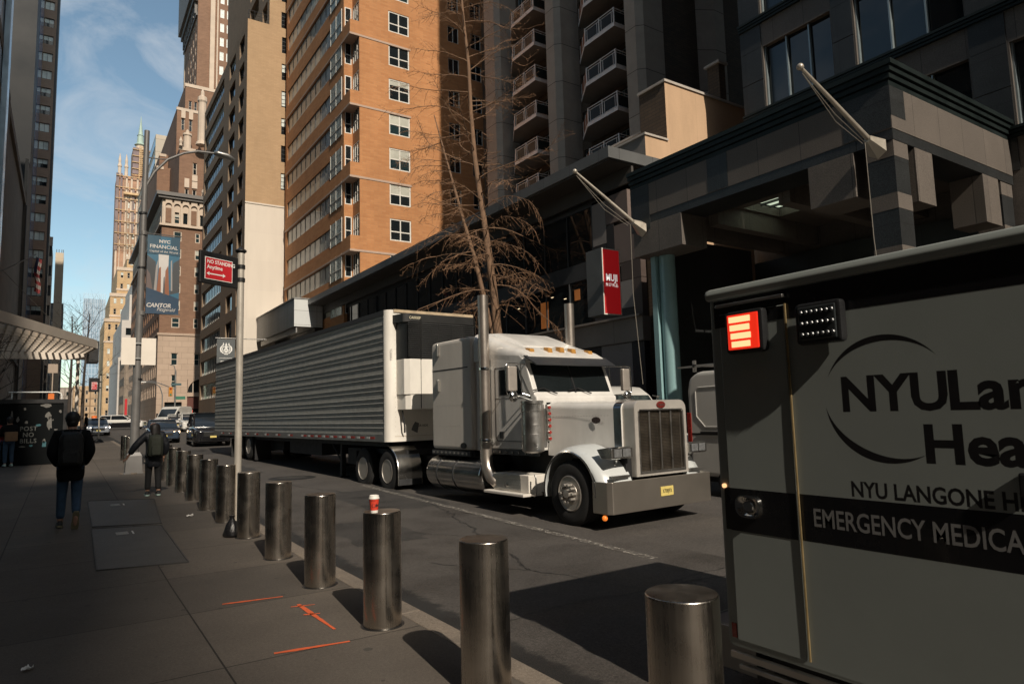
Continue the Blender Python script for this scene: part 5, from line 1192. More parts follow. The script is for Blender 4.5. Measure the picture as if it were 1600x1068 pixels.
# running gear
mb = MB(); mb.box(-1.1, 1.1, U0+.3, U1-.1, 1.10, 1.235); mb.box(-.6, .6, 17.5, 23.5, .72, 1.1)
for x in (-1.0, .9):
    mb.box(x, x+.12, 11.0, 11.14, .2, 1.12); mb.box(x-.05, x+.2, 10.95, 11.2, .15, .2); mb.tube([(x+.06, 11.1, .55), (x+.06, 11.9, 1.1)], .03, 6)
mb.tube([(-.95, 11.07, .5), (.95, 11.07, .5)], .035, 6); mb.box(-1.0, 1.0, 12.6, 15.6, .72, 1.1); mb.box(-.9, -.3, 9.9, 10.8, .55, 1.0)
for u in (19.9, 21.3): mb.box(-1, 1, u-.08, u+.08, .62, .78)
mb.box(-1.25, -.65, 18.9, 18.94, .35, 1.1); mb.box(-1.25, -.65, 22.4, 22.44, .35, 1.1)
mb.build('undercarriage', m_under, TL)
for s in (-1, 1):
    for u in (19.9, 21.3): wheel(TL, s*1.09, u, .52+g(7.95+u)+.02, .52, .28, s, 'dual'); wheel(TL, s*.77, u, .52+g(7.95+u)+.02, .52, .28, s, 'dual')

# ---------------------------------------------------------------- ambulance
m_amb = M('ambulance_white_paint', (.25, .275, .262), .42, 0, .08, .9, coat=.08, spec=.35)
m_ambblack = M('ambulance_black_vinyl', (.008, .008, .009), .25, 0, .2, 2, coat=.3)
m_gold = M('door_seal_brass', (.32, .24, .12), .4, .6, .25, 9)
m_led = M('lit_red_warning_lamp', (.1, .02, .01), .3, 0, 0, emit=(1.0, .52, .24), es=1.5)
m_ledhalo = M('red_warning_lens', (.45, .012, .008), .15, 0, .1, 9, emit=(1, .035, .012), es=.75, coat=.3)
AM = root('ambulance', (4.5, 0, -.15), 'white ambulance with black lettering and a lit red warning lamp parked beside the bollards', 'ambulance')
AX = 3.3
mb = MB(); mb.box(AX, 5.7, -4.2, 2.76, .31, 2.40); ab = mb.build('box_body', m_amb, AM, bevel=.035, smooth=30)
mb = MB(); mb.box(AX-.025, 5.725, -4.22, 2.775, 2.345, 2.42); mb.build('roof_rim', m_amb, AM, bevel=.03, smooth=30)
mb = MB(); mb.box(AX-.0012, AX+.02, -4.1, 2.715, 2.175, 2.34); mb.box(AX-.0012, AX+.02, -4.1, 2.715, .985, 1.228); mb.box(AX+.3, 5.4, 2.76, 2.764, .985, 1.228); mb.build('black_stripe', m_ambblack, AM)
mb = MB(); mb.box(AX-.024, AX+.01, -4.2, 2.72, .262, .30); mb.box(AX-.03, AX+.01, -4.2, 2.66, .215, .24); mb.build('rub_rail', m_alu, AM, bevel=.004)
mb = MB(); mb.box(AX-.012, AX-.001, 2.232, 2.672, .365, 2.255); dd = mb.build('locker_door', m_amb, AM, bevel=.008)
mb = MB(); mb.box(AX-.0135, AX-.012, 2.236, 2.668, .985, 1.228); mb.build('door_stripe', m_ambblack, dd)
mb = MB(); mb.box(AX-.0135, AX-.012, 2.236, 2.668, 2.175, 2.25); mb.build('door_stripe', m_ambblack, dd)
mb = MB(); mb.tube([(AX-.012, 2.222, 2.258), (AX-.014, 2.219, 1.4), (AX-.012, 2.216, .37)], .0065, 6); mb.build('door_seal', m_gold, dd, smooth=True)
mb = MB(); mb.box(AX-.035, AX, 2.22, 2.68, 2.292, 2.312); mb.build('drip_rail', m_alu, dd, bevel=.004)
mb = MB(); hp = []
def oval(y, z, a, b, n=28, p=2.8):
    return [(y+a*math.copysign(abs(cos(t))**(2/p), cos(t)), z+b*math.copysign(abs(sin(t))**(2/p), sin(t))) for t in [2*pi*i/n for i in range(n)]]
q0, q1, q2, q3, q4 = (oval(2.535, 1.133, .088, .070), oval(2.535, 1.133, .082, .064), oval(2.535, 1.133, .062, .05), oval(2.53, 1.133, .04, .034), oval(2.53, 1.133, .03, .026))
mb.loft([[(AX-.014, y, z) for y, z in q0], [(AX-.036, y, z) for y, z in q1], [(AX-.036, y, z) for y, z in q2], [(AX-.020, y, z) for y, z in q3], [(AX-.034, y, z) for y, z in q4], [(AX-.034, y*0+2.53, z*0+1.133) for y, z in q4]]); mb.build('door_latch', m_chrome, dd, smooth=35)
def beacon(y0, y1, z0, z1, lit):
    mb = MB(); mb.mi = 0; mb.box(AX-.075, AX-.012, y0, y1, z0, z1); r = mb.build('warning_lamp', (M('dark_lamp_bezel', (.035, .036, .038), .3, .5, .1, 5),), AM, bevel=.022, smooth=30)
    mb = MB(); mb.box(AX-.082, AX-.07, y0+.026, y1-.026, z0+.022, z1-.022); mb.build('lamp_lens', m_ledhalo if lit else M('clear_lamp_lens', (.03, .035, .037), .1, 0, .2, 30, coat=.6), r, bevel=.006)
    mb = MB(); n = 4 if lit else 3
    for k in range(n):
        z = z1-.052-(z1-z0-.104)*(k+.0)/(n-1 if n > 1 else 1)
        if lit: mb.box(AX-.088, AX-.082, y0+.075+.006*(k % 2), y1-.045-.004*k, z-.0165+.0, z+.0165)
        else:
            for j in range(7): yy_ = y0+.045+(y1-y0-.09)*j/6; mb.ball((AX-.083, yy_, z), .012, 8, (.6, 1, 1))
    mb.build('led_row', m_led if lit else M('unlit_led', (.05, .055, .06), .35, .2, .2, 30), r)
    return r
beacon(2.325, 2.587, 2.005, 2.252, True); beacon(1.869, 2.129, 2.012, 2.232, False)
mb = MB(); mb.cyl((AX-.012, 2.709, 1.236), (AX, 2.709, 1.236), .013, n=12); mb.build('side_marker', m_led, AM)
mb = MB(); mb.box(AX-.006, AX, 2.683, 2.715, .372, .452); mb.build('side_reflector', m_redlens, AM)
m_logo = M('dark_logo_vinyl', (.012, .011, .012), .35, 0, .05, 5)
m_grey_l = M('grey_stripe_lettering', (.20, .20, .20), .5)
RX, UP = (0, -1, 0), (0, 0, 1)
text('lettering', 'NYU', .240, m_logo, AM, (AX-.0008, 1.950, 1.738), RX, UP, .030, 'LEFT', 1.02, .0003)
text('lettering', 'Langone', .240, m_logo, AM, (AX-.0008, 1.450, 1.738), RX, UP, .032, 'LEFT', 1.06, .0003)
text('lettering', 'Health', .240, m_logo, AM, (AX-.0008, 1.572, 1.498), RX, UP, .032, 'LEFT', 1.05, .0003)
text('lettering', 'NYU LANGONE HEALTH', .105, m_logo, AM, (AX-.0008, 1.932, 1.273), RX, UP, .026, 'LEFT', .84, .0003)
text('lettering', 'EMERGENCY MEDICAL SERVICES', .131, m_grey_l, AM, (AX-.0019, 2.15, 1.108), RX, UP, .014, 'LEFT', .745, .0003)
def crescent(a0, a1, w, cy=1.722, cz=1.72, r=.31):
    o = []; i = []
    for k in range(41):
        f = k/40; t = a0+(a1-a0)*f; th = w*sin(pi*f)**1.2
        o.append((AX-.0008, cy-r*cos(t), cz+r*sin(t))); i.append((AX-.0008, cy-(r-th)*cos(t), cz+(r-th)*sin(t)))
    mb = MB(); 
    for k in range(40): mb.quad(o[k], o[k+1], i[k+1], i[k])
    mb.build('logo_arc', m_logo, AM, recalc=False)
crescent(R(38), R(158), .032); crescent(R(186), R(303), .040)
mb = MB(); mb.box(3.62, 5.4, 2.9, 3.2, .26, .31); st = mb.build('rear_step', M('diamond_plate', (.22, .22, .26), .4, .8, .3, 30), AM)
mb = MB(); mb.box(3.58, 5.44, 3.2, 3.22, .05, .315); mb.box(3.58, 3.62, 2.78, 3.2, .05, .315); mb.box(3.6, 5.4, 2.78, 2.9, .1, .2); mb.build('rear_bumper', m_steel, AM, bevel=.006)
mb = MB()
for z in (.13, .24): mb.ball((3.578, 3.1, z), .012, 8)
mb.build('bumper_bolt', m_chrome, AM)
mb = MB(); mb.box(3.5, 5.5, -4, 2.6, .0, .3); mb.build('chassis', m_under, AM)
for s, x in ((-1, 3.52), (1, 5.48)): wheel(AM, x, 0.75, .26, .41, .26, s, 'dual')
mb = MB(); secs = []
for i in range(17): t = pi*i/16; secs.append([(AX-.02, .75+.53*cos(t), .24+.53*sin(t)), (AX+.01, .75+.53*cos(t), .24+.53*sin(t)), (AX+.01, .75+.48*cos(t), .24+.48*sin(t)), (AX-.02, .75+.48*cos(t), .24+.48*sin(t))])
mb.loft(secs); mb.build('wheel_arch', m_black, AM, smooth=40)
mb = MB(); mb.lathe([(.0, 0), (.46, 0), (.46, .012), (0, .012)], (AX-.006, .75, .24), 30, 'x'); mb.build('wheel_well', m_under, AM)
mb = MB(); mb.box(AX-.03, AX, 1.14, 1.20, 1.30, 1.40); mb.build('side_door_latch', m_black, AM, bevel=.01)
mb = MB(); mb.box(AX-.004, AX-.001, 1.06, 1.07, .4, 2.17); mb.build('side_door_seam', m_under, AM)
# cab of the ambulance, beyond the frame
mb = MB(); mb.prism([(-4.25, .3), (-4.25, 1.95), (-5.0, 1.9), (-5.6, 1.25), (-6.7, 1.05), (-6.8, .3)], 'x', 3.5, 5.5); mb.build('cab', m_amb, AM, bevel=.06, smooth=30)
# ================================================================ CARS AND VANS
m_carglass = M('car_glass', (.012, .016, .020), .05, 0, .2, 1, spec=.7, obj=True)
m_cargrille = M('car_grille_black', (.012, .012, .012), .4, 0, .2, 10)
m_headlit = M('lit_headlamp', (.9, .9, .85), .2, 0, 0, emit=(1, .93, .8), es=7)
m_headwarm = M('lit_warm_headlamp', (.9, .7, .5), .2, 0, 0, emit=(1, .72, .42), es=6)
def paint(name, c, rough=.22): return M(name, c, rough, 0, .05, 2, coat=.6, obj=True)
def rsec2(y, hw, z0, z1, r=.1, n=4):
    r = min(r, (z1-z0)*.45, hw*.45); P = []
    for cx, cz, a in ((hw-r, z1-r, 0), (-hw+r, z1-r, pi/2), (-hw+r, z0+r, pi), (hw-r, z0+r, 1.5*pi)):
        for i in range(n+1): t = a+pi/2*i/n; P.append((cx+r*cos(t), y, cz+r*sin(t)))
    return P
def car(name, label, x, y, rz, body, L_=4.6, Wd=1.84, H=1.45, suv=False, lit=None, group=None, lower=None, cat='car'):
    """front faces local -y"""
    r = root(name, (x, y, g(y)-.15), label, cat, group, rz=rz, world=False)
    hw = Wd/2; hd = .98 if suv else .80; bl = 1.10 if suv else .95; rf = L_-.35 if suv else L_-.95
    mb = MB(); mb.loft([rsec2(0, hw*.72, .30, hd*.82, .1), rsec2(.12, hw*.9, .24, hd*.92, .14), rsec2(.5, hw*.98, .22, hd, .16), rsec2(1.25, hw, .22, bl-.02, .16), rsec2(2.2, hw, .22, bl, .14), rsec2(L_-1.0, hw, .22, bl+.03, .14), rsec2(L_-.15, hw*.95, .26, bl-.0, .16), rsec2(L_, hw*.85, .34, bl-.15, .14)])
    mb.build('body', body, r, smooth=40)
    if lower: mb = MB(); mb.box(-hw-.004, hw+.004, .5, L_-.4, .25, .78); mb.build('dark_side', lower, r)
    g0, g1, g2, g3 = 1.15, 2.05, rf-.35, rf+.25
    mb = MB(); mb.loft([rsec2(g0, hw*.88, bl-.06, bl-.01, .02), rsec2(g1, hw*.76, bl-.06, H-.03, .1), rsec2(g2, hw*.76, bl-.06, H-.03, .1), rsec2(g3, hw*.88, bl-.06, bl+.02, .02)]); mb.build('windows', m_carglass, r, smooth=50)
    mb = MB(); mb.loft([rsec2(g1-.1, hw*.74, H-.07, H-.02, .03), rsec2(g1+.3, hw*.78, H-.09, H, .05), rsec2(g2-.1, hw*.78, H-.09, H, .05), rsec2(g2+.08, hw*.74, H-.07, H-.03, .03)])
    for s in (-1, 1):
        mb.tube([(s*hw*.86, g0+.02, bl-.03), (s*hw*.765, g1, H-.06)], .035, 6); mb.tube([(s*hw*.86, g3-.02, bl-.0), (s*hw*.765, g2, H-.06)], .045, 6); mb.tube([(s*hw*.90, (g1+g2)/2+.1, bl-.03), (s*hw*.77, (g1+g2)/2+.1, H-.06)], .03, 6)
    mb.build('roof', body, r, smooth=40)
    for s in (-1, 1):
        for u in (.85, L_-.85): wheel(r, s*(hw-.13), u, .33 if not suv else .36, .33 if not suv else .36, .22, s, 'car')
        mb = MB(); mb.loft([[(s*hw*.55, .03, hd*.72), (s*hw*.55, .03, hd*.88), (s*hw*.55, .1, hd*.9), (s*hw*.55, .1, hd*.7)], [(s*hw*.93, .2, hd*.76), (s*hw*.93, .2, hd*.92), (s*hw*.93, .3, hd*.93), (s*hw*.93, .3, hd*.76)]])
        mb.build('headlight', lit if lit and (lit is not m_headwarm or s > 0) else m_lensclear, r)
        mb = MB(); mb.ball((s*(hw+.08), 1.5, bl+.08), .1, 10, (1, .6, .75)); mb.build('wing_mirror', body, r, smooth=True)
        mb = MB(); mb.box(s*hw*.8-.12, s*hw*.8+.12, L_-.06, L_-.02, bl-.3, bl-.12); mb.build('tail_light', m_redlens, r)
    mb = MB(); mb.box(-hw*.5, hw*.5, -.012, .1, hd*.56, hd*.82); mb.box(-hw*.7, hw*.7, -.0, .1, .32, hd*.45); mb.build('grille', m_cargrille, r, bevel=.01)
    mb = MB(); mb.box(-.16, .16, -.02, -.01, hd*.5, hd*.5+.1); mb.build('number_plate', m_plate, r)
    return r
p_silver = paint('grey_silver_paint', (.20, .22, .25)); p_black = paint('black_car_paint', (.012, .012, .014), .15); p_white = paint('white_car_paint', (.62, .61, .58)); p_blue = paint('blue_black_paint', (.035, .05, .075), .12)
car('parked_car', 'grey sedan with lit headlights facing the camera at the crossing', 2.42, 66, R(2), p_silver, H=1.5, lit=m_headlit)
car('sedan', 'blue black sedan with one warm headlight passing behind the woman', 5.12, 46, R(-3), p_blue, H=1.48, lit=m_headwarm)
car('large_suv', 'black sport utility vehicle facing the camera beside the trailer rear', 6.78, 39.6, R(-3), p_black, 5.0, 1.95, 1.88, True, group=None)
car('white_suv', 'white sport utility vehicle facing the camera in front of the limestone base', 10.0, 69, R(-4), p_white, 4.8, 1.92, 1.75, True)
car('white_crossover', 'white crossover partly hidden behind the front white sport utility vehicle', 9.55, 76, R(-4), p_white, 4.6, 1.85, 1.65, True)
car('two_tone_car', 'black and white car turning across the crossing behind the grey sedan', 7.6, 86, R(68), p_white, 4.9, 1.9, 1.62, True, lower=p_black)
m_vanwhite = M('van_white_paint', (.50, .49, .46), .35, 0, .06, 1.5, coat=.3, obj=True)
def van(name, label, x, y, rz, H=2.55, L_=5.6, hw=1.0, roofrack=False, windows=False, body=None):
    """panel van; front faces local -y"""
    body = body or m_vanwhite
    r = root(name, (x, y, g(y)-.15), label, 'van', rz=rz, world=False)
    mb = MB(); mb.prism([(0.0, .40), (-.02, .75), (.12, 1.08), (.95, 1.32), (1.75, H-.25), (2.05, H-.06), (2.5, H), (L_-.3, H), (L_-.06, H-.12), (L_, H-.4), (L_, .42)], 'x', -hw, hw); mb.build('body', body, r, bevel=.10, smooth=35)
    mb = MB(); d = V((0, .8, H-.25-1.32)); n_ = V((0, -(H-.25-1.32), .8)).normalized(); mb.obox(V((-hw+.12, .98, 1.35))+n_*.004, (2*hw-.24, 0, 0), d*.93, n_*.008); mb.build('windscreen', m_carglass, r)
    for s in (-1, 1):
        xs = sorted((s*hw, s*(hw+.006)))
        mb = MB(); mb.prism([(1.05, 1.33), (2.0, 1.33), (2.0, H-.55), (1.6, H-.5)], 'x', *xs); mb.build('side_window', m_carglass, r)
        mb = MB()
        for y0, y1 in ((2.35, 3.75), (3.95, L_-.25)):
            pts = [(y0+.08, H-.32), (y1-.08, H-.34), (y1, H-.42), (y1+.0, H-.95), (y1-.22, H-1.17), (y0+.05, H-1.17), (y0, H-1.1), (y0, H-.4)]
            mb.tube([(s*(hw+.001), a, b) for a, b in pts+pts[:1]], .014, 5)
        mb.build('panel_moulding', body, r)
        mb = MB(); mb.box(xs[0], xs[1]+.004 if s > 0 else xs[1], 2.1, L_-.1, H-1.34, H-1.30); mb.box(*sorted((s*hw, s*(hw+.03))), 3.95, L_-.35, H-1.315, H-1.265); mb.build('side_rail', m_black, r)
        for u in (1.0, L_-1.05): wheel(r, s*(hw-.12), u, .35, .35, .23, s, 'car')
        mb = MB(); mb.box(*sorted((s*hw*.86, s*(hw+.012))), L_-.1, L_+.015, 1.0, 1.75); mb.build('tail_light', m_redlens, r, bevel=.01)
        mb = MB(); mb.ball((s*hw*.86, L_-.02, H-.75), .07, 10); mb.build('rear_hinge', body, r)
        mb = MB(); mb.box(*sorted((s*(hw+.02), s*(hw+.2))), 1.25, 1.35, 1.35, 1.75); mb.build('wing_mirror', m_black, r, bevel=.03)
        mb = MB(); mb.loft([[(s*hw*.6, -.0, .8), (s*hw*.6, .02, 1.0), (s*hw*.6, .1, 1.02), (s*hw*.6, .1, .8)], [(s*hw*.97, .22, .9), (s*hw*.97, .25, 1.12), (s*hw*.97, .35, 1.14), (s*hw*.97, .35, .9)]]); mb.build('headlight', m_lensclear, r)
    mb = MB(); mb.box(-hw*.55, hw*.55, -.04, .02, .62, .95); mb.box(-hw*.9, hw*.9, -.03, .05, .38, .55); mb.build('grille', m_cargrille, r, bevel=.02)
    if roofrack:
        mb = MB()
        for y in (2.6, 3.8, L_-.15): mb.box(-hw*.9, hw*.9, y-.03, y+.03, H+.12, H+.16); mb.box(-hw*.9, -hw*.84, y-.03, y+.03, H, H+.25); mb.box(hw*.84, hw*.9, y-.03, y+.03, H, H+.25)
        mb.box(-hw*.9, -hw*.86, 2.4, L_+.3, H+.10, H+.14); mb.box(hw*.86, hw*.9, 2.4, L_+.3, H+.10, H+.14); mb.box(-hw*.3, -hw*.2, 2.4, L_+.3, H+.16, H+.2); mb.build('ladder_rack', m_alu, r)
    return r
van('parked_van', 'white panel van with a ladder rack seen between the truck grille and the ambulance', 12.22, 4.45, 0, 2.62, 5.65, 1.0, True)
van('second_van', 'white van whose sloping nose shows behind the truck windscreen', 12.2, 11.4, 0, 2.45, 5.4, 1.0)
van('distant_van', 'small white van turning left at the crossing', 8.2, 77.5, R(-35), 2.45, 4.7, .95)

# ================================================================ PEOPLE
def skin(name, nodes, edges, mat, parent, sub=2, rootn=None):
    """one continuous surface grown over a skeleton of joints with radii"""
    ks = list(nodes); me = bpy.data.meshes.new(name); me.from_pydata([nodes[k][:3] for k in ks], [(ks.index(a), ks.index(b)) for a, b in edges], [])
    o = bpy.data.objects.new(name, me); COL.objects.link(o); o.modifiers.new('s', 'SKIN')
    if not me.skin_vertices: me.skin_vertices  # created by the modifier
    for i, k in enumerate(ks):
        n = nodes[k]; sv = me.skin_vertices[0].data[i]; sv.radius = (n[3], n[4] if len(n) > 4 else n[3]); sv.use_root = (k == (rootn or ks[0]))
    sb = o.modifiers.new('b', 'SUBSURF'); sb.levels = sub; sb.render_levels = sub
    dg = bpy.context.evaluated_depsgraph_get(); m2 = bpy.data.meshes.new_from_object(o.evaluated_get(dg)); bpy.data.objects.remove(o); bpy.data.meshes.remove(me)
    m2.name = name; m2.materials.clear(); m2.materials.append(mat); m2.polygons.foreach_set('use_smooth', [True]*len(m2.polygons))
    return link(name, m2, parent)
m_skin = M('skin', (.36, .20, .135), .55, 0, .08, 20, obj=True)
m_hair = M('dark_hair', (.012, .009, .008), .55, 0, .3, 30, obj=True)
def chain(*ns): return list(zip(ns[:-1], ns[1:]))
def hand(N, E, side, w, d, up_, curl=.5):
    """palm, four unequal bent fingers and a thumb, grown from the wrist node w along direction d"""
    d = V(d).normalized(); up_ = V(up_).normalized(); lat = d.cross(up_).normalized(); P = V(N[w][:3])
    pm = P+d*.055; N['palm'+side] = (*pm, .030, .018); E.append((w, 'palm'+side))
    for i, (o, ln) in enumerate(((-.028, .065), (-.010, .078), (.010, .072), (.028, .055))):
        a = pm+d*.045+lat*o; b = a+d*ln*.5-up_*curl*.02; c = b+d*ln*.4-up_*curl*.04
        for t, q, r_ in (('a', a, .010), ('b', b, .009), ('c', c, .007)): N['f%d%s%s' % (i, t, side)] = (*q, r_)
        E += [('palm'+side, 'f%da%s' % (i, side))]+chain('f%da%s' % (i, side), 'f%db%s' % (i, side), 'f%dc%s' % (i, side))
    a = P+d*.03-lat*.035; b = a+d*.035-lat*.018-up_*.01
    N['ta'+side] = (*a, .012); N['tb'+side] = (*b, .009); E += [('palm'+side, 'ta'+side), ('ta'+side, 'tb'+side)]
def person(label, loc, rz, J, coat, coatmat, legmat, shoemat, hair, packmat=None, pack=None, bag=None, hood=False, hem=.78, sole=None):
    r = root('person', loc, label, 'person', rz=rz, world=False)
    N = {k: J[k] for k in J}; E = chain('pelvis', 'waist', 'chest', 'neck', 'head', 'crown')+[('head', 'nose')]
    N['nose'] = (J['head'][0], J['head'][1]+.105, J['head'][2]+.0, .014); N['earL'] = (J['head'][0]-.085, J['head'][1], J['head'][2], .014); N['earR'] = (J['head'][0]+.085, J['head'][1], J['head'][2], .014); E += [('head', 'earL'), ('head', 'earR')]
    for s in 'LR':
        E += chain('chest', 'sh'+s, 'el'+s, 'wr'+s)+chain('pelvis', 'hip'+s, 'kn'+s, 'an'+s, 'toe'+s)
        d = V(J['wr'+s][:3])-V(J['el'+s][:3]); hand(N, E, s, 'wr'+s, d, (1 if s == 'L' else -1, .2, 0))
    skin('body', N, E, m_skin, r, 2, 'pelvis')
    mb = MB(); h = J['head']
    for s in (-1, 1): mb.ball((h[0]+s*.032, h[1]+.082, h[2]+.02), .012, 8)
    mb.build('eyes', m_ink, r)
    # coat over the torso and the arms
    k = coat; C = {}
    for n_ in ('pelvis', 'waist', 'chest'): p = J[n_]; C[n_] = (p[0], p[1], p[2], p[3]+.045*k, (p[4] if len(p) > 4 else p[3])+.05*k)
    C['collar'] = (*J['neck'][:3], J['neck'][3]+.02*k)
    C['hem'] = (J['pelvis'][0], J['pelvis'][1], hem-.10, J['pelvis'][3]+.055*k, (J['pelvis'][4] if len(J['pelvis']) > 4 else J['pelvis'][3])+.06*k)
    CE = chain('collar', 'chest', 'waist', 'pelvis', 'hem')
    for s in 'LR':
        for n_ in ('sh', 'el', 'wr'): p = J[n_+s]; C[n_+s] = (p[0], p[1], p[2], p[3]+.030*k)
        CE += chain('chest', 'sh'+s, 'el'+s, 'wr'+s)
    co = skin('coat', C, CE, coatmat, r, 2, 'chest'); bm = bmesh.new(); bm.from_mesh(co.data)
    low = [v for v in bm.verts if v.co.z < hem+.35 and abs(v.co.x) < .5]
    bmesh.ops.bisect_plane(bm, geom=[q for q in bm.verts[:]+bm.edges[:]+bm.faces[:]], plane_co=(0, 0, hem), plane_no=(0, 0, -1), clear_outer=True); bm.to_mesh(co.data); bm.free()
    T_ = {'top': (*J['pelvis'][:3], .12, .10)}; TE = []
    for s in 'LR':
        for n_ in ('hip', 'kn', 'an'): p = J[n_+s]; T_[n_+s] = (p[0], p[1], p[2]+(.03 if n_ == 'an' else 0), p[3]+(.016 if n_ != 'an' else .022))
        TE += chain('top', 'hip'+s, 'kn'+s, 'an'+s)
    skin('trousers', T_, TE, legmat, r, 2, 'top')
    for s in 'LR':
        a, t = V(J['an'+s][:3]), V(J['toe'+s][:3]); d = (t-a); hl = a-V((d.x, d.y, 0)).normalized()*.05-V((0, 0, .055)) if abs(d.z) < .12 else a-d.normalized()*.05
        mb = MB(); f = (t-hl).normalized(); w_ = V((1, 0, 0)); u_ = w_.cross(f).normalized()
        if u_.z < 0: u_ = -u_
        secs = []
        for q, hw_, ht in ((-.02, .030, .05), (.02, .042, .085), (.12, .045, .075), (.2, .05, .055), (.265, .042, .04), (.285, .022, .025)):
            c_ = hl+f*q; secs.append([tuple(c_+w_*x+u_*z) for x, z in ((-hw_, 0), (hw_, 0), (hw_*.9, ht*.6), (hw_*.5, ht), (-hw_*.5, ht), (-hw_*.9, ht*.6))])
        mb.loft(secs); sh = mb.build('shoe', shoemat, r, smooth=50)
        if sole:
            mb = MB(); secs = []
            for q, hw_ in ((-.025, .032), (.02, .046), (.12, .047), (.2, .054), (.27, .044), (.29, .022)): c_ = hl+f*q; secs.append([tuple(c_+w_*x+u_*z) for x, z in ((-hw_, -.022), (hw_, -.022), (hw_, .008), (-hw_, .008))])
            mb.loft(secs); mb.build('sole', sole, sh)
    hx, hy, hz = J['head'][:3]
    if hair == 'short':
        mb = MB(); mb.ball((hx, hy-.015, hz+.06), .115, 16, (.92, 1.0, 1.0)); mb.ball((hx, hy-.045, hz-.01), .095, 14, (.9, .8, .9)); mb.build('hair', m_hair, r, smooth=True)
    else:
        H_ = {'a': (hx, hy-.0, hz+.05, .115), 'b': (hx+.01, hy-.05, hz-.04, .115), 'c': (hx+.02, hy-.10, hz-.16, .11, .06), 'd': (hx+.04, hy-.13, hz-.27, .09, .05), 'e': (hx+.05, hy-.13, hz-.36, .06, .04)}
        skin('hair', H_, chain('a', 'b', 'c', 'd', 'e'), m_hair, r, 2)
    if pack:
        cx, cy, cz, w, d, h_ = pack
        mb = MB(); mb.loft([[(cx+sx_*w/2*q, cy+dy, cz+zz) for sx_, dy in ((-1, 0), (1, 0), (.95, -d*.7*q), (.6, -d*q), (-.6, -d*q), (-.95, -d*.7*q))] for zz, q in ((-h_/2, .86), (-h_/2+.05, .97), (0, 1.0), (h_*.3, .96), (h_*.42, .82), (h_/2, .5))]); pk = mb.build('backpack', packmat, r, smooth=50, bevel=.012)
        mb = MB(); mb.loft([[(cx+sx_*w*.36*q, cy-d*.9+dy, cz-h_*.22+zz) for sx_, dy in ((-1, 0), (1, 0), (.8, -.05*q), (-.8, -.05*q))] for zz, q in ((-h_*.2, .9), (0, 1), (h_*.2, .85))]); mb.build('front_pocket', packmat, pk, smooth=40)
        mb = MB(); mb.tube([(cx-.03, cy-.06, cz+h_/2-.01), (cx, cy-.07, cz+h_/2+.04), (cx+.03, cy-.06, cz+h_/2-.01)], .01, 6)
        for s in (-1, 1): mb.tube([(cx+s*w*.32, cy, cz+h_*.42), (cx+s*w*.36, cy+.09, cz+h_*.5), (cx+s*w*.38, cy+.2, cz+h_*.35), (cx+s*w*.42, cy+.12, cz-h_*.2), (cx+s*w*.45, cy, cz-h_*.35)], .018, 6)
        mb.build('straps', packmat, pk, smooth=True)
    if bag: mb = MB(); mb.box(*bag); mb.build('shoulder_bag', M('tan_canvas_bag', (.22, .13, .07), .8, 0, .2, 9), r, bevel=.03, smooth=40)
    if hood: H2 = {'a': (hx+.0, hy-.10, hz-.14, .10, .06), 'b': (hx, hy-.02, hz-.12, .11)}; skin('hood', H2, [('a', 'b')], coatmat, r, 2)
    return r
m_coatblack = M('black_wool_coat', (.0055, .0055, .006), .9, 0, var=.3, scale=12, spec=.2, obj=True); m_jean = M('blue_denim', (.030, .062, .11), .85, 0, .35, 9, obj=True, bump=.2, bscale=60)
m_navy = M('navy_puffer_fabric', (.008, .0095, .014), .6, 0, .25, 8, obj=True, bump=.8, bscale=9); m_pants = M('black_trousers', (.009, .009, .010), .85, 0, .25, 8, obj=True)
m_pack1 = M('charcoal_backpack', (.012, .0125, .0125), .75, 0, .3, 9, obj=True, bump=.3, bscale=25); m_pack2 = M('olive_backpack', (.026, .030, .020), .75, 0, .25, 9, obj=True, bump=.3, bscale=25)
m_shoe = M('black_shoe', (.012, .012, .012), .6, 0, .2, 9, obj=True); m_sole = M('worn_tan_sole', (.17, .145, .085), .85, 0, .25, 14, obj=True); m_mint = M('mint_white_sole', (.42, .55, .50), .7, 0, .1, 9)
def body(h=1.78, w=1.0):
    k = h/1.78
    b = {'pelvis': (0, 0, .95, .145*w, .11), 'waist': (0, .01, 1.12, .135*w, .10), 'chest': (0, .0, 1.36, .165*w, .115), 'neck': (0, .01, 1.52, .055), 'head': (0, .035, 1.635, .082, .095), 'crown': (0, .025, 1.72, .07, .078),
         'shL': (-.185*w, 0, 1.43, .062), 'elL': (-.255*w, -.05, 1.15, .046), 'wrL': (-.21*w, .06, .91, .030), 'shR': (.185*w, 0, 1.43, .062), 'elR': (.255*w, -.05, 1.15, .046), 'wrR': (.21*w, .06, .91, .030),
         'hipL': (-.09, 0, .90, .088), 'knL': (-.095, .05, .50, .060), 'anL': (-.10, .0, .085, .042), 'toeL': (-.10, .15, .03, .035), 'hipR': (.09, 0, .90, .088), 'knR': (.095, .05, .50, .060), 'anR': (.10, .0, .085, .042), 'toeR': (.10, .15, .03, .035)}
    return {n: tuple(c*k for c in v) for n, v in b.items()}
J = body(1.82, 1.06); J.update(anL=(-.12, .10, .09, .043), toeL=(-.13, .25, .03, .035), knL=(-.11, .10, .52, .062), knR=(.09, .05, .50, .062), anR=(.10, -.26, .21, .043), toeR=(.09, -.20, .05, .035), elL=(-.265, -.08, 1.19, .046), wrL=(-.17, .13, .98, .03), elR=(.265, -.08, 1.19, .046), wrR=(.17, .13, .98, .03))
person('man in a long black coat and jeans walking away with a dark backpack', (.12, 13.05, g(13)), R(-2), J, 1.15, m_coatblack, m_jean, m_shoe, 'short', m_pack1, (.0, -.17, 1.26, .34, .17, .52), hem=.74, sole=m_sole)
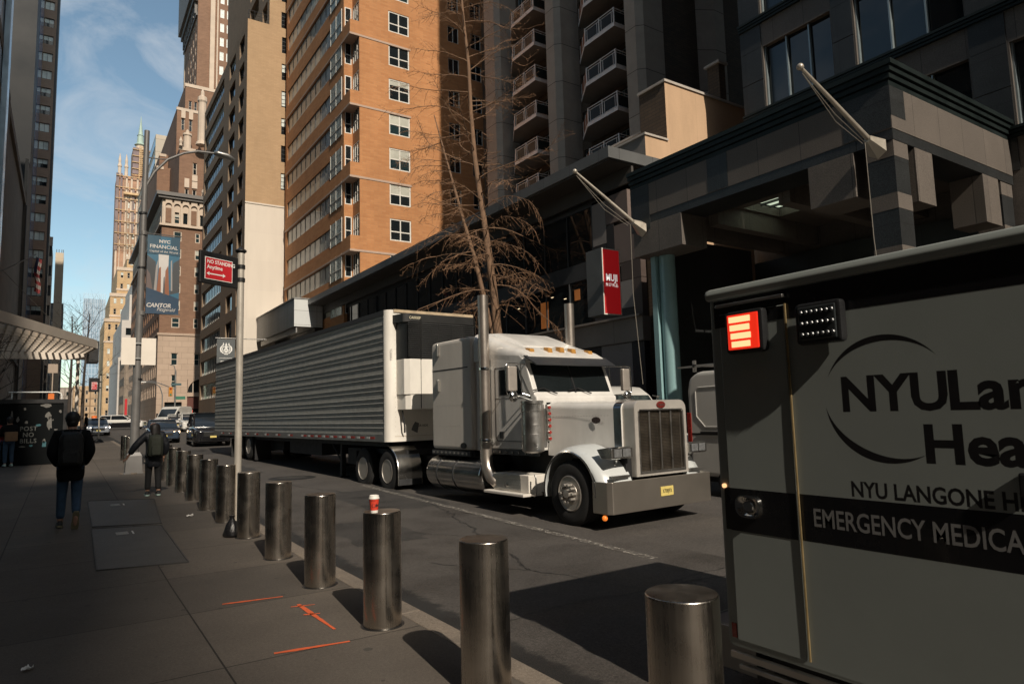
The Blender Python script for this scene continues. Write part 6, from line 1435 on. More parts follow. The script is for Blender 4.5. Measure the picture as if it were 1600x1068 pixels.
J = body(1.62, .95); J.update(anL=(-.10, .03, .08, .04), anR=(.09, -.12, .09, .04), toeR=(.10, .02, .03, .033), knR=(.09, .0, .46, .056), elL=(-.36, -.01, 1.08, .044), wrL=(-.46, .05, .90, .028), elR=(.25, -.02, 1.05, .044), wrR=(.22, .08, .86, .028))
person('woman in a navy puffer coat and black trousers walking away with an olive backpack', (1.66, 16.7, g(16.7)), R(3), J, 1.15, m_navy, m_pants, m_shoe, 'long', m_pack2, (.0, -.16, 1.08, .30, .15, .46), hood=False, hem=.62, sole=m_mint)
J = body(1.70); J.update(elR=(.26, .06, 1.12, .045), wrR=(.14, .24, 1.08, .03), elL=(-.26, .06, 1.12, .045), wrL=(-.12, .24, 1.08, .03))
person('person in jeans and dark top with a tan bag standing at the black hoarding', (-1.55, 29.2, g(29.2)), R(15), J, .8, m_coatblack, m_jean, m_mint, 'short', bag=(-.17, .2, -.22, -.12, .88, 1.2), hem=.92)
J = body(1.68)
person('person in a red jacket standing by the hoarding at the left edge', (-1.93, 29.35, g(29.35)), R(20), J, 1.0, M('red_jacket', (.35, .035, .03), .7, 0, .2, 8, obj=True), m_jean, m_shoe, 'short', hem=.85)
J = body(1.72)
person('small dark clad person crossing beside the grey sedan', (1.45, 62, g(62)), R(100), J, 1.0, m_coatblack, m_pants, m_shoe, 'short', hem=.8)
# ================================================================ STREET FURNITURE
def brushed(name, col, rough):
    mt, n, l, b = _mat(name); pos = _pos(n, l, True); b.inputs['Metallic'].default_value = 1
    mpn = n.new('ShaderNodeMapping'); mpn.inputs['Scale'].default_value = (30, 30, .5); l.new(pos, mpn.inputs[0])
    t = n.new('ShaderNodeTexNoise'); t.inputs['Scale'].default_value = 3; t.inputs['Detail'].default_value = 6; l.new(mpn.outputs[0], t.inputs['Vector'])
    t2 = n.new('ShaderNodeTexNoise'); t2.inputs['Scale'].default_value = 4.5; t2.inputs['Detail'].default_value = 6; l.new(_pos(n, l), t2.inputs['Vector'])
    mu = n.new('ShaderNodeMath'); mu.operation = 'MULTIPLY_ADD'; mu.inputs[1].default_value = .6; l.new(t.outputs['Fac'], mu.inputs[0]); l.new(t2.outputs['Fac'], mu.inputs[2])
    r = n.new('ShaderNodeMapRange'); r.inputs[1].default_value = .45; r.inputs[2].default_value = 1.15; r.inputs[3].default_value = rough-.09; r.inputs[4].default_value = rough+.13; l.new(mu.outputs[0], r.inputs[0]); l.new(r.outputs[0], b.inputs['Roughness'])
    r2_ = n.new('ShaderNodeMapRange'); r2_.inputs[1].default_value = .45; r2_.inputs[2].default_value = 1.15; r2_.inputs[3].default_value = .78; r2_.inputs[4].default_value = 1.12; l.new(mu.outputs[0], r2_.inputs[0])
    vm = n.new('ShaderNodeVectorMath'); vm.operation = 'SCALE'; vm.inputs[0].default_value = col; l.new(r2_.outputs[0], vm.inputs['Scale']); l.new(vm.outputs[0], b.inputs['Base Color'])
    return mt
m_bollard = brushed('brushed_stainless_steel', (.50, .455, .40), .235)
mb = MB(); RB = .156; mb.lathe([(RB, 0), (RB, .905), (RB-.003, .912), (RB-.008, .915), (0, .915)], (0, 0, 0), 48); me_b = mb.mesh('tube', m_bollard, smooth=30)
mb = MB(); mb.lathe([(RB+.022, .0), (RB+.022, .003), (RB, .004)], (0, 0, 0), 40); me_c = mb.mesh('base_seal', m_black)
mb = MB(); mb.lathe([(RB-.006, .9152), (RB-.03, .9165), (0, .9175)], (0, 0, 0), 40); me_t = mb.mesh('cap', M('worn_bollard_cap', (.26, .24, .21), .38, 1, .35, 7, rvar=.15), smooth=20)
labs = ['brushed steel bollard nearest the camera in front of the ambulance bumper', 'brushed steel bollard second from the camera with smudged shiny top', 'brushed steel bollard with the red paper cup on top', 'brushed steel bollard next beyond the one carrying the red cup', 'brushed steel bollard second beyond the one carrying the red cup', 'brushed steel bollard with the no standing sign pole rising behind it', 'brushed steel bollard with the small black bag leaning at its foot', 'brushed steel bollard just beyond the black bag', 'brushed steel bollard second beyond the black bag', 'brushed steel bollard third beyond the black bag', 'brushed steel bollard beside the woman with the olive backpack', 'brushed steel bollard half hidden just past the walking woman']
for k in range(12):
    y = 2.10+1.655*k; x = 2.235+.006*k
    o = root('bollard', (x, y, g(y)), labs[k], 'bollard', 'steel bollards along the kerb', world=False)
    t_ = link('tube', me_b, o); t_.rotation_euler = (0, 0, k*1.3); link('cap', me_t, o).rotation_euler = (0, 0, k*2.1); link('base_seal', me_c, o)
for k, (x, y, lb) in enumerate(((1.98, 28.1, 'far bollard just left of the lamp post, nearer of two'), (1.98, 29.6, 'far bollard just left of the lamp post, further of two'))):
    o = root('bollard', (x, y, g(y)), lb, 'bollard', 'steel bollards along the kerb', world=False); link('tube', me_b, o); link('cap', me_t, o); link('base_seal', me_c, o)
# paper cup
m_cupred = M('red_paper_cup', (.62, .055, .028), .5, 0, .06, 30); m_cupwhite = M('white_cup_paper', (.72, .69, .64), .5, 0, .04, 20)
cx_, cy_ = 2.148, 5.335
cu_ = root('coffee_cup', (cx_, cy_, .918), 'red paper coffee cup with a white lid standing on a bollard', 'cup', world=False)
mb = MB(); mb.mi = 1; mb.lathe([(.0, .0), (.030, .0), (.0315, .022)], (0, 0, 0), 32); mb.mi = 0; mb.lathe([(.0315, .022), (.040, .112)], (0, 0, 0), 32); mb.mi = 1; mb.lathe([(.040, .112), (.0405, .116)], (0, 0, 0), 32)
mb.build('cup_wall', (m_cupred, m_cupwhite), cu_, smooth=30, recalc=False)
mb = MB(); mb.lathe([(.043, .112), (.0445, .116), (.043, .122), (.040, .126), (.038, .140), (.034, .142), (.033, .138), (0, .138)], (0, 0, 0), 32); mb.build('lid', m_cupwhite, cu_, smooth=30)
def cup_text(ch, ang, z, s):
    o = text('cup_lettering', ch, s, m_ink, cu_, (0, 0, 0), (1, 0, 0), (0, 0, 1), .006)
    for v in o.data.vertices:
        x, zz = v.co.x, v.co.z+z; rr = .0315+(zz-.022)*(.0085/.09)+.0006; a = ang+x/rr; v.co = (rr*sin(a), -rr*cos(a), zz)
for ch, a in (('S', -75), ('O', -10), ('M', 42)): cup_text(ch, R(a)-R(18), .058, .045)
cup_text('HELLO', R(-38), .098, .014)
# small litter
bgm = M('black_bin_bag', (.008, .008, .009), .35, 0, .2, 15, bump=.6, bscale=30)
o = root('bin_bag', (2.08, 10.55, g(10.5)), 'small black bag slumped at the foot of a bollard', 'bag', world=False)
mb = MB(); mb.loft([[(rr*cos(t)*(1+.12*sin(3*t+zz*20)), rr*sin(t)*(1+.1*cos(4*t)), zz) for t in [2*pi*i/16 for i in range(16)]] for rr, zz in ((.10, 0), (.125, .03), (.115, .10), (.085, .17), (.045, .23), (.03, .26), (.045, .30))]); mb.build('sack', bgm, o, smooth=60)
def scrap(x, y, s, lb):
    rr = random.Random(int(x*100)+9); mb = MB(); n = 6
    vs = [(x+s*(i/n-.5)+rr.gauss(0, s*.04), y+s*.6*(j/n-.5)+rr.gauss(0, s*.04), g(y)+.008+abs(rr.gauss(0, s*.18))) for i in range(n+1) for j in range(n+1)]
    mb.add(vs, [(i*(n+1)+j, i*(n+1)+j+1, (i+1)*(n+1)+j+1, (i+1)*(n+1)+j) for i in range(n) for j in range(n)])
    tag(mb.build('paper_scrap', m_cupwhite, smooth=40, recalc=False), lb, 'litter')
scrap(1.87, 12.95, .11, 'crumpled white paper scrap on the pavement left of the bollards'); scrap(-.15, 6.0, .07, 'small white paper scrap on the dark pavement near the camera')
# access hatches
m_hatch = mix_ground('hatch_steel', (.060, .056, .050), (.040, .038, .034), 2.5, .25, None, .3, .6)
def hatch(lb, q, nm='access_hatch'):
    r = root(nm, (q[0][0], q[0][1], g(q[0][1])), lb, 'hatch', 'steel hatches in the pavement'); cx = sum(p[0] for p in q)/4; cy = sum(p[1] for p in q)/4
    mb = MB(); mb.loft([[(a, b, g(b)-.02) for a, b in q], [(a, b, g(b)+.008) for a, b in q]]); mb.build('plate', m_hatch, r)
    mb = MB()
    for a, b in zip(q, q[1:]+q[:1]): mb.tube([(*a, g(a[1])+.005), (*b, g(b[1])+.005)], .012, 4)
    mb.build('frame', M('hatch_frame_dark', (.03, .028, .026), .7), r)
    mb = MB()
    for k in range(3): mb.box(cx-.16, cx+.0, cy+.9+.1*k, cy+.92+.1*k, g(cy+.9)+.006, g(cy+1)+.014)
    mb.box(cx+.05, cx+.07, cy+.85, cy+1.15, g(cy+.9)+.006, g(cy+1)+.014); mb.build('lifting_slots', m_alu, r)
hatch('large dark steel hatch set in the pavement near the bollards', [(.38, 9.33), (1.31, 9.12), (1.36, 12.3), (.42, 12.65)])
hatch('grey steel hatch set in the pavement behind the walking man', [(.44, 12.85), (1.38, 12.5), (1.62, 16.0), (.47, 16.6)])
mh = root('manhole_cover', (5.5, 19.8, g(19.8)-.15), 'round manhole cover in the road beside the trailer', 'manhole')
mb = MB(); mb.cyl((5.5, 19.8, g(19.8)-.16), (5.5, 19.8, g(19.8)-.14), .42, n=32); mb.build('lid', m_hatch, mh)
mb = MB(); mb.lathe([(.42, 0), (.42, .012), (.62, .008), (.66, 0)], (5.5, 19.8, g(19.8)-.15), 32); mb.build('ring', m_crack, mh)
# ---- no standing signs
m_signred = M('red_sign_face', (.50, .022, .030), .4, 0, .05, 4); m_polealu = M('satin_aluminium_pole', (.50, .46, .40), .38, .35, .08, 3)
def signpost(base, ang, L0, L1, z0, z1, zt, lb, rp, words=True, rubber=False, mg=(.12, .17, .14, .18)):
    x, y = base; zb = g(y); d = V((sin(ang), cos(ang), 0)); n_ = V((d.y, -d.x, 0)); up_ = V((0, 0, 1))
    r = root('sign_post', (x, y, zb), lb, 'sign', 'no standing signs')
    mb = MB(); mb.cyl((x, y, zb), (x, y, zt), rp, n=24); p_ = mb.build('pole', m_polealu, r, smooth=True)
    mb = MB(); mb.lathe([(rp+.004, zt-.03), (rp+.035, zt), (rp+.035, zt+.02), (rp*.6, zt+.06), (.01, zt+.08), (0, zt+.08)], (x, y, 0), 16); mb.build('pole_cap', m_black, r, smooth=30)
    c = V((x, y, 0)); o = c-d*L1+n_*.02
    mb = MB(); mb.obox(o+up_*z0, d*(L1-L0), -n_*.05, up_*(z1-z0)); f = mb.build('sign_frame', m_black, r, bevel=.02)
    for k in (.30, .72):
        z = z0+(z1-z0)*k; mb = MB(); mb.lathe([(rp+.002, z-.035), (rp+.014, z-.033), (rp+.014, z+.033), (rp+.002, z+.035)], (x, y, 0), 20); mb.obox(c-d*.17+up_*(z-.03)+n_*.022, d*.14, -n_*.05, up_*.06); mb.build('clamp', m_black, r)
    W_ = L1-L0; a0, a1 = L1-W_*mg[0], L0+W_*mg[1]; b0, b1 = z0+(z1-z0)*mg[2], z1-(z1-z0)*mg[3]
    q = c-d*a0+n_*.023+up_*b0; mb = MB(); mb.obox(q, d*(a0-a1), n_*.004, up_*(b1-b0)); mb.build('white_border', m_white, f, bevel=.012 if words else 0)
    mb = MB(); mb.obox(q+d*.012+up_*.012, d*(a0-a1-.024), n_*.0055, up_*(b1-b0-.024)); mb.build('red_face', m_signred, f)
    ww, hh = a0-a1, b1-b0; F = q+n_*.0068
    text('lettering', 'NO STANDING', hh*.23, m_white, f, F+d*(ww*.07)+up_*(hh*.80), d, up_, .022, 'LEFT', .80*ww/(hh*1.25), .001)
    text('lettering', 'Anytime', hh*.25, m_white, f, F+d*(ww*.07)+up_*(hh*.56), d, up_, .02, 'LEFT', .82*ww/(hh*1.25), .001)
    mb = MB()
    def Q(u, v): return tuple(F+d*(ww*u)+up_*(hh*v))
    mb.poly([Q(.14, .235), Q(.66, .235), Q(.66, .285), Q(.14, .285)]); mb.poly([Q(.06, .26), Q(.16, .17), Q(.16, .35)]); mb.poly([Q(.74, .26), Q(.64, .17), Q(.64, .35)]); mb.build('double_arrow', m_white, f, recalc=False)
    if rubber: mb = MB(); mb.loft([[(x-.28, y-.28, zb), (x+.28, y-.28, zb), (x+.28, y+.28, zb), (x-.28, y+.28, zb)], [(x-.22, y-.22, zb+.1), (x+.22, y-.22, zb+.1), (x+.22, y+.22, zb+.1), (x-.22, y+.22, zb+.1)], [(x-.1, y-.1, zb+.2), (x+.1, y-.1, zb+.2), (x+.1, y+.1, zb+.2), (x-.1, y+.1, zb+.2)]]); mb.build('rubber_base', m_rubber, r)
    return r
signpost((2.44, 12.0), R(63), .06, .80, 3.92, 4.46, 4.58, 'red no standing sign in a black frame on the tall pole among the bollards', .058)
signpost((1.80, 48.5), R(80), .05, .62, 3.66, 4.52, 4.70, 'far red no standing sign on a thin pole with a rubber foot', .04, True, True, (.25, .22, .16, .30))
# ---- lamp post with the street banner
m_lamp = M('grey_lamp_post_paint', (.15, .145, .14), .5, .3, .15, 2)
LP = root('street_lamp', (1.78, 23.0, g(23)), 'tall grey street lamp with a curved arm carrying a blue banner', 'street lamp')
zb = g(23)
mb = MB(); mb.tube([(1.76, 23, zb), (1.80, 23, 5), (1.85, 23, 10.75)], [.13, .105, .075], 20); mb.build('post', m_lamp, LP, smooth=True)
mb = MB(); mb.loft([[(1.76+sx*w, 23+sy*w, z) for sx, sy in ((-1, -1), (1, -1), (1, 1), (-1, 1))] for w, z in ((.26, zb), (.26, zb+.03), (.225, zb+.04), (.20, zb+.52), (.15, zb+.62))]); mb.build('base_box', m_lamp, LP)
mb = MB(); mb.lathe([(.34, 0), (.34, .035), (.2, .036)], (1.76, 23, zb), 4); mb.build('concrete_pad', m_kerb, LP)
mb = MB(); mb.tube([(1.84, 23, 8.6), (1.88, 22.98, 9.0), (2.08, 22.97, 9.45), (2.44, 22.97, 9.92), (2.9, 22.97, 10.22), (3.3, 22.97, 10.36), (3.92, 22.97, 10.40)], [.045, .045, .042, .04, .038, .036, .035], 10); mb.tube([(1.84, 23, 9.9), (2.2, 22.98, 9.9), (2.44, 22.97, 9.93)], .02, 6); mb.build('arm', m_lamp, LP, smooth=True)
mb = MB(); mb.loft([[(x, 22.97+w*cos(t), z+h_*sin(t)) for t in [2*pi*i/12 for i in range(12)]] for x, w, h_, z in ((3.78, .06, .05, 10.40), (3.9, .13, .09, 10.40), (4.2, .16, .09, 10.36), (4.4, .08, .05, 10.30), (4.46, .02, .02, 10.28))]); mb.build('lamp_head', m_steel, LP, smooth=50)
for z in (7.48, 5.0): mb = MB(); mb.tube([(1.84, 22.95, z), (2.9, 22.95, z)], .014, 6); mb.cyl((1.84, 23, z-.06), (1.84, 23, z+.06), .12, n=16); mb.build('banner_arm', m_lamp, LP, smooth=40)
for z in (8.1, 6.4, 3.0): mb = MB(); mb.cyl((1.81, 23, z-.03), (1.81, 23, z+.03), .115, n=16); mb.build('strap', m_black, LP)
BN = root('street_banner', (1.95, 22.95, 5.0), 'blue street banner about the financial capital hanging from the lamp post', 'banner', world=False)
m_bn = [M('banner_'+n_, c, .7, 0, .08, 3) for n_, c in (('blue', (.030, .075, .115)), ('deep_blue', (.022, .050, .090)), ('pale', (.28, .26, .25)), ('orange', (.24, .095, .05)), ('grey', (.055, .06, .065)), ('sky', (.035, .12, .19)), ('white', (.50, .48, .46)), ('dusk', (.13, .10, .095)))]
BW, BH = .90, 2.44
def bq(u, v, lift=0): return (u*BW, -.03*sin(pi*u)+.02*sin(2.3*pi*v+u*2)-.003*lift-.0, v*BH)
def bpoly(mat_i, pts, lift, n=6):
    """a printed patch that follows the cloth; pts = 4 corners (u, v)"""
    mb = MB(); a, b, c, d = pts
    for i in range(n):
        for j in range(n):
            def W_(s, t): return bq(*[(a[k]*(1-s)+b[k]*s)*(1-t)+(d[k]*(1-s)+c[k]*s)*t for k in (0, 1)], lift)
            mb.quad(W_(i/n, j/n), W_((i+1)/n, j/n), W_((i+1)/n, (j+1)/n), W_(i/n, (j+1)/n))
    return mb
P_B = [(0, [(0, 0), (1, 0), (1, 1), (0, 1)], 0), (5, [(.0, .30), (1, .30), (1, .78), (0, .78)], 1), (4, [(.0, .27), (.30, .26), (.26, .66), (0, .74)], 2), (4, [(.72, .24), (1, .26), (1, .72), (.80, .66)], 2), (7, [(.0, .30), (.2, .28), (.1, .5), (0, .56)], 3), (6, [(.38, .24), (.62, .24), (.66, .77), (.34, .77)], 3), (3, [(.30, .24), (.44, .23), (.42, .60), (.36, .58)], 4), (3, [(.54, .22), (.70, .22), (.64, .62), (.56, .55)], 4), (2, [(.22, .28), (.30, .26), (.34, .70), (.27, .6)], 4), (2, [(.74, .30), (.79, .30), (.76, .70), (.72, .68)], 4), (4, [(.5, .24), (.56, .24), (.54, .48), (.51, .46)], 5),
       (1, [(0, 0), (1, 0), (1, .20), (0, .33)], 5), (5, [(.68, .245), (1, .20), (1, .285), (.72, .25)], 6), (0, [(0, .76), (1, .76), (1, 1), (0, 1)], 5), (5, [(.40, .84), (.70, .84), (.72, .985), (.40, .985)], 6)]
for i, (mi, pts, lf) in enumerate(P_B):
    mb = bpoly(mi, pts, lf); mb.build('cloth' if i == 0 else 'print', m_bn[mi], BN, smooth=True, recalc=False)
def btext(s, u, v, size, bold=.0, sx=1, shear=0, mi=6):
    o = text('lettering', s, size, m_bn[mi], BN, (0, 0, 0), (1, 0, 0), (0, 0, 1), bold, 'CENTER', sx, 0, 1, shear)
    for w in o.data.vertices: q = bq(u+w.co.x/BW, v+w.co.z/BH, 8.5); w.co = q
btext('NYC', .52, .925, .135, .045, 1.1); btext('FINANCIAL', .5, .855, .158, .018, .98); btext('Capital of the World', .5, .795, .098, .004, .95); btext('CANTOR', .38, .105, .175, .03, .92, .2); btext('Fitzgerald', .60, .055, .150, .002, .85, .35)
SG = root('blank_sign', (1.78, 22.85, 3.4), 'pair of blank white sign backs strapped low on the lamp post', 'sign')
for x0, x1 in ((1.345, 1.71), (1.86, 2.25)): mb = MB(); mb.box(x0, x1, 22.83, 22.84, 3.42, 4.23); mb.build('panel', M('white_sign_back', (.70, .64, .56), .5, 0, .05, 3), SG, bevel=.004)
mb = MB(); mb.box(1.5, 2.1, 22.842, 22.87, 3.6, 3.64); mb.box(1.5, 2.1, 22.842, 22.87, 4.05, 4.09); mb.build('bracket', m_steel, SG)
# ---- hoarding
m_ply = M('black_hoarding_plywood', (.004, .005, .0055), .85, 0, .4, 2.5, spec=.12)
zb = g(30)
HB = root('plywood_hoarding', (-1.5, 30, zb), 'black plywood hoarding with torn posters and stencilled lettering on the pavement', 'hoarding')
mb = MB(); mb.box(-6.5, .06, 29.5, 30.9, zb, 2.62); mb.build('panels', m_ply, HB)
mb = MB(); mb.box(-6.5, .09, 29.46, 29.52, 2.50, 2.64); mb.box(-.02, .09, 29.46, 29.5, zb, 2.5); mb.build('edge_batten', m_black, HB)
m_torn = M('torn_poster_paper', (.13, .125, .115), .85, 0, .35, 12); m_cyan = M('faded_cyan_poster', (.04, .12, .14), .8)
rr = random.Random(3)
for (x0, z0, w, h_) in ((-.70, 2.42, .36, .16), (-.56, 2.05, .2, .28), (-.50, 1.75, .16, .5), (-1.40, 1.93, .10, .22), (-1.15, 1.83, .11, .12), (-1.56, 2.05, .07, .42), (-.85, 1.72, .2, .10), (-1.2, 2.3, .08, .12), (-1.0, 1.0, .12, .08), (-1.3, .98, .2, .06), (-.62, 1.15, .1, .2), (-.3, 1.55, .14, .06), (-.15, 2.2, .08, .12), (-.35, 1.9, .05, .06), (-1.7, 1.7, .05, .1)):
    mb = MB(); n = 11; mb.poly([(x0+w*.5+(w*.5)*(.55+.6*rr.random())*cos(2*pi*i/n), 29.494, z0+(h_*.5)*(.55+.6*rr.random())*sin(2*pi*i/n)) for i in range(n)]); mb.build('torn_poster', m_torn if rr.random() < .85 else m_cyan, HB, recalc=False)
mb = MB(); mb.poly([(-.62, 29.494, .95), (-.5, 29.494, .95), (-.5, 29.494, 1.12), (-.6, 29.494, 1.18)]); mb.build('torn_poster', m_cyan, HB, recalc=False)
m_stencil = M('stencil_white_paint', (.10, .105, .10), .8, 0, .3, 14)
for s_, z in (('POST', 1.60), ('NO', 1.385), ('BILLS', 1.17)): text('stencil_lettering', s_, .215, m_stencil, HB, (-1.03, 29.492, z), (1, 0, 0), (0, 0, 1), .018, 'CENTER', .92, .001, 1.12)
PF = root('pipe_frame', (-.9, 30.4, 2.62), 'white bent pipe rail standing above the black hoarding', 'rail')
mb = MB(); mb.tube([(-1.7, 30.4, 2.93), (-.22, 30.4, 2.93), (-.12, 30.4, 2.88), (-.09, 30.4, 2.78), (-.09, 30.4, 2.6)], .022, 8); mb.tube([(-1.6, 30.4, 2.93), (-1.6, 30.4, 2.6)], .022, 8); mb.build('pipe', m_white, PF, smooth=True)
mb = MB(); mb.box(-.52, -.33, 30.42, 30.47, 2.62, 2.88); mb.build('orange_panel', M('orange_plastic', (.62, .15, .02), .5, 0, .1, 5), PF)
mb = MB(); mb.box(-.66, -.3, 36, 36.06, 4.0, 4.4); mb.box(-.5, -.46, 36, 36.05, g(36), 4.0); tag(mb.build('sign_board', M('beige_sign_back', (.34, .27, .21), .7), None), 'beige blank sign board on a post above the hoarding', 'sign')
# ---- lattice canopy
m_lat = M('cream_lattice_metal', (.62, .55, .47), .6, 0, .08, 2)
LC = root('lattice_canopy', (-1, 40, 5.6), 'cream metal lattice canopy jutting over the pavement on the left', 'canopy')
A0, A1, B0, B1 = V((-3.9, 26.5, 5.62)), V((1.25, 41.0, 5.62)), V((-5.6, 46, 5.62)), V((.80, 46.5, 5.62))
def beam(mb, a, b, w, h_):
    d = (b-a).normalized(); n_ = V((d.y, -d.x, 0)); mb.obox(a-n_*w/2, b-a, n_*w, (0, 0, h_))
mb = MB(); beam(mb, A0, A1, .12, .42); mb.build('front_beam', m_lat, LC)
mb = MB(); beam(mb, V((-5.5, 45, 5.3)), V((.85, 44.6, 5.3)), .2, .40); beam(mb, A1, V((.85, 44.6, 5.62)), .15, .3); mb.build('rear_beam', m_lat, LC)
mb = MB()
for k in range(22):
    t = k/21; a = A0+(A1-A0)*t; beam(mb, a+V((0, .1, 0)), V((-5.5+6.3*max(0, min(1, t)), 45, 5.62)), .05, .22)
for k in range(1, 9):
    f = k/9; beam(mb, V((-4.2-1.2*f, 27+17.6*f, 5.6)), V((1.2-.35*f, 41.2+3.2*f, 5.6)), .05, .22)
mb.build('lattice', m_lat, LC)
mb = MB(); mb.cyl((.55, 44.5, g(44)), (.55, 44.5, 5.3), .09, n=12); mb.cyl((-5.2, 44.8, g(44)), (-5.2, 44.8, 5.3), .09, n=12); mb.cyl((-5.2, 31.5, g(31)), (-5.2, 31.5, 5.6), .09, n=12); mb.build('post', m_lat, LC, smooth=True)
mb = MB(); mb.box(1.3, 2.05, 60, 62, 6.4, 8.0); tag(mb.build('dark_marquee', m_black, None), 'dark box marquee seen past the tip of the lattice canopy', 'marquee')
# ---- shop signs
MS = root('shop_sign', (15.5, 17.4, 4.92), 'tall red shop sign projecting beside the light blue column', 'sign')
mb = MB(); mb.box(15.09, 15.90, 17.02, 17.85, 4.92, 7.22); bx_ = mb.build('sign_box', M('sign_box_grey', (.115, .12, .12), .4, .2, .1, 2), MS, bevel=.01)
mb = MB(); mb.box(15.09, 15.90, 17.0, 17.018, 4.92, 4.96); mb.box(15.09, 15.90, 17.0, 17.018, 7.18, 7.22); mb.box(15.09, 15.125, 17.0, 17.018, 4.96, 7.18); mb.box(15.865, 15.90, 17.0, 17.018, 4.96, 7.18); mb.build('sign_border', m_white_frame, bx_)
mb = MB(); mb.box(15.125, 15.865, 17.008, 17.018, 4.96, 7.18); mb.build('sign_face', M('deep_red_sign_face', (.36, .018, .020), .45, 0, .06, 3, emit=(.9, .02, .025), es=.16), bx_)  # face and letter glow added in place of sun the portal blocks
m_glowletter = M('glowing_white_letter', (.75, .74, .72), .5, 0, 0, emit=(1, .95, .9), es=.45)
text('lettering', 'MUJI', .335, m_glowletter, MS, (15.495, 17.004, 6.20), (1, 0, 0), (0, 0, 1), .03, 'CENTER', .80)
def strokes(x, z, s, segs):
    mb = MB()
    for (a, b, c, d) in segs:
        p, q = V((x+a*s, 17.004, z+b*s)), V((x+c*s, 17.004, z+d*s)); e = q-p; n_ = V((-e.z, 0, e.x)).normalized()*s*.055; mb.quad(p-n_, q-n_, q+n_, p+n_)
    mb.build('ideogram', m_glowletter, MS, recalc=False)
GLY = [[(.3, 1, .1, .75), (.1, .85, .95, .85), (.0, .6, 1, .6), (.05, .35, .95, .35), (.25, .85, .25, .35), (.5, .85, .5, .35), (.75, .85, .75, .35), (.1, .2, .05, .0), (.35, .2, .35, .0), (.6, .2, .62, .0), (.85, .2, .95, .0)],
       [(.1, .95, .1, .1), (.1, .9, .4, .95), (.1, .5, .4, .5), (.1, .1, .45, .15), (.55, .95, .95, .95), (.95, .95, .95, .4), (.95, .4, .8, .35), (.55, .95, .55, .0)],
       [(.5, 1, .5, .9), (.2, .88, .8, .88), (.2, .88, .2, .1), (.8, .88, .8, .5), (.2, .68, .8, .68), (.2, .5, .8, .5), (.2, .1, .45, .2), (.45, .5, .95, .0), (.9, .4, .65, .25)],
       [(.3, 1, .7, 1), (.3, 1, .3, .6), (.7, 1, .7, .6), (.3, .6, .7, .6), (.05, .45, .42, .45), (.05, .45, .05, .0), (.42, .45, .42, .0), (.05, .02, .42, .02), (.58, .45, .95, .45), (.58, .45, .58, .0), (.95, .45, .95, .0), (.58, .02, .95, .02)]]
for i, sg in enumerate(GLY): strokes(15.215+.145*i, 5.90, .118, sg)
CS = root('cafe_sign', (12, 62, 7), 'grey hanging cafe sign with a round white emblem above the trailer', 'sign')
mb = MB(); mb.tube([(10.62, 62, 8.80), (14.9, 62, 8.80)], .045, 8); mb.build('sign_bar', m_alu, CS, smooth=True)
mb = MB(); mb.box(10.75, 12.22, 61.97, 62.03, 6.2, 8.72); cb2 = mb.build('sign_board', M('slate_sign_board', (.085, .095, .10), .5, 0, .08, 2), CS)
mb = MB(); cx2, cz2 = 11.5, 7.85
def ring(r0, r1, a0, a1, n=20):
    for i in range(n): t0, t1 = a0+(a1-a0)*i/n, a0+(a1-a0)*(i+1)/n; mb.quad(*[(cx2+q*cos(t), 61.965, cz2+q*sin(t)) for q, t in ((r0, t0), (r1, t0), (r1, t1), (r0, t1))])
for s in (0, pi):
    ring(.38, .46, s-1.1, s+1.1); ring(.27, .33, s-.9, s+.9); ring(.46, .50, s-.4, s+.6)
for x, z, w, h_ in ((0, .36, .10, .12), (0, .20, .16, .18), (0, .02, .13, .22), (0, -.22, .17, .2), (-.13, -.1, .06, .3), (.13, -.1, .06, .3), (-.08, -.42, .07, .14), (.08, -.42, .07, .14)): mb.poly([(cx2+x+w*cos(2*pi*i/8), 61.965, cz2+z+h_*.5*sin(2*pi*i/8)) for i in range(8)])
for t in (-.22, 0, .22): mb.poly([(cx2+t-.06, 61.964, cz2+.40), (cx2+t+.06, 61.964, cz2+.40), (cx2+t, 61.964, cz2+.58)])
mb.build('emblem', m_white, cb2, recalc=False)
mb = MB(); mb.box(10.95, 12.0, 61.955, 61.968, 7.05, 7.08); mb.build('sign_rule', m_white, cb2)
text('lettering', 'RESERVE', .26, m_white, cb2, (11.48, 61.965, 6.72), (1, 0, 0), (0, 0, 1), .02, 'CENTER', .85)
# ---- crossing: signals, barriers
m_sigyellow = M('signal_yellow', (.50, .20, .02), .5, 0, .1, 3); m_green = M('green_street_sign', (.03, .16, .10), .5)
TS = root('traffic_signal', (12.0, 97, g(97)), 'traffic signal pole with a long mast arm and two yellow signal heads at the crossing', 'traffic signal')
mb = MB(); mb.cyl((11.9, 97, g(97)), (11.9, 97, 8.3), .11, n=10); mb.tube([(11.9, 97, 8.2), (11.7, 97, 9), (11.2, 97, 9.1)], .05, 6); mb.tube([(11.8, 97, 6.0), (9.5, 97, 6.9), (7.6, 97, 7.0)], .06, 6); mb.build('mast', m_steel, TS, smooth=True)
for x, z in ((11.35, 5.0), (7.65, 4.8)):
    mb = MB(); mb.box(x-.22, x+.22, 96.7, 97.0, z, z+1.2); s_ = mb.build('signal_head', m_sigyellow, TS, bevel=.03)
    for k, mm in enumerate((m_green, m_amber, m_redlens)): mb = MB(); mb.cyl((x, 96.7, z+.22+.38*k), (x, 96.66, z+.22+.38*k), .13, n=12); mb.build('signal_lens', mm, s_)
mb = MB(); mb.box(12.0, 13.1, 96.9, 96.94, 4.6, 5.0); mb.build('street_name_plate', m_green, TS)
mb = MB(); mb.box(11.4, 12.6, 96.85, 96.9, 6.4, 6.7); mb.build('blue_plate', M('teal_plate', (.05, .10, .11), .5), TS)
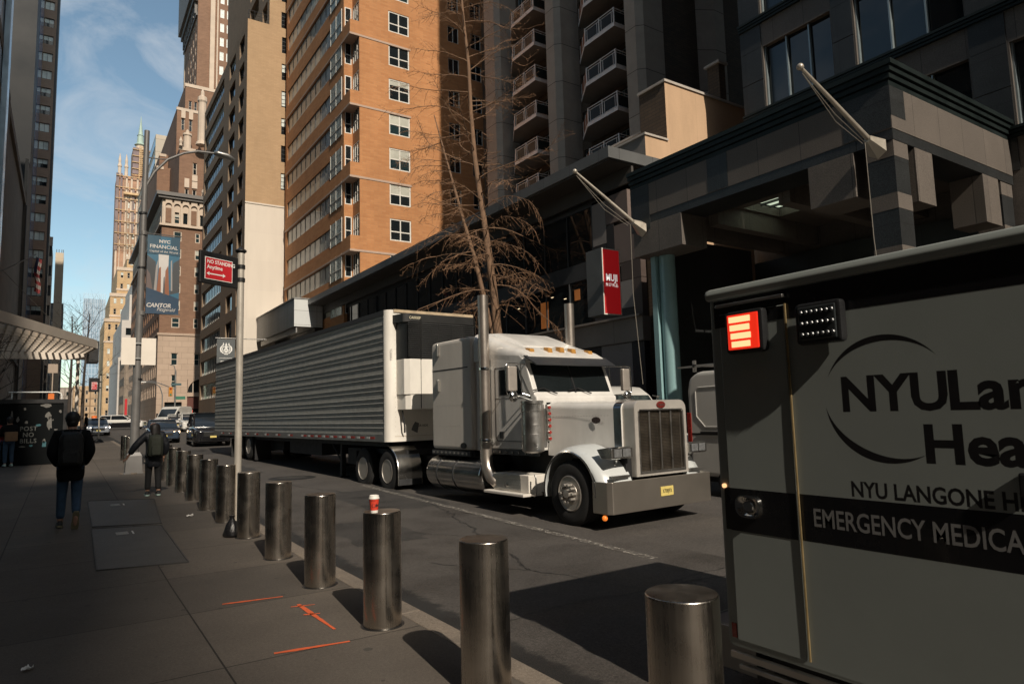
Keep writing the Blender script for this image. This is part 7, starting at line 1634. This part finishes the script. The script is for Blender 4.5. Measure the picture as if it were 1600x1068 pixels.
m_borange = M('barrier_orange', (.62, .16, .03), .6, 0, .15, 3); m_bred = M('barrier_red', (.55, .05, .02), .6, 0, .1, 3)
for i, (x0, x1, mm, lb) in enumerate(((10.5, 11.3, m_sigyellow, 'yellow work barrier beside the signal pole'), (12.1, 12.9, m_borange, 'orange work barrier right of the signal pole'), (12.95, 13.7, m_bred, 'red work barrier next to the orange one'))):
    Bq = root('barrier', ((x0+x1)/2, 94+i*.3, g(94)), lb, 'barrier', 'work barriers at the crossing'); mb = MB(); mb.box(x0, x1, 94+i*.3, 94.1+i*.3, 2.1, 3.2); mb.build('board', mm, Bq, bevel=.02)
    mb = MB(); mb.box(x0+.05, x0+.12, 94.02+i*.3, 94.08+i*.3, g(94), 2.1); mb.box(x1-.12, x1-.05, 94.02+i*.3, 94.08+i*.3, g(94), 2.1); mb.build('leg', m_steel, Bq)
wl = root('work_lamp', (11.1, 93.8, 3.2), 'small lit amber lamp on the yellow work barrier', 'lamp'); mb = MB(); mb.ball((11.1, 93.8, 3.45), .16, 10); mb.build('bulb', M('lit_amber', (1, .6, .2), .4, 0, 0, emit=(1, .5, .15), es=4), wl, smooth=True); mb = MB(); mb.box(11.04, 11.16, 93.75, 93.85, 3.2, 3.32); mb.build('base', m_black, wl)
bd = root('traffic_barrel', (10.95, 35, g(35)-.15), 'orange traffic barrel seen beneath the trailer', 'barrel', world=False)
mb = MB(); mb.lathe([(.34, .0), (.34, .06), (.28, .08), (.26, .4), (.245, .41), (.235, .75), (.22, .76), (.20, 1.0), (.12, 1.02), (0, 1.02)], (0, 0, 0), 24); mb.build('drum', M('bright_orange_plastic', (.75, .16, .02), .5, 0, .05, 5), bd, smooth=30)
mb = MB(); mb.lathe([(.262, .42), (.262, .54), (.25, .545)], (0, 0, 0), 24); mb.build('band', m_retw, bd)
for i, (x, y, lb) in enumerate(((3.5, 110, 'orange barrel at the far left of the crossing'), (6.8, 112, 'orange barrel in the middle of the far street'))):
    o = copy_tree(bd); o.location = (x, y, g(y)-.15); o['label'] = lb; o.scale = (1.6, 1.6, 1.6)
LF = root('far_street_lamp', (9.9, 92, g(92)), 'slim far street lamp with its arm reaching left over the crossing', 'street lamp')
mb = MB(); mb.tube([(9.9, 92, g(92)), (9.9, 92, 5.0), (9.6, 92, 6.0), (9.0, 92, 6.5), (8.0, 92, 6.55)], .06, 6); mb.build('post', m_steel, LF, smooth=True)
mb = MB(); mb.box(7.5, 8.1, 91.9, 92.1, 6.5, 6.62); mb.build('lamp_head', m_white, LF, bevel=.04)
FLG = root('national_flag', (-2.5, 70, 16.4), 'red and white striped flag hanging from a pole on the left', 'flag')
mb = MB(); mb.tube([(-4.9, 69, 14.4), (-2.5, 70, 16.4)], .05, 6); mb.build('pole', m_steel, FLG)
mb = MB(); n = 8
for i in range(n):
    for j in range(9):
        mb.mi = 2 if (i < 4 and j > 4) else (j % 2)
        def fp(a, b): return (-2.55+.42*a/n+.08*sin(b*.9), 70+.12*sin(a*1.4+b*.6), 13.2+3.0*b/9-.25*a/n)
        mb.quad(fp(i, j), fp(i+1, j), fp(i+1, j+1), fp(i, j+1))
mb.build('cloth', (M('flag_red', (.20, .03, .03), .8), M('flag_white', (.30, .27, .25), .8), M('flag_blue', (.02, .025, .06), .8)), FLG, smooth=True, recalc=False)
for i, (a, b, lb) in enumerate((((-5, 47, 12.6), (2.0, 62, 6.6), 'upper thin cable slanting across the view above the lattice canopy'), ((-5, 44, 8.6), (.6, 54, 6.0), 'lower thin cable slanting down to the lattice canopy'))):
    mb = MB(); mb.tube([a, tuple((V(a)+V(b))/2-V((0, 0, .25))), b], .018, 5); tag(mb.build('cable', m_rope), lb, 'cable', 'cables over the pavement')
RS = root('red_banner_sign', (9.6, 150, 3), 'narrow red vertical banner on the grey stone block', 'sign'); mb = MB(); mb.box(9.7, 10.1, 150, 150.1, 3.2, 6.4); mb.build('board', m_signred, RS)

# ================================================================ TREES
m_bark = M('brown_bark', (.165, .098, .058), .9, 0, .35, 6, bump=.6, bscale=18, stretch=(1, 1, .35)); m_twig = M('brown_twigs', (.22, .122, .066), .85, 0, .2, 4); m_barkdk = M('dark_bark', (.045, .036, .03), .9, 0, .3, 6)
def ginkgo():
    rt_ = random.Random(21); r = root('bare_tree', (14.6, 22.7, 0), 'tall bare tree with drooping spurred twigs behind the truck cab', 'tree')
    L1 = [V(p) for p in ((14.6, 22.72, 0), (14.6, 22.85, 3), (14.6, 22.96, 4.9), (14.6, 23.25, 7), (14.6, 23.62, 8.9), (14.6, 24.1, 11), (14.6, 24.5, 12.9), (14.58, 24.7, 15), (14.6, 24.85, 17.3), (14.6, 25.2, 19.5), (14.6, 25.5, 22), (14.6, 25.7, 25))]
    R1 = [.24, .21, .185, .16, .14, .12, .105, .09, .075, .06, .045, .025]
    L2 = [V(p) for p in ((14.55, 22.9, 3.9), (14.45, 23.2, 5.2), (14.4, 23.75, 6.8), (14.35, 24.3, 8.4), (14.3, 25.1, 10.2), (14.3, 25.9, 12.0), (14.3, 26.9, 14.2), (14.3, 27.7, 16))]
    R2 = [.12, .11, .10, .085, .07, .055, .04, .02]
    mb = MB(); mb.tube(L1, R1, 12); mb.tube(L2, R2, 10); mb.build('trunk', m_bark, r, smooth=True)
    mb = MB(); mt = MB()
    def along(L_, R_, z):
        for (a, b, ra, rb) in zip(L_[:-1], L_[1:], R_[:-1], R_[1:]):
            if a.z <= z <= b.z: t = (z-a.z)/(b.z-a.z); return a+(b-a)*t, ra+(rb-ra)*t
        return L_[-1], R_[-1]
    def branch(p, az, el, ln, droop, r0):
        P = [p]; d = V((cos(az)*cos(el), sin(az)*cos(el), sin(el))); n = 11; q = p.copy()
        for i in range(n):
            d = (d+V((rt_.gauss(0, .13), rt_.gauss(0, .13), -droop/n+rt_.gauss(0, .10)))).normalized(); q = q+d*(ln/n); P.append(q.copy())
        mb.tube(P, [r0*(1-.85*i/n) for i in range(n+1)], 5, caps=False)
        for i in range(2, n+1):
            for s in (-1, 1):
                if rt_.random() < .12: continue
                a = P[i]; side = d.cross(V((0, 0, 1))).normalized()*s; td = ((P[i]-P[i-1]).normalized()*.7+side*(.4+.5*rt_.random())+V((0, 0, rt_.uniform(-.7, .25)-droop*.25))).normalized(); tl = rt_.uniform(.35, 1.0)*(1.1-.5*i/n)*ln/3.0+.12
                Q = [a]; dd = td
                for k in range(5): dd = (dd+V((rt_.gauss(0, .12), rt_.gauss(0, .12), rt_.gauss(0, .1)-.10*droop))).normalized(); Q.append(Q[-1]+dd*tl/5)
                mt.tube(Q, [.0078*(1-.12*k) for k in range(6)], 3, caps=False)
                for k in range(1, 6):
                    if rt_.random() < .75:
                        e = V((rt_.gauss(0, 1), rt_.gauss(0, 1), rt_.gauss(.5, .7))).normalized(); mt.tube([Q[k], Q[k]+e*rt_.uniform(.06, .2)], [.0055, .004], 3, caps=False)
    for k in range(58):
        z = 5.8+17.5*(k+rt_.random())/58; p, rr_ = along(L1, R1, z); az = rt_.uniform(0, 2*pi); low = z < 10.5
        branch(p, az, R(rt_.uniform(5, 40)) if not low else R(rt_.uniform(-5, 30)), rt_.uniform(2.3, 4.6)*(1.1-.42*(z-6)/18), rt_.uniform(.5, 1.4) if low else rt_.uniform(-.2, .5), min(.030, rr_*.4))
    for k in range(22):
        z = 6.2+9*(k+rt_.random())/22; p, rr_ = along(L2, R2, z); branch(p, rt_.uniform(.2, 1.15)*pi, R(rt_.uniform(-5, 35)), rt_.uniform(1.4, 2.8), rt_.uniform(.0, .9), min(.022, rr_*.4))
    for az, z, ln in ((-1.5, 8.6, 3.4), (-1.2, 9.4, 3.2), (-1.8, 7.8, 3.0), (-1.4, 10.3, 3.6), (-2.3, 8.2, 2.8), (-1.0, 7.2, 2.4), (1.5, 6.8, 3.6), (1.9, 7.4, 3.8), (1.3, 8.2, 3.6), (2.2, 6.4, 3.2)): p, rr_ = along(L1, R1, z); branch(p, az, R(rt_.uniform(5, 35)), ln, rt_.uniform(1.0, 1.7), .024)
    b_ = mb.build('branches', m_bark, r, smooth=True, recalc=False); mt.build('twigs', m_twig, b_, recalc=False)
ginkgo()
def small_tree(x, y, h, lb, seed, lean=0.0):
    rt_ = random.Random(seed); r = root('small_bare_tree', (x, y, g(y)), lb, 'tree', 'small bare trees on the left pavement'); z0 = g(y)
    mb = MB(); tr_ = [V((x+lean*t*h+.06*sin(5*t+seed), y, z0+h*t)) for t in [i/8 for i in range(9)]]; mb.tube(tr_, [.12*(1-.85*i/8)+.012 for i in range(9)], 8); mb.build('trunk', m_barkdk, r, smooth=True)
    mb = MB()
    def br(p, d, ln, r0, lev):
        P = [p]; n = 6
        for i in range(n): d = (d+V((rt_.gauss(0, .16), rt_.gauss(0, .16), rt_.gauss(.04, .12)))).normalized(); P.append(P[-1]+d*ln/n)
        mb.tube(P, [r0*(1-.75*i/n) for i in range(n+1)], 4, caps=False)
        if lev: 
            for k in range(4): br(P[rt_.randint(2, n)], (d+V((rt_.gauss(0, .7), rt_.gauss(0, .7), rt_.gauss(.1, .5)))).normalized(), ln*.6, r0*.5, lev-1)
    for k in range(13):
        t = .35+.62*k/13; p = tr_[0]+(tr_[-1]-tr_[0])*t; az = rt_.uniform(0, 2*pi); br(p, V((cos(az)*.8, sin(az)*.8, .75)).normalized(), h*.34*(1.15-t*.6), .026, 2)
    mb.build('crown', m_barkdk, r, recalc=False)
small_tree(.35, 53, 8.2, 'small bare tree rising behind the man at the pavement corner', 4, -.02)
small_tree(1.1, 59, 9.2, 'bare street tree beside the far red sign with its crown against the sky', 9, .02)
small_tree(-2.6, 36, 5.2, 'thin bare tree standing behind the hoarding at the left edge', 13, -.03)
small_tree(9.4, 118, 7.5, 'bare tree on the far corner pavement by the old brick building', 17, .0)
